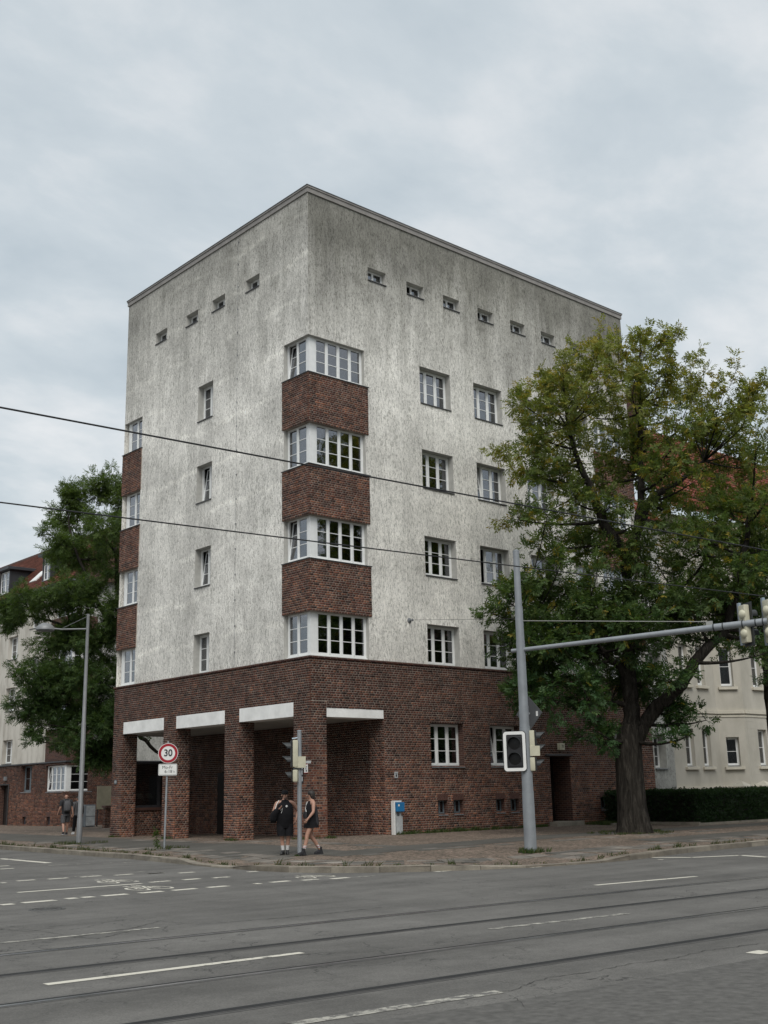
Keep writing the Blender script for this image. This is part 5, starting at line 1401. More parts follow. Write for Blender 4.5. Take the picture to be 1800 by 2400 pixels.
# overhead wires
def wire(name, label, pts, r, mat='wire', grp=None):
    m = MB(); m.tube(pts, r, 6); o = m.build(name, mat); tag(o, label, 'wire', grp); return o
def contact(name, label, y_at, z0, xs, sag=0.10):
    pts = []
    for x in np.arange(xs[0], xs[1], 1.5):
        ph = ((x+60) % 34)/34
        pts.append((x, y_at(x), z0-sag*4*ph*(1-ph)))
    return wire(name, label, pts, 0.0095, grp='contact wires over the tram tracks')
contact('contact_wire', 'thin black contact wire crossing high, over the nearer tram track', lambda x: -21.82-.068*(x+12), 4.95, (-60, 110), .05)
contact('contact_wire', 'thin black contact wire crossing lower, over the tram track by the building', lambda x: -18.85-.12*(x+12), 4.93, (-60, 110), .05)
m = MB(); m.tube([(4.67, -.2, 7.62), (2.9, -3.52, 7.07), (mx+.9, my+1.69, 6.25), (mx, my, 5.98)], .006, 5); tag(m.build('span_wire', 'wire'), 'thin span wire from the wall anchor to the signal mast', 'wire')
# blue meter box on a pale stand
bx_ = empty('meter_box', (3.75, -.2, 0)); tag(bx_, 'small blue utility box on a pale metal stand against the brick wall', 'utility box')
z0 = pz(3.7, -.25)
m = MB(); m.bbox(3.60, 3.90, -.22, -.06, z0-.05, z0+.62, .008); m.build('stand', 'pale_paint', bx_)
m = MB(); m.bbox(3.50, 3.545, -.24, -.06, z0-.05, z0+1.14, .008); m.bbox(3.547, 3.88, -.2, -.06, z0+1.10, z0+1.15, .006); m.build('side_rail', 'sign_white', bx_)
m = MB(); m.bbox(3.62, 3.69, -.18, -.1, z0+.62, z0+.78, .006); m.bbox(3.78, 3.86, -.2, -.1, z0+.62, z0+.78, .006); m.build('connector', 'pale_paint', bx_)
m = MB(); m.bbox(3.57, 3.94, -.30, -.07, z0+.77, z0+1.09, .025); m.build('box', 'blue_paint', bx_)
m = MB(); m.obox((3.66, -.3022, z0+.99), (.07, .002, .07), Matrix.Rotation(.4, 3, 'Y')); m.build('sticker', 'paper_white', bx_)

# ------------------------------------------------------------------ trees
class Wood:
    def __init__(s): s.V = []; s.F = []; s.n = 0
    def tube(s, pts, radii, n=6):
        P = np.array(pts, float); k = len(P)
        T = np.gradient(P, axis=0); T /= np.linalg.norm(T, axis=1)[:, None]+1e-9
        a = np.array([0, 0, 1.]) if abs(T[0, 2]) < .9 else np.array([1., 0, 0])
        U = np.cross(T, a); U /= np.linalg.norm(U, axis=1)[:, None]+1e-9
        W = np.cross(T, U)
        ang = np.linspace(0, 2*np.pi, n, endpoint=False)
        R = np.array(radii)[:, None, None]
        ring = P[:, None, :]+R*(U[:, None, :]*np.cos(ang)[None, :, None]+W[:, None, :]*np.sin(ang)[None, :, None])
        s.V.append(ring.reshape(-1, 3))
        i = np.arange(k-1)[:, None]; j = np.arange(n)[None, :]
        a_ = s.n+i*n+j; b_ = s.n+i*n+(j+1) % n
        s.F.append(np.stack([a_, b_, b_+n, a_+n], -1).reshape(-1, 4)); s.n += k*n
    def build(s, name, parent): return np_mesh(name, np.concatenate(s.V), np.concatenate(s.F), 'bark', parent, smooth=True)
def bez(p, q, up, k=7):
    p = np.array(p, float); q = np.array(q, float); m = (p+q)/2+np.array([0, 0, up])
    t = np.linspace(0, 1, k)[:, None]
    return (1-t)**2*p+2*t*(1-t)*m+t**2*q
def leaf_mesh(name, parent, pos, dirs, cols, rng, n_leaf=7, rach=.30, ll=.14, lw=.055, droop=.35):
    """compound leaves: pos (n,3) base, dirs (n,3) rachis direction, cols (n,3)"""
    n = len(pos)
    d = dirs/(np.linalg.norm(dirs, axis=1)[:, None]+1e-9)
    d[:, 2] -= droop*rng.uniform(.3, 1, n); d /= np.linalg.norm(d, axis=1)[:, None]
    ref = rng.normal(size=(n, 3)); ref[:, 2] += 1.6
    s = np.cross(d, ref); s /= np.linalg.norm(s, axis=1)[:, None]+1e-9
    nrm = np.cross(s, d)
    Vs = []; Cs = []
    pairs = (n_leaf-1)//2
    for k in range(n_leaf):
        if k < 2*pairs:
            t = .30+.62*(k//2)/max(pairs-1, 1); side = 1 if k % 2 else -1
            ld = d*.55+s*side*.95+nrm*rng.uniform(-.45, .15, (n, 1))
        else:
            t = 1.0; ld = d+nrm*rng.uniform(-.3, .1, (n, 1))
        ld = ld/np.linalg.norm(ld, axis=1)[:, None]
        ld[:, 2] -= .18*rng.uniform(0, 1, n)
        L = ll*rng.uniform(.75, 1.2, (n, 1)); Wd = lw*rng.uniform(.8, 1.2, (n, 1))
        b = pos+d*rach*t
        sd = np.cross(ld, nrm+rng.normal(size=(n, 3))*.35); sd /= np.linalg.norm(sd, axis=1)[:, None]+1e-9
        v = np.stack([b, b+ld*L*.45+sd*Wd*.5, b+ld*L, b+ld*L*.45-sd*Wd*.5], 1)
        Vs.append(v.reshape(-1, 3))
        c = cols*rng.uniform(.82, 1.2, (n, 1)); Cs.append(np.repeat(c, 4, axis=0))
    V = np.concatenate(Vs); C = np.concatenate(Cs)
    F = np.arange(len(V)).reshape(-1, 4)
    return np_mesh(name, V, F, 'leaf', parent, C)
def make_tree(name, label, base, trunk, limbs, clumps, seed, colour, sprays=120, twig_len=1.0, rach=.30, ll=.14, lw=.055, n_leaf=7, grp='street trees', upw=.5, droop=.35, dup=1, dupz=99, shoots=(), jit=.03):
    rj = random.Random(seed)
    clumps = [c for c in clumps]+[(c[0]+rj.uniform(-1.1, 1.1), c[1]+rj.uniform(-1.1, 1.1), c[2]+rj.uniform(-.35, .35), c[3]*.9, c[4]) for c in clumps if c[4] > .75 and c[2] < dupz for _ in range(dup-1)]
    rng = np.random.default_rng(seed)
    root = empty(name, tuple(base)); tag(root, label, 'tree', grp)
    wd = Wood()
    tp, tr = trunk
    wd.tube(tp, tr, 18); o = wd.build('trunk', root)
    # buttress roots and bark ridges give the trunk an uneven outline
    co = np.empty(len(o.data.vertices)*3, np.float32); o.data.vertices.foreach_get('co', co); co = co.reshape(-1, 3)
    cx = np.array([base[0], base[1]])
    dz = np.clip(1-(co[:, 2]-base[2])/1.1, 0, 1)
    an = np.arctan2(co[:, 1]-cx[1], co[:, 0]-cx[0])
    f = 1+dz**2*(.09*np.sin(5*an+1)+.07*np.sin(3*an))+.03*np.sin(9*an+co[:, 2]*1.3)
    co[:, :2] = cx+(co[:, :2]-cx)*f[:, None]
    o.data.vertices.foreach_set('co', co.ravel()); o.data.update()
    lw_ = Wood(); joints = []
    for pts, r0, r1 in limbs:
        P = np.array(pts, float)
        # smooth the limb and roughen it
        t = np.linspace(0, len(P)-1, (len(P)-1)*4+1); idx = np.clip(t.astype(int), 0, len(P)-2); fr = (t-idx)[:, None]
        Q = P[idx]*(1-fr)+P[idx+1]*fr
        K = np.array([.25, .5, .25])
        for _ in range(2):
            Q[1:-1] = Q[:-2]*.25+Q[1:-1]*.5+Q[2:]*.25
        Q[1:-1] += rng.normal(size=(len(Q)-2, 3))*.035
        rr = np.linspace(r0, r1, len(Q))*(1+rng.uniform(-.06, .06, len(Q)))
        lw_.tube(Q, rr, 10)
        for q, r in zip(Q, rr): joints.append((q, r))
    J = np.array([j[0] for j in joints]); JR = np.array([j[1] for j in joints])
    lw_.build('limb', root)
    tw = Wood(); pos = []; dirs = []; cols = []
    zmin = min(c[2] for c in clumps); zmax = max(c[2] for c in clumps)
    for (x, y, z, r, den) in clumps:
        c = np.array([x, y, z])
        dd = J-c; dist = np.linalg.norm(dd, axis=1)+np.maximum(0, J[:, 2]-z)*1.5
        k = int(np.argmin(dist))
        st = J[k]
        B = bez(st, c, -.10*np.linalg.norm(st-c), 7)
        r0 = min(JR[k]*.6, .045+.012*np.linalg.norm(st-c))
        tw.tube(B, np.linspace(r0, .014, len(B)), 5)
        out = c-st; out /= np.linalg.norm(out)+1e-9
        nt = max(5, int(11*(r/.8)*den))
        for i in range(nt):
            v = rng.normal(size=3); v /= np.linalg.norm(v)
            v = v+out*.55+np.array([0, 0, upw]); v /= np.linalg.norm(v)
            s0 = B[rng.integers(3, len(B))]
            L = r*rng.uniform(.75, 1.35)*twig_len
            Tq = bez(s0, s0+v*L, .12*L, 5)
            tw.tube(Tq, np.linspace(.013, .004, 5), 3)
            ns = max(3, int(sprays*L/nt*den*1.0/ .8)) if True else 0
            tt = rng.uniform(.18, 1.0, ns)**.8
            ii = np.clip((tt*4).astype(int), 0, 3); fr = (tt*4-ii)[:, None]
            pp = Tq[ii]*(1-fr)+Tq[ii+1]*fr
            sd = rng.normal(size=(ns, 3)); sd /= np.linalg.norm(sd, axis=1)[:, None]
            dv = v*.6+sd*.85+np.array([0, 0, .15])
            pos.append(pp+sd*jit*rng.uniform(.3, 1.5, (ns, 1))); dirs.append(dv)
            hgt = (pp[:, 2]-zmin)/(zmax-zmin+1e-6)
            cols.append(colour(hgt, rng, ns))
    for (p0, p1) in shoots:
        L = np.linalg.norm(np.array(p1)-np.array(p0)); Tq = bez(p0, p1, .05*L, 7); Tq[1:-1] += rng.normal(size=(5, 3))*.04
        k = int(np.argmin(np.linalg.norm(J-np.array(p0), axis=1))); Bq = bez(J[k], p0, -.1, 6); tw.tube(Bq, np.linspace(.035, .018, 6), 4)
        tw.tube(Tq, np.linspace(.018, .004, 7), 4)
        for q in range(5):
            i0 = rng.integers(1, 6); v = (Tq[i0]-Tq[i0-1]); v /= np.linalg.norm(v); sd = rng.normal(size=3); v = v*.8+sd/np.linalg.norm(sd)*.6; l2 = rng.uniform(.35, .8)
            Sq = bez(Tq[i0], Tq[i0]+v*l2, .06, 4); tw.tube(Sq, np.linspace(.008, .003, 4), 3)
            ns = int(9*l2/.5); tt = rng.uniform(.2, 1, ns)[:, None]; pp = Sq[0]*(1-tt)+Sq[-1]*tt
            pos.append(pp); dirs.append(v*.5+rng.normal(size=(ns, 3))*.7); cols.append(colour(np.full(ns, 1.0), rng, ns))
        ns = int(13*L); tt = rng.uniform(.1, 1, ns); ii = np.clip((tt*6).astype(int), 0, 5); fr = (tt*6-ii)[:, None]
        pos.append(Tq[ii]*(1-fr)+Tq[ii+1]*fr); dirs.append(rng.normal(size=(ns, 3))*.8+np.array([0, 0, .4])); cols.append(colour(np.full(ns, 1.0), rng, ns))
    tw.build('branches', root)
    pos = np.concatenate(pos); dirs = np.concatenate(dirs); cols = np.concatenate(cols)
    leaf_mesh('crown', root, pos, dirs, cols, rng, n_leaf, rach, ll, lw, droop)
    return len(pos)
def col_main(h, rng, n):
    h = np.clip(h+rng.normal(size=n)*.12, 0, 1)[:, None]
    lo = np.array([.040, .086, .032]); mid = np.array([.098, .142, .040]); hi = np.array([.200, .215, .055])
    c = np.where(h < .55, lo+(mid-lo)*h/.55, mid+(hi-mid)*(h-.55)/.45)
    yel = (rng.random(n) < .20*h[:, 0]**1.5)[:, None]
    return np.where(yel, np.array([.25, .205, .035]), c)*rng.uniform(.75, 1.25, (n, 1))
def col_left(h, rng, n):
    c = np.array([.046, .086, .028])+(np.array([.098, .142, .040])-np.array([.046, .086, .028]))*np.clip(h+rng.normal(size=n)*.25, 0, 1)[:, None]
    return c*rng.uniform(.7, 1.3, (n, 1))
T0 = (9.34, -6.05, -.1)
LM = {'a':[(9.77,-6.44,3.53),(10.07,-7.24,4.37),(10.27,-7.96,5.06),(10.84,-8.46,6.08),(11.49,-9.05,6.74),(11.76,-9.29,7.87),(12.13,-9.61,9.4),(12.42,-9.87,10.95)],'b':[(9.46,-6.16,3.54),(9.48,-6.18,5.63),(9.63,-6.31,8.08),(9.62,-6.3,9.65)],'bl':[(9.62,-6.3,9.65),(9.11,-6.25,10.07),(8.51,-6.12,11.04),(8.3,-5.93,12.09),(8.05,-5.71,12.74),(7.79,-5.48,14.39)],'br':[(9.61,-6.29,9.49),(10.19,-6.41,10.34),(10.72,-6.48,11.54),(11.07,-6.79,12.02),(11.75,-7.4,12.5),(12.52,-8.08,13.31)],'bu':[(10.02,-6.66,10.6),(10.3,-6.78,12.56),(10.46,-6.78,14.58),(10.55,-6.86,16.62),(10.65,-6.95,18.0)],'c':[(9.48,-6.18,5.03),(8.51,-5.99,6.04),(7.37,-5.64,6.75),(6.61,-4.96,7.38),(5.84,-4.28,7.7)],'d':[(9.57,-6.26,6.85),(10.88,-6.62,7.84),(12.13,-6.94,8.55),(12.93,-7.65,9.82)],'e':[(9.6,-6.29,4.13),(9.11,-5.58,4.46),(8.47,-4.74,4.35),(7.79,-4.14,4.52)]}
trunk_pts = [(9.34, -6.05, -.35), (9.34, -6.05, -.1), (9.34, -6.05, .25), (9.33, -6.04, .8), (9.32, -6.03, 1.8), (9.34, -6.03, 2.8), LM['b'][0]]
limbs = [([(9.45, -6.1, 2.9)]+LM['a'], .29, .08), ([(9.3, -6.0, 3.0)]+LM['b'], .36, .20), (LM['bl'], .24, .07), (LM['br'], .22, .07), (LM['bu'], .15, .03), (LM['c'], .13, .04), (LM['d'], .13, .04), (LM['e'], .11, .035)]
CL = [(7.8,-6.9,16.5,0.69,1.0),(6.2,-6.7,15.8,0.61,1.0),(7.1,-5.0,16.0,0.69,1.0),(5.4,-5.5,14.7,0.61,1.0),(6.9,-7.6,14.9,0.84,1.0),(9.4,-7.0,17.2,0.69,0.5),(12.7,-5.5,19.0,0.61,0.45),(12.8,-6.6,18.1,0.69,0.45),(13.1,-7.1,18.8,0.46,0.4),(9.3,-8.4,15.5,0.84,0.55),(11.9,-8.0,16.2,0.69,0.45),(11.3,-9.7,15.6,0.61,0.45),(8.4,-8.0,15.0,0.91,0.8),(6.3,-6.7,14.4,0.91,1.0),(6.0,-5.5,13.7,0.84,1.0),(9.0,-2.1,14.4,0.69,1.0),(10.1,-4.0,14.4,1.07,1.0),(11.0,-4.9,14.6,1.07,1.0),(12.1,-6.0,15.0,0.99,0.9),(9.8,-9.1,13.9,0.91,0.8),(11.4,-9.5,14.4,0.84,0.8),(14.1,-9.2,15.4,0.76,0.7),(15.2,-9.3,16.1,0.61,0.6),(15.0,-8.1,14.3,0.91,1.0),(14.1,-7.1,14.0,0.99,1.0),(8.8,-9.1,12.1,0.99,1.0),(10.5,-6.2,12.9,0.91,1.0),(9.9,-5.1,12.7,0.91,1.0),(8.0,-4.8,12.4,0.91,1.0),(5.6,-5.4,12.2,0.76,1.0),(6.6,-3.9,11.0,0.49,0.9),(5.5,-6.2,10.5,0.69,1.0),(10.5,-3.4,11.4,0.76,0.8),(10.0,-3.5,10.3,0.58,0.7),(9.4,-5.7,10.5,0.69,0.7),(9.0,-7.5,10.6,0.84,0.8),(13.3,-6.1,11.8,0.91,1.0),(12.4,-8.2,11.6,0.99,1.0),(15.2,-8.0,12.4,0.91,1.0),(15.8,-8.8,13.5,0.84,1.0),(12.4,-8.7,9.9,0.99,1.0),(10.9,-8.2,9.5,0.99,1.0),(11.0,-6.7,9.4,0.91,0.7),(12.9,-9.8,9.6,0.91,1.0),(7.1,-6.9,8.5,0.69,0.8),(7.0,-5.7,8.2,0.69,0.9),(8.7,-2.8,8.6,0.69,1.0),(4.2,-5.4,7.6,0.61,1.0),(3.9,-5.1,7.1,0.43,0.9),(7.4,-3.3,7.3,0.76,1.0),(6.5,-5.4,7.0,0.84,1.0),(8.7,-5.2,7.7,0.91,1.0),(9.3,-6.3,7.7,0.91,1.0),(9.5,-7.6,7.7,0.91,0.9),(14.1,-6.0,8.4,0.91,0.9),(10.5,-9.7,8.0,0.84,0.8),(12.6,-9.7,7.9,0.76,0.8),(5.0,-4.7,6.0,0.61,1.0),(7.7,-3.5,5.8,0.76,1.0),(6.8,-5.7,5.7,0.84,1.0),(8.0,-6.1,6.0,0.91,1.0),(10.8,-5.2,6.4,0.91,1.0),(9.3,-7.6,6.2,0.76,0.9),(11.4,-7.4,6.7,0.69,0.8),(14.2,-6.9,7.1,0.69,0.6),(4.8,-5.4,4.6,0.53,0.9),(5.3,-6.2,4.3,0.69,1.0),(6.9,-6.2,4.3,0.76,1.0),(10.5,-4.8,5.0,0.84,1.0),(10.4,-6.0,5.1,0.69,1.0),(9.0,-8.0,5.0,0.61,0.8),(7.7,-6.0,3.3,0.53,0.8),(6.4,-6.2,3.1,0.38,0.7),(10.6,-7.5,3.6,0.53,0.8),(8.4,-9.2,3.0,0.38,0.7),(11.5,-6.2,4.2,0.53,0.9)]+[(8.5,-3.9,10.2,0.69,0.9),(9.6,-4.5,10.1,0.76,0.9),(8.9,-6.3,9.3,0.69,0.8),(5.9,-6.3,8.8,0.61,0.8),(8.9,-7.5,9.5,0.76,0.8),(7.0,-6.3,11.2,0.76,0.9),(8.2,-6.8,11.1,0.69,0.8),(12.2,-6.1,12.3,0.76,0.9),(10.0,-9.1,11.8,0.76,0.9),(14.6,-7.6,13.1,0.84,1.0),(12.7,-6.0,10.7,0.76,0.8),(9.4,-9.6,9.8,0.84,0.9),(12.0,-9.4,10.7,0.84,1.0),(9.2,-6.0,7.0,0.84,1.0),(7.7,-8.4,6.7,0.76,0.9),(10.8,-7.9,8.9,0.76,0.8),(14.2,-7.1,9.4,0.84,0.9),(10.9,-10.5,8.5,0.84,0.9),(10.7,-6.5,13.7,0.91,0.9),(9.2,-9.0,13.0,0.84,0.8),(12.6,-8.3,14.3,0.84,0.8),(10.8,-4.2,15.7,0.84,0.9),(6.4,-5.8,12.9,0.84,0.9),(10.8,-11.3,13.2,0.84,0.9),(11.2,-11.1,10.8,0.84,0.9),(8.3,-4.8,6.6,0.76,1.0),(5.1,-6.2,6.1,0.76,1.0),(5.0,-5.5,6.3,0.69,1.0),(11.6,-8.1,7.4,0.76,0.9),(14.6,-7.4,7.7,0.76,0.9),(12.7,-9.6,7.1,0.76,0.9),(10.9,-8.3,6.3,0.61,0.7),(13.4,-8.5,6.6,0.61,0.6),(10.9,-10.8,5.7,0.61,0.6),(11.3,-7.2,7.5,0.76,0.9)]
CL = [c for c in CL if not (c[4] < .5 and c[2] > 14.5)]
SH = [((8.3,-5.33,15.2),(8.13,-5.17,17.28)),((7.53,-5.12,14.76),(7.23,-4.85,16.58)),((7.75,-6.58,15.23),(7.62,-6.46,17.39)),((10.38,-5.02,16.77),(10.46,-5.09,18.95)),((7.89,-7.4,14.87),(7.95,-7.46,17.15)),((9.92,-6.55,16.22),(9.85,-6.5,18.51)),((11.45,-5.8,16.26),(11.63,-5.96,19.02)),((8.94,-7.95,15.11),(9.15,-8.13,17.75)),((10.79,-7.06,15.93),(11.11,-7.34,18.31)),((11.1,-6.99,15.5),(11.64,-7.48,18.23)),((9.38,-8.55,15.04),(9.98,-9.09,17.75)),((10.76,-7.97,15.17),(11.38,-8.52,17.17)),((12.11,-7.43,15.43),(12.96,-8.19,18.11)),((11.34,-8.09,14.75),(12.29,-8.94,17.01)),((12.77,-7.91,15.1),(13.66,-8.7,17.01)),((11.22,-9.56,14.18),(12.01,-10.27,16.45)),((11.73,-9.59,14.11),(12.69,-10.44,15.81)),((11.73,-10.27,13.93),(12.59,-11.03,15.89)),((7.32,-4.22,14.28),(7.05,-3.98,15.81)),((8.44,-2.98,13.77),(7.72,-2.34,14.18)),((7.64,-4.05,12.72),(6.9,-3.4,12.87)),((8.39,-3.74,11.58),(7.32,-2.78,11.18)),((9.91,-7.19,14.53),(9.91,-7.19,16.72)),((12.58,-7.63,14.79),(12.81,-7.83,16.86)),((9.66,-8.47,14.31),(9.96,-8.74,16.42)),((12.14,-9.67,14.01),(12.64,-10.12,15.81))]
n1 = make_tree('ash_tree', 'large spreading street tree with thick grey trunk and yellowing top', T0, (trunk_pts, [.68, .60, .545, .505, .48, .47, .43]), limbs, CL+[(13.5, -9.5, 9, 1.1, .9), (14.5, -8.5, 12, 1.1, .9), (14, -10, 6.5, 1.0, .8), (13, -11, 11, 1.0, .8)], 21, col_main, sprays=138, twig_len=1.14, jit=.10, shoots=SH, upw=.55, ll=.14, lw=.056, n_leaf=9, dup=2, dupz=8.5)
# far left tree standing in the yard
LL = {'a':[(4.43,20.19,2.86),(4.39,20.76,5.99),(4.32,21.36,10.34),(4.15,22.04,14.91)],'b':[(4.3,20.3,4.92),(3.27,21.75,6.23),(2.17,23.27,6.73),(1.39,24.51,6.58)],'c':[(4.17,20.42,7.01),(3.03,21.97,9.23),(1.55,23.82,10.42),(0.74,25.09,10.73)],'d':[(4.04,20.54,9.14),(3.12,21.89,11.4),(2.41,23.06,14.18),(2.27,23.72,16.35)],'e':[(4.38,20.23,4.92),(5.36,19.89,5.13),(6.37,19.53,4.5),(6.91,19.58,4.2)],'f':[(4.37,20.24,5.12),(5.23,20.01,4.09),(6.24,19.65,3.26),(6.6,19.86,3.47)]}
CLf = [(4.4,22.9,18.5,0.64,1.0),(4.0,23.8,17.6,0.96,1.0),(2.3,23.7,16.9,0.75,1.0),(3.4,24.3,15.9,1.17,1.0),(2.1,18.9,14.5,1.07,1.0),(0.7,22.1,14.4,0.6,0.9),(2.8,24.9,14.3,1.07,1.0),(3.6,22.9,13.6,1.28,1.0),(3.6,20.3,12.8,0.96,1.0),(0.9,26.4,10.8,0.68,0.9),(0.8,24.2,11.0,0.85,1.0),(0.4,26.0,10.3,0.38,0.8),(0.5,22.2,11.3,0.85,1.0),(1.2,20.9,11.3,1.17,1.0),(2.9,21.2,11.1,1.28,1.0),(2.9,19.0,10.3,0.85,1.0),(1.0,22.5,9.1,0.96,1.0),(3.3,24.4,9.7,1.17,1.0),(2.8,20.4,9.0,1.28,1.0),(-0.6,21.2,6.9,0.9,1.0),(-0.9,21.7,5.9,0.68,1.0),(0.3,21.6,6.1,0.96,1.0),(2.1,24.2,7.7,0.96,1.0),(2.1,21.3,7.4,1.28,1.0),(2.8,20.1,7.1,1.28,1.0),(0.5,20.9,4.9,0.81,1.0),(2.1,25.6,4.4,0.47,0.8),(1.8,22.0,5.4,1.07,1.0),(2.1,20.2,5.3,1.28,1.0),(2.5,18.9,5.0,1.07,1.0),(1.3,19.9,3.7,0.81,1.0),(2.3,19.7,3.6,0.96,1.0),(4.2,21.6,3.5,0.85,0.9),(3.7,18.4,14.2,1.28,1.0),(3.7,17.7,10.9,1.49,1.0),(4.9,19.7,8.0,1.49,1.0),(4.2,18.7,5.0,0.96,0.5),(5.4,22.8,17.6,0.96,1.0)]
lt = (5.0, 19.3, -.11)
n2 = make_tree('yard_tree', 'dark green tree in the yard between the brick block and the terrace', lt, ([(5.0, 19.3, -.4), (5.0, 19.3, -.1), (4.95, 19.35, 1.2), LL['a'][0]], [.5, .42, .33, .30]), [(LL['a'], .28, .06)]+[(LL[k], .13, .03) for k in 'bcdef'], CLf, 22, col_left, sprays=300, twig_len=.92, jit=.08, dup=2, n_leaf=9, ll=.145, lw=.046, rach=.34, upw=.25, droop=.6)
# next street tree, mostly beyond the picture edge
rt_ = (18.3, -6.5, -.11)
RC = [(18.6, -6.6, 9.5, 1.4, .8), (17.2, -7.2, 8.0, 1.2, .7), (19.8, -6.0, 8.6, 1.4, .8), (16.6, -6.4, 6.8, .9, .6), (17.6, -7.4, 5.9, .8, .5), (18.9, -7.8, 6.6, 1.1, .7), (19.9, -5.2, 10.8, 1.4, .8), (17.8, -5.8, 11.2, 1.3, .8), (18.9, -7.0, 12.6, 1.3, .7), (20.6, -7.6, 9.4, 1.3, .7), (16.4, -7.6, 5.2, .6, .5), (20.8, -6, 6.8, 1.1, .6)]
n3 = make_tree('street_tree', 'slimmer dark street tree beside the garden wall past the hedge', rt_, ([(18.3, -6.5, -.4), (18.3, -6.5, -.1), (18.3, -6.5, 1.5), (18.25, -6.5, 4.0)], [.40, .30, .24, .21]), [([(18.25, -6.5, 3.8), (18.2, -6.5, 6), (18.4, -6.6, 9)], .20, .07), ([(18.25, -6.5, 4.4), (17.5, -6.8, 6.0), (16.9, -7.0, 7.4)], .12, .04), ([(18.25, -6.5, 4.6), (19.2, -6.3, 6.6), (20, -6, 8.6)], .12, .04)], RC, 23, col_main, sprays=180)

# trees and houses added unseen behind the camera to shade the crossing and reflect
OC = []
ro = random.Random(77)
for k in range(26):
    a = ro.uniform(0, 6.28); q = 3.6*math.sqrt(ro.random()); OC.append((q*math.cos(a), q*math.sin(a), 4.5+8.5*ro.random(), 1.5, .9))
n4 = make_tree('opposite_tree', 'leafy street tree on the far side of the crossing', (0, 0, -.3), ([(0, 0, -.4), (0, 0, 0), (0, 0, 2), (0, 0, 4)], [.45, .36, .28, .24]), [([(0, 0, 3.5), (.1, 0, 7), (0, .1, 11)], .22, .05), ([(0, 0, 4), (1.2, .6, 6), (2.2, 1, 9)], .13, .04), ([(0, 0, 4), (-1.2, -.6, 6), (-2.2, -1, 9)], .13, .04)], OC, 33, col_left, sprays=90, n_leaf=3, rach=.3, ll=.42, lw=.20, grp='trees on the far side of the crossing')
proto = bpy.data.objects['opposite_tree']
kids = list(proto.children)
for i, (x, y, a) in enumerate(((-2, -39, 0), (9, -40, 1.2), (21, -40.5, 2.6), (33, -41, 4), (45, -41.5, 5.5), (57, -42, .8), (-14, -42, 5), (-40, -8, .6), (-41, 5, 1.9), (-42, 19, 3.1))):
    if i == 0: r_ = proto
    else:
        r_ = proto.copy(); COL.objects.link(r_)
        for c in kids:
            d_ = c.copy(); COL.objects.link(d_); d_.parent = r_; d_.matrix_parent_inverse = Matrix.Translation((0, 0, .3))
    r_.location = (x, y, -.3); r_.rotation_euler = (0, 0, a)
def far_house(x0, x1, y0, y1, h, face, label, mat):
    e = empty('unseen_house', ((x0+x1)/2, (y0+y1)/2, -.3)); tag(e, label, 'building')
    m = MB(); m.box(x0, x1, y0, y1, -.4, h); m.build('wall', mat, e)
    L = (x1-x0) if face in 'NS' else (y1-y0)
    for i in range(int(L/3.2)):
        for j in range(int(h/3.3)):
            u = 1.2+i*3.2; z = 1.2+j*3.3
            m = MB()
            if face == 'N': m.box(x0+u, x0+u+1.2, y1-.02, y1+.02, z, z+1.6)
            else: m.box(x1-.02, x1+.02, y0+u, y0+u+1.2, z, z+1.6)
            m.build('window', 'lens', e)
    m = MB()
    if face in 'NS': m.add([(x0-.3, y0-.3, h), (x1+.3, y0-.3, h), (x1+.3, y1+.3, h), (x0-.3, y1+.3, h), (x0-.3, (y0+y1)/2, h+4), (x1+.3, (y0+y1)/2, h+4)], [(0, 1, 5, 4), (2, 3, 4, 5), (3, 0, 4), (1, 2, 5)])
    else: m.add([(x0-.3, y0-.3, h), (x1+.3, y0-.3, h), (x1+.3, y1+.3, h), (x0-.3, y1+.3, h), ((x0+x1)/2, y0-.3, h+4), ((x0+x1)/2, y1+.3, h+4)], [(3, 0, 4, 5), (1, 2, 5, 4), (0, 1, 4), (2, 3, 5)])
    m.build('roof', 'terracotta', e)
far_house(-20, 8, -62, -49, 15, 'N', 'unseen cream house row added across the crossing with dark windows and red roof', 'plaster_cream')
far_house(10, 95, -62, -49, 16, 'N', 'unseen grey house row added across the street from the beige house', 'plaster_wing')
far_house(-62, -50, -22, 8, 15, 'E', 'unseen beige house row added across the side street', 'stucco_beige')
far_house(-62, -50, 10, 45, 16, 'E', 'unseen grey house row added further along the side street', 'plaster_wing')

# ------------------------------------------------------------------ hedge, grass, weeds
def leafy_box(name, boxes, n_per_m2, seed, parent):
    rng = np.random.default_rng(seed); P = []; D = []
    for (x0, x1, y0, y1, z0, z1) in boxes:
        for (ax, val, nrm) in ((0, x0, (-1, 0, 0)), (0, x1, (1, 0, 0)), (1, y0, (0, -1, 0)), (1, y1, (0, 1, 0)), (2, z1, (0, 0, 1))):
            lo = np.array([x0, y0, z0]); hi = np.array([x1, y1, z1]); ext = hi-lo
            area = np.prod([ext[i] for i in range(3) if i != ax]); n = int(area*n_per_m2)
            p = lo+rng.random((n, 3))*ext; p[:, ax] = val
            p += rng.normal(size=(n, 3))*.035-np.array(nrm)*rng.uniform(0, .14, (n, 1))+.05*np.sin(p[:, [1, 2, 0]]*2.1)
            P.append(p); D.append(np.array(nrm)*.8+rng.normal(size=(n, 3))*.6+np.array([0, 0, .3]))
    P = np.concatenate(P); D = np.concatenate(D); n = len(P)
    c = np.array([.024, .048, .020])*rng.uniform(.6, 1.6, (n, 1))
    return leaf_mesh(name, parent, P, D, c, rng, 5, .08, .055, .034, .1)
hg = empty('hedge', (16.3, -3.6, -.05)); tag(hg, 'clipped dark green hedge around the front garden beside the tree', 'hedge')
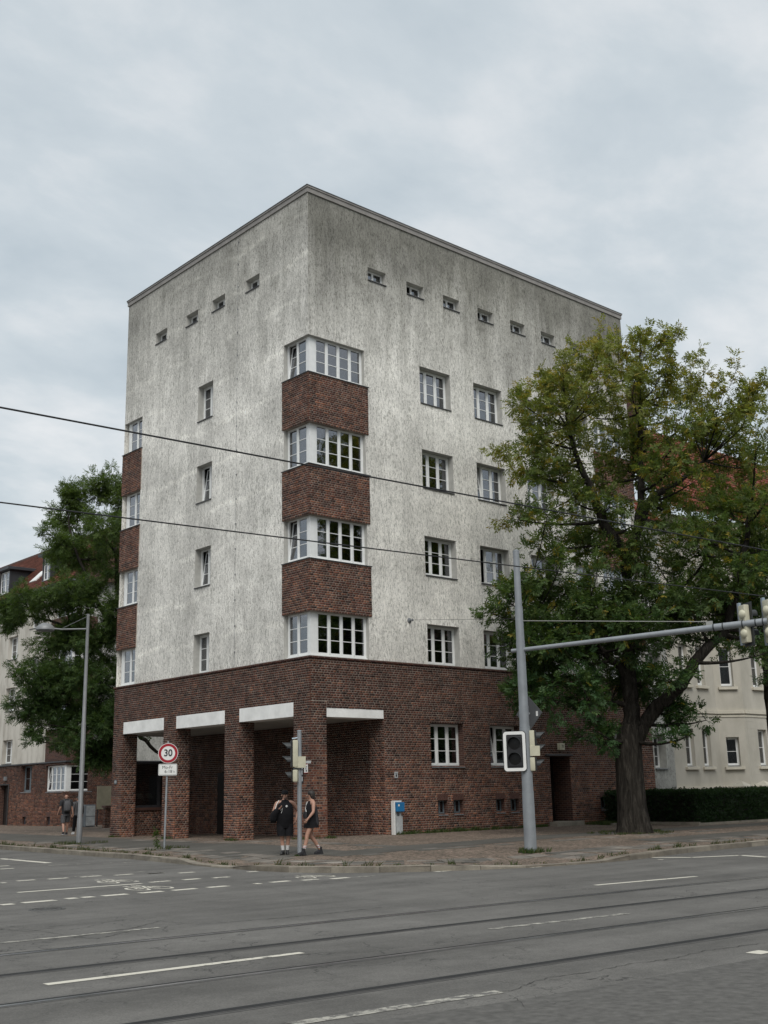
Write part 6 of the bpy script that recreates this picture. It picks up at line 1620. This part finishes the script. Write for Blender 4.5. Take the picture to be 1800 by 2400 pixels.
HB = [(15.12, 17.0, -1.5, -.42, -.02, 1.20), (15.95, 17.0, -4.2, -1.5, -.05, 1.22), (17.0, 34.0, -4.2, -3.1, -.1, 1.20)]
m = MB()
for b in HB: m.box(b[0]+.16, b[1]-.16, b[2]+.16, b[3]-.16, b[4]-.1, b[5]-.14)
m.build('branch_core', 'hair_dark', hg)
leafy_box('foliage', HB, 520, 31, hg)
ge = MB()
ge.box(15.66, 15.76, -4.45, -1.72, -.25, pz(15.7, -2)+.09); ge.box(15.76, 36, -4.45, -4.35, -.3, pz(20, -4.4)+.09); tag(ge.build('garden_edging', 'kerb_granite'), 'low stone edging strip around the foot of the hedge', 'edging')
gb = MB(); gb.box(13.8, 15.72, -1.7, -1.6, -.2, .06); tag(gb.build('bed_edging', 'kerb_granite'), 'short stone edging of the small bed by the door step', 'edging')
def grass(name, spots, seed, kind_stuff=True, col=(.05, .085, .025), hmax=.14):
    rng = np.random.default_rng(seed); V = []; C = []
    for (x, y, r, n, h) in spots:
        for _ in range(n):
            a = rng.uniform(0, 2*np.pi); q = r*np.sqrt(rng.random())
            bx_, by_ = x+q*np.cos(a), y+q*np.sin(a); bz_ = pz(bx_, by_)-.01
            L = h*rng.uniform(.4, 1.1); w = .006+.01*rng.random()
            ln = rng.normal(size=2)*.45*L; t = rng.uniform(0, np.pi); ox, oy = np.cos(t)*w, np.sin(t)*w
            V += [(bx_-ox, by_-oy, bz_), (bx_+ox, by_+oy, bz_), (bx_+ox*.6+ln[0]*.5, by_+oy*.6+ln[1]*.5, bz_+L*.6), (bx_+ln[0], by_+ln[1], bz_+L)]
            c = np.array(col)*rng.uniform(.6, 1.5); 
            if rng.random() < .25: c = np.array([.12, .11, .05])*rng.uniform(.7, 1.2)
            C += [c]*4
    V = np.array(V); F = np.arange(len(V)).reshape(-1, 4)
    o = np_mesh(name, V, F, 'leaf', None, np.array(C)); tag(o, kind='stuff'); return o
r5 = random.Random(8)
sp_ = []
for k in range(70):                              # along the foot of the brick wall
    x = 3.5+r5.random()*8.0; sp_.append((x, -.12-.2*r5.random(), .16, 40, .09+.10*r5.random()))
for k in range(90): sp_.append((13.95+1.6*r5.random(), -.15-1.35*r5.random(), .2, 40, .16))
grass('grass', sp_, 41)
sp_ = []
for (px0, py0) in ((-0.05, .3), (0.3, -.1), (.8, -.15), (-.08, 4.4), (-.08, 8.8), (-.06, 13.0)):
    for k in range(5): sp_.append((px0+r5.uniform(-.18, .08)-.05, py0+r5.uniform(-.3, .3), .14, 36, .11))
for k in range(14): sp_.append((mx+r5.uniform(-.3, .35), my+r5.uniform(-.3, .3), .14, 40, .15))
for k in range(5): sp_.append((px_+r5.uniform(-.12, .12), py_+r5.uniform(-.12, .12), .08, 30, .07))
grass('grass', sp_, 42)
sp_ = []
for i in range(8, len(KP)-1):                    # weeds in the joint behind the kerb
    p = KP[i]
    if math.hypot(p.x+24, p.y+31) > 55: continue
    d = (KP[i+1]-p).normalized(); nn = Vector((-d.y, d.x, 0))
    for k in range(7):
        if r5.random() < (.75 if (p.x < -5 and p.y > -3) else .4):
            q = p+d*r5.random()*1.15+nn*(.28+.25*r5.random()); sp_.append((q.x, q.y, .10, 14, .06+.13*r5.random()**2))
for k in range(40): 
    a = r5.uniform(0, 6.28); sp_.append((9.34+1.15*math.cos(a)*r5.uniform(.7, 1.4), -6.05+1.1*math.sin(a)*r5.uniform(.7, 1.4), .15, 24, .10))
for k in range(26): sp_.append((lx+r5.uniform(-.8, .9), ly+r5.uniform(-.9, .9), .12, 18, .12))
for k in range(16): sp_.append((sx+r5.uniform(-.6, .5), sy+r5.uniform(-.6, .6), .10, 16, .12))
grass('grass', sp_, 43, col=(.055, .075, .03))
# one tall weed by the sign pole
wdp = (sx-.16, sy+.22); wz = pz(*wdp)
wd_ = empty('weed', (wdp[0], wdp[1], wz)); tag(wd_, 'tall single weed growing beside the sign pole', 'weed')
w_ = Wood(); st_ = [(wdp[0], wdp[1], wz), (wdp[0]-.03, wdp[1]+.03, wz+.3), (wdp[0]-.06, wdp[1]+.06, wz+.62)]
w_.tube(st_, [.008, .006, .004], 5); w_.build('stem', wd_)
rg = np.random.default_rng(3); nW = 46; tt = rg.uniform(.1, 1, nW)
pw = np.array(st_[0])+(np.array(st_[2])-np.array(st_[0]))*tt[:, None]
leaf_mesh('leaves', wd_, pw, rg.normal(size=(nW, 3))+np.array([0, 0, .8]), np.tile(np.array([[.07, .11, .03]]), (nW, 1)), rg, 3, .05, .13, .03, .2)

# ------------------------------------------------------------------ people
def skin_body(name, verts, edges, radii, parent, mats, assign, levels=2):
    me = bpy.data.meshes.new(name); me.from_pydata([tuple(v) for v in verts], edges, []); me.update()
    o = bpy.data.objects.new(name+'_tmp', me); COL.objects.link(o)
    md = o.modifiers.new('skin', 'SKIN'); md.use_smooth_shade = True; md.branch_smoothing = .6
    for i, r in enumerate(radii):
        sv = me.skin_vertices[0].data[i]; sv.radius = r if isinstance(r, tuple) else (r, r); sv.use_root = (i == 0)
    sd = o.modifiers.new('sub', 'SUBSURF'); sd.levels = levels; sd.render_levels = levels
    dg = bpy.context.evaluated_depsgraph_get(); dg.update()
    m2 = bpy.data.meshes.new_from_object(o.evaluated_get(dg))
    bpy.data.objects.remove(o)
    m2.name = name; m2.materials.clear()
    for k in mats: m2.materials.append(MAT[k])
    for p in m2.polygons: p.material_index = assign(p.center); p.use_smooth = True
    b = bpy.data.objects.new(name, m2); COL.objects.link(b); attach(b, parent)
    return b
def person(name, label, loc, ang, H, pose, mats, assign, fat=1.0, group=None):
    """pose: dict of joints in local metres for a 1.75 m body facing local -y; returns root, body and the local->world map"""
    k = H/1.75; R = zrot(ang); L = Vector(loc)
    root = empty(name, loc); tag(root, label, 'person', group)
    J = dict(pelvis=(0, 0, .96), belly=(0, -.01, 1.10), chest=(0, .0, 1.30), sho=(0, .01, 1.43), neck=(0, .0, 1.51), head=(0, -.012, 1.60), crown=(0, .0, 1.685),
             shL=(.19, .01, 1.41), elL=(.25, .03, 1.14), wrL=(.27, -.02, .90), shR=(-.19, .01, 1.41), elR=(-.25, .03, 1.14), wrR=(-.27, -.02, .90),
             hiL=(.10, 0, .91), knL=(.11, -.02, .50), anL=(.11, .02, .09), toL=(.12, -.15, .035), hiR=(-.10, 0, .91), knR=(-.11, -.02, .50), anR=(-.11, .02, .09), toR=(-.12, -.15, .035))
    J.update(pose)
    rad = dict(pelvis=(.150*fat, .115*fat), belly=(.145*fat, .118*fat), chest=(.155*fat, .112*fat), sho=(.12, .085), neck=.058, head=(.078, .098), crown=(.062, .080), shL=.068, elL=.046, wrL=.031, shR=.068, elR=.046, wrR=.031,
               hiL=.092, knL=.062, anL=.043, toL=(.045, .030), hiR=.092, knR=.062, anR=.043, toR=(.045, .030))
    E = [('pelvis', 'belly'), ('belly', 'chest'), ('chest', 'sho'), ('sho', 'neck'), ('neck', 'head'), ('head', 'crown'), ('sho', 'shL'), ('shL', 'elL'), ('elL', 'wrL'), ('sho', 'shR'), ('shR', 'elR'), ('elR', 'wrR'),
         ('pelvis', 'hiL'), ('hiL', 'knL'), ('knL', 'anL'), ('anL', 'toL'), ('pelvis', 'hiR'), ('hiR', 'knR'), ('knR', 'anR'), ('anR', 'toR')]
    # calves and forearms get their swell
    def mid(a, b, n, t, r, off=(0, 0, 0)):
        J[n] = tuple(Vector(J[a]).lerp(Vector(J[b]), t)+Vector(off)); rad[n] = r
        E[E.index((a, b))] = (a, n); E.append((n, b))
    for s_ in 'LR':
        mid('kn'+s_, 'an'+s_, 'ca'+s_, .35, .060, (0, .02, 0)); mid('hi'+s_, 'kn'+s_, 'th'+s_, .45, .085*max(1, fat*.9)); mid('el'+s_, 'wr'+s_, 'fo'+s_, .3, .045); mid('sh'+s_, 'el'+s_, 'ua'+s_, .5, .055)
        # palm, four fingers and a thumb leaving the side of the palm
        el, wr = Vector(J['el'+s_]), Vector(J['wr'+s_]); d = (wr-el).normalized()
        sgn = 1 if s_ == 'L' else -1
        side = Vector((0, -1, 0)); side = (side-d*side.dot(d)).normalized(); inn = d.cross(side)*sgn
        pc = wr+d*.055; J['pa'+s_] = tuple(pc); rad['pa'+s_] = (.036, .022); E.append(('wr'+s_, 'pa'+s_))
        for q, (o_, ln) in enumerate(((.030, .058), (.010, .068), (-.010, .064), (-.028, .050))):
            a = pc+side*o_+d*.030; b = a+d*ln*.55+inn*.012; c = b+d*ln*.35+inn*.030
            J['f%s%d' % (s_, q)] = tuple(a); J['g%s%d' % (s_, q)] = tuple(b); J['h%s%d' % (s_, q)] = tuple(c)
            for nm in 'fgh': rad['%s%s%d' % (nm, s_, q)] = .0095
            E.extend([('pa'+s_, 'f%s%d' % (s_, q)), ('f%s%d' % (s_, q), 'g%s%d' % (s_, q)), ('g%s%d' % (s_, q), 'h%s%d' % (s_, q))])
        a = wr+d*.03+side*.035; b = a+side*.025+d*.035; J['t'+s_] = tuple(a); J['u'+s_] = tuple(b); rad['t'+s_] = .012; rad['u'+s_] = .010
        E.extend([('wr'+s_, 't'+s_), ('t'+s_, 'u'+s_)])
    for s_ in 'LR':
        a = Vector(J['an'+s_]); d = Vector(J['to'+s_])-a; d.z = 0; d.normalize()
        J['to'+s_] = tuple(a+d*.085+Vector((0, 0, -.045))); rad['to'+s_] = (.034, .026); rad['an'+s_] = .039
    names = list(J); ix = {n: i for i, n in enumerate(names)}
    W = lambda p: L+R@(Vector(p)*k)
    verts = [W(J[n]) for n in names]
    rr = [tuple(q*k for q in rad[n]) if isinstance(rad[n], tuple) else rad[n]*k for n in names]
    inv = R.transposed()
    body = skin_body('body', verts, [(ix[a], ix[b]) for a, b in E], rr, root, mats, lambda c: assign(inv@(c-L)/k))
    return root, W, J, k, R
def rings(mb, W, R, spec, n=16):
    """spec: (x, y, z, rx, ry) in local body metres"""
    mb.loft([(W((x, y, z)), rx, ry, R) for x, y, z, rx, ry in spec], n)
def head_bits(root, W, J, R, k, hair='hair_dark', cap=None, beard=None, long=False, face=0.0):
    h = Vector(J['head']); Rf = zrot(face)
    P = lambda x, y, z: W(h+Rf@Vector((x, y, z)))
    RR = R@Rf
    m = MB(); m.loft([(P(0, -.112, -.025), .016*k, .014*k, RR), (P(0, -.112, -.012), .017*k, .016*k, RR), (P(0, -.098, .028), .010*k, .010*k, RR)], 8); smooth_by_angle(m.build('nose', 'skin', root), 2)
    for sx_ in (-1, 1):
        m = MB(); m.obox(P(.034*sx_, -.097, .022), (.026*k, .010*k, .010*k), RR); m.build('eye', 'ink_black', root)
        m = MB(); m.loft([(P(.083*sx_, .005, -.025), .008*k, .016*k, RR), (P(.090*sx_, .008, .005), .010*k, .020*k, RR), (P(.086*sx_, .01, .03), .006*k, .014*k, RR)], 8); smooth_by_angle(m.build('ear', 'skin', root), 2)
    m = MB(); m.obox(P(0, -.103, -.058), (.042*k, .010*k, .008*k), RR); m.build('mouth', 'terracotta', root)
    if beard:
        m = MB(); m.loft([(P(0, -.056, -.108), .030*k, .026*k, RR), (P(0, -.056, -.088), .052*k, .044*k, RR), (P(0, -.050, -.052), .064*k, .050*k, RR)], 12); smooth_by_angle(m.build('beard', beard, root), 2)
    if hair:
        m = MB()
        z0 = -.16 if long else .0
        if long: m.loft([(P(0, .045, z0), .060*k, .035*k, RR), (P(0, .045, -.09), .088*k, .062*k, RR), (P(0, .035, -.02), .104*k, .090*k, RR), (P(0, .018, .05), .104*k, .106*k, RR), (P(0, .012, .10), .088*k, .095*k, RR), (P(0, .01, .135), .045*k, .05*k, RR)], 16)
        else: m.loft([(P(0, .035, -.03), .084*k, .072*k, RR), (P(0, .022, .03), .090*k, .094*k, RR), (P(0, .008, .09), .080*k, .088*k, RR), (P(0, .005, .122), .04*k, .045*k, RR)], 16)
        smooth_by_angle(m.build('hair', hair, root), 2)
    if cap:
        m = MB(); m.loft([(P(0, 0, .055), .096*k, .110*k, RR), (P(0, 0, .10), .096*k, .108*k, RR), (P(0, .0, .14), .075*k, .085*k, RR), (P(0, 0, .152), .03*k, .035*k, RR)], 18); m.loft([(P(0, -.09, .055), .080*k, .075*k, RR), (P(0, -.092, .066), .078*k, .073*k, RR)], 14); smooth_by_angle(m.build('cap', cap, root))
def shoe(root, W, J, R, k, s_, mat, ankle=None, sole=None):
    a, t_ = Vector(J['an'+s_]), Vector(J['to'+s_]); d = (t_-a); d.z = 0; d.normalize(); an = math.atan2(d.y, d.x)+math.pi/2
    RR = R@zrot(an); zf = min(a.z-.09, t_.z-.035)
    P = lambda x, y, z: W((a.x+(-d.y)*0+d.x*-y+(-d.y)*x*0, a.y+d.y*-y, z))
    m = MB()
    b0 = a.z-.085
    spec = [(.07, b0+.0), (.05, b0)]
    m.loft([(W((a.x-d.x*.03, a.y-d.y*.03, b0+.0)+tuple()), .046*k, .075*k, RR), (W((a.x+d.x*.05, a.y+d.y*.05, b0+.005)), .048*k, .135*k, RR), (W((a.x+d.x*.045, a.y+d.y*.045, b0+.05)), .047*k, .125*k, RR), (W((a.x+d.x*.01, a.y+d.y*.01, b0+.085)), .044*k, .075*k, RR), (W((a.x-d.x*.005, a.y-d.y*.005, b0+.11)), .047*k, .052*k, RR)]
           + ([(W((a.x, a.y, b0+ankle)), .050*k, .052*k, RR)] if ankle else []), 14)
    o = m.build('shoe', mat, root); smooth_by_angle(o, 1.2)
    m = MB(); m.loft([(W((a.x+d.x*.045, a.y+d.y*.045, b0-.012)), .050*k, .138*k, RR), (W((a.x+d.x*.045, a.y+d.y*.045, b0+.014)), .051*k, .139*k, RR)], 14); m.build('sole', sole or mat, root)
def sock(root, W, J, R, k, s_, z0, z1, mat):
    a, c = Vector(J['an'+s_]), Vector(J['ca'+s_])
    m = MB(); pts = []
    for z in np.linspace(z0, z1, 4):
        t_ = min(max((z-a.z)/(c.z-a.z), 0), 1); q = a.lerp(c, t_); pts.append((W((q.x, q.y, z)), (.044+.014*t_)*k, (.046+.014*t_)*k, R))
    m.loft(pts, 12); smooth_by_angle(m.build('sock', mat, root), 1.2)
def leg_tube(mb, W, R, J, s_, t0, t1, r0, r1, k, n=14):
    hip, kn = Vector(J['hi'+s_]), Vector(J['kn'+s_]); an = Vector(J['an'+s_])
    pts = []
    for i in range(5):
        t_ = t0+(t1-t0)*i/4
        q = hip.lerp(kn, t_) if t_ <= 1 else kn.lerp(an, t_-1)
        r = r0+(r1-r0)*i/4; pts.append((W(q), r*k, r*1.05*k, R))
    mb.loft(pts, n)
# man in black with cap, bag on his shoulder
vp = Vector((24.1-4.6, 31.0-4.8, 0)).normalized()
def towards(dx): return math.atan2(dx.y, dx.x)+math.pi/2      # local -y points along dx
lv = Vector((-vp.y, vp.x, 0))
MAN = (-4.61, -4.76, pz(-4.61, -4.76)+.012)
fm = (-vp*1.0-lv*.15).normalized()
mp_ = dict(elL=(.40, .10, 1.16), wrL=(.30, -.08, .93), shL=(.225, .01, 1.40), shR=(-.225, .01, 1.40), elR=(-.33, -.02, 1.16), wrR=(-.20, -.20, 1.24), belly=(0, -.05, 1.10),
           knL=(.10, -.03, .50), anL=(.075, .03, .09), toL=(.06, -.13, .035), knR=(-.09, -.03, .50), anR=(-.055, -.01, .09), toR=(-.13, -.15, .035), hiL=(.12, 0, .91), hiR=(-.12, 0, .91))
man, Wm_, Jm, km, Rm = person('person', 'bearded person in black cap, black tank top and knee shorts walking by the signal post', MAN, towards(fm), 1.70, mp_, ['skin'], lambda c: 0, fat=1.28)
m = MB(); rings(m, Wm_, Rm, [(0, .0, .755, .212, .155), (0, -.0, .82, .222, .172), (0, -.01, .92, .224, .186), (0, -.035, 1.05, .226, .200), (0, -.032, 1.18, .222, .188), (0, -.02, 1.30, .212, .16), (0, .0, 1.39, .185, .125), (0, .005, 1.45, .135, .095), (0, .0, 1.485, .075, .075)], 20); smooth_by_angle(m.build('tank_top', 'cloth_black', man), 1.2)
m = MB(); rings(m, Wm_, Rm, [(0, .0, .72, .205, .145), (0, 0, .82, .214, .160), (0, 0, .95, .215, .170)], 20); leg_tube(m, Wm_, Rm, Jm, 'L', .2, 1.0, .122, .125, km); leg_tube(m, Wm_, Rm, Jm, 'R', .2, 1.0, .122, .125, km); smooth_by_angle(m.build('shorts', 'cloth_black', man), 1.2)
head_bits(man, Wm_, Jm, Rm, km, hair='hair_dark', cap='cloth_black', beard='stubble', face=.25)
for s_ in 'LR': shoe(man, Wm_, Jm, Rm, km, s_, 'shoe_black'); sock(man, Wm_, Jm, Rm, km, s_, .09, .24, 'sock_white')
m = MB(); c_ = Wm_((.02, -.20, 1.31)); m.obox(c_, (.05, .012, .05), Rm@Matrix.Rotation(.78, 3, 'Y')); m.build('badge', 'paper_white', man)
bag = empty('shoulder_bag', tuple(Wm_((-.30, -.1, 1.05)))); tag(bag, 'black bag slung from the shoulder of the person in the cap', 'bag')
m = MB(); m.loft([(Wm_((-.34, -.06, .86)), .07, .05, Rm), (Wm_((-.33, -.08, .95)), .10, .075, Rm), (Wm_((-.31, -.12, 1.10)), .12, .085, Rm), (Wm_((-.24, -.18, 1.22)), .10, .07, Rm), (Wm_((-.20, -.19, 1.27)), .05, .04, Rm)], 14); smooth_by_angle(m.build('bag_body', 'cloth_black', bag), 1.3)
m = MB(); m.tube([Wm_((-.30, -.12, 1.2)), Wm_((-.25, -.10, 1.36)), Wm_((-.17, -.02, 1.47)), Wm_((-.15, .1, 1.44))], .010, 6); m.build('strap', 'paper_white', bag)
m = MB(); m.tube([Wm_((-.16, -.235, 1.20)), Wm_((-.10, -.255, 1.26)), Wm_((-.12, -.25, 1.17)), Wm_((-.14, -.245, 1.12))], .006, 5); m.build('zip_cord', 'paper_white', bag)
# woman walking behind the post
WO = (-4.36, -5.62, pz(-4.36, -5.62)+.012)
fwv = (lv*.86-vp*.35).normalized()
wp_ = dict(knL=(.08, -.17, .52), anL=(.08, -.28, .09), toL=(.08, -.46, .04), knR=(-.08, .02, .49), anR=(-.08, .30, .10), toR=(-.09, .13, .035), elL=(.24, -.04, 1.15), wrL=(.22, -.20, .96), shL=(.165, 0, 1.40), shR=(-.165, 0, 1.40), elR=(-.22, .05, 1.15), wrR=(-.22, -.02, .92))
# her left side is towards the street here
wo, Ww, Jw, kw, Rw = person('person', 'person with dark bob hair in black sleeveless top and short skirt behind the signal post', WO, towards(fwv), 1.69, wp_, ['skin'], lambda c: 0, fat=1.06)
m = MB(); rings(m, Ww, Rw, [(0, .0, .72, .20, .215), (0, .0, .84, .190, .185), (0, -.01, .96, .180, .160), (0, -.01, 1.08, .172, .150), (0, -.02, 1.22, .170, .150), (0, -.01, 1.33, .158, .128), (0, .0, 1.40, .130, .098), (0, .0, 1.45, .085, .075)], 20); smooth_by_angle(m.build('dress', 'cloth_black', wo), 1.2)
m = MB(); rings(m, Ww, Rw, [(0, .11, .80, .17, .10), (0, .10, .95, .175, .09), (0, .09, 1.15, .165, .075), (0, .07, 1.33, .14, .06)], 14); smooth_by_angle(m.build('vest', 'cloth_charcoal', wo), 1.2)
head_bits(wo, Ww, Jw, Rw, kw, hair='hair_dark', long=True, face=-.15)
for s_ in 'LR': shoe(wo, Ww, Jw, Rw, kw, s_, 'cloth_charcoal', ankle=.18); sock(wo, Ww, Jw, Rw, kw, s_, .17, .25, 'sock_white'); sock(wo, Ww, Jw, Rw, kw*1.02, s_, .205, .222, 'sign_red')
cb = empty('crossbody_bag', tuple(Ww((-.1, -.17, 1.0)))); tag(cb, 'black crossbody bag with pale strap worn by the person with bob hair', 'bag')
m = MB(); m.loft([(Ww((.05, -.20, .98)), .085, .045, Rw), (Ww((.05, -.21, 1.05)), .10, .05, Rw), (Ww((.05, -.20, 1.16)), .09, .04, Rw)], 12); smooth_by_angle(m.build('bag_body', 'cloth_charcoal', cb), 1.2)
m = MB(); m.tube([Ww((.10, -.19, 1.12)), Ww((-.02, -.165, 1.25)), Ww((-.12, -.07, 1.43))], .010, 5); m.build('strap', 'paper_white', cb)
# two walkers further down the street, seen from behind
F1 = (0.08, 17.81, pz(.08, 17.81)+.012)
vf = Vector((24.1, 31.0+17.8, 0)).normalized(); lfv = Vector((-vf.y, vf.x, 0))
f1d = (vf*.9+lfv*.25).normalized()
fp = dict(knL=(.11, .02, .50), anL=(.12, .20, .12), toL=(.12, .04, .05), knR=(-.11, -.12, .52), anR=(-.13, -.22, .09), toR=(-.14, -.40, .035), wrL=(.30, -.12, .92), wrR=(-.29, .06, .90))
# walking away: local -y is the way they walk
f1, Wf, Jf, kf, Rf_ = person('person', 'person in dark shirt and grey shorts walking away with a backpack', F1, towards(f1d), 1.80, fp, ['skin'], lambda c: 0, fat=1.08)
m = MB(); rings(m, Wf, Rf_, [(0, 0, .88, .185, .150), (0, 0, 1.0, .182, .148), (0, 0, 1.2, .192, .145), (0, .0, 1.36, .205, .135), (0, .01, 1.42, .215, .115), (0, .01, 1.475, .17, .105), (0, 0, 1.53, .075, .075)], 18)
for s_ in 'LR':
    a, b = Vector(Jf['sh'+s_])+Vector((0, 0, .07)), Vector(Jf['el'+s_]); m.loft([(Wf(a.lerp(b, t_)), r_*kf, r_*kf, Rf_) for t_, r_ in ((0, .05), (.12, .088), (.35, .086), (.75, .080))], 12)
smooth_by_angle(m.build('t_shirt', 'cloth_charcoal', f1), 1.2)
m = MB(); rings(m, Wf, Rf_, [(0, 0, .80, .175, .14), (0, 0, .92, .178, .145)], 18); leg_tube(m, Wf, Rf_, Jf, 'L', .15, .95, .110, .10, kf); leg_tube(m, Wf, Rf_, Jf, 'R', .15, .95, .110, .10, kf); smooth_by_angle(m.build('shorts', 'cloth_grey', f1), 1.2)
head_bits(f1, Wf, Jf, Rf_, kf, hair=None)
for s_ in 'LR': shoe(f1, Wf, Jf, Rf_, kf, s_, 'cloth_charcoal', sole='shoe_white')
def backpack(W, R, label, mat):
    e = empty('backpack', tuple(W((0, .22, 1.0)))); tag(e, label, 'backpack')
    m = MB(); m.loft([(W((0, .20, .98)), .13, .07, R), (W((0, .22, 1.04)), .155, .10, R), (W((0, .22, 1.25)), .155, .105, R), (W((0, .19, 1.40)), .13, .075, R), (W((0, .17, 1.45)), .07, .035, R)], 14); smooth_by_angle(m.build('pack', mat, e), 1.2)
    m = MB(); m.loft([(W((0, .31, 1.03)), .10, .03, R), (W((0, .325, 1.10)), .11, .035, R), (W((0, .315, 1.20)), .10, .03, R)], 12); smooth_by_angle(m.build('pocket', mat, e), 1.2)
    for sx_ in (-1, 1):
        m = MB(); m.tube([W((.10*sx_, .17, 1.40)), W((.12*sx_, .03, 1.50)), W((.13*sx_, -.13, 1.36)), W((.15*sx_, .0, 1.06))], .016, 6); m.build('strap', mat, e)
backpack(Wf, Rf_, 'dark backpack on the person in grey shorts', 'cloth_grey')
F2 = (1.0, 18.5, pz(1.0, 18.5)+.012)
f2, Wf2, Jf2, kf2, Rf2 = person('person', 'smaller person in black trousers walking away beside the one in shorts', F2, towards((vf*.8+lfv*.4).normalized()), 1.68, dict(knL=(.09, -.10, .51), anL=(.09, -.18, .09), toL=(.09, -.35, .035), knR=(-.09, .03, .50), anR=(-.09, .22, .12), toR=(-.09, .06, .05)), ['skin'], lambda c: 0)
m = MB(); rings(m, Wf2, Rf2, [(0, 0, .86, .165, .13), (0, 0, 1.05, .155, .125), (0, 0, 1.25, .17, .13), (0, 0, 1.38, .185, .12), (0, .01, 1.43, .195, .11), (0, .01, 1.475, .15, .10), (0, 0, 1.52, .075, .075)], 18)
for s_ in 'LR':
    a, b, c = Vector(Jf2['sh'+s_]), Vector(Jf2['el'+s_]), Vector(Jf2['wr'+s_]); m.loft([(Wf2(a+Vector((0, 0, .065))), .045, .045, Rf2), (Wf2(a), .082, .082, Rf2), (Wf2(a.lerp(b, .5)), .062, .062, Rf2), (Wf2(b), .055, .055, Rf2), (Wf2(b.lerp(c, .9)), .042, .042, Rf2)], 12)
smooth_by_angle(m.build('jacket', 'cloth_grey', f2), 1.2)
m = MB(); rings(m, Wf2, Rf2, [(0, 0, .80, .16, .13), (0, 0, .90, .16, .13)], 18); leg_tube(m, Wf2, Rf2, Jf2, 'L', .1, 1.9, .10, .062, kf2); leg_tube(m, Wf2, Rf2, Jf2, 'R', .1, 1.9, .10, .062, kf2); smooth_by_angle(m.build('trousers', 'cloth_black', f2), 1.2)
head_bits(f2, Wf2, Jf2, Rf2, kf2, hair='hair_dark', face=.5)
for s_ in 'LR': shoe(f2, Wf2, Jf2, Rf2, kf2, s_, 'shoe_white')
backpack(Wf2, Rf2, 'small dark backpack on the person in black trousers', 'cloth_charcoal')
print('sprays', n1, n2, n3, 'single bricks', SINGLE[0], 'objects', len(bpy.data.objects))
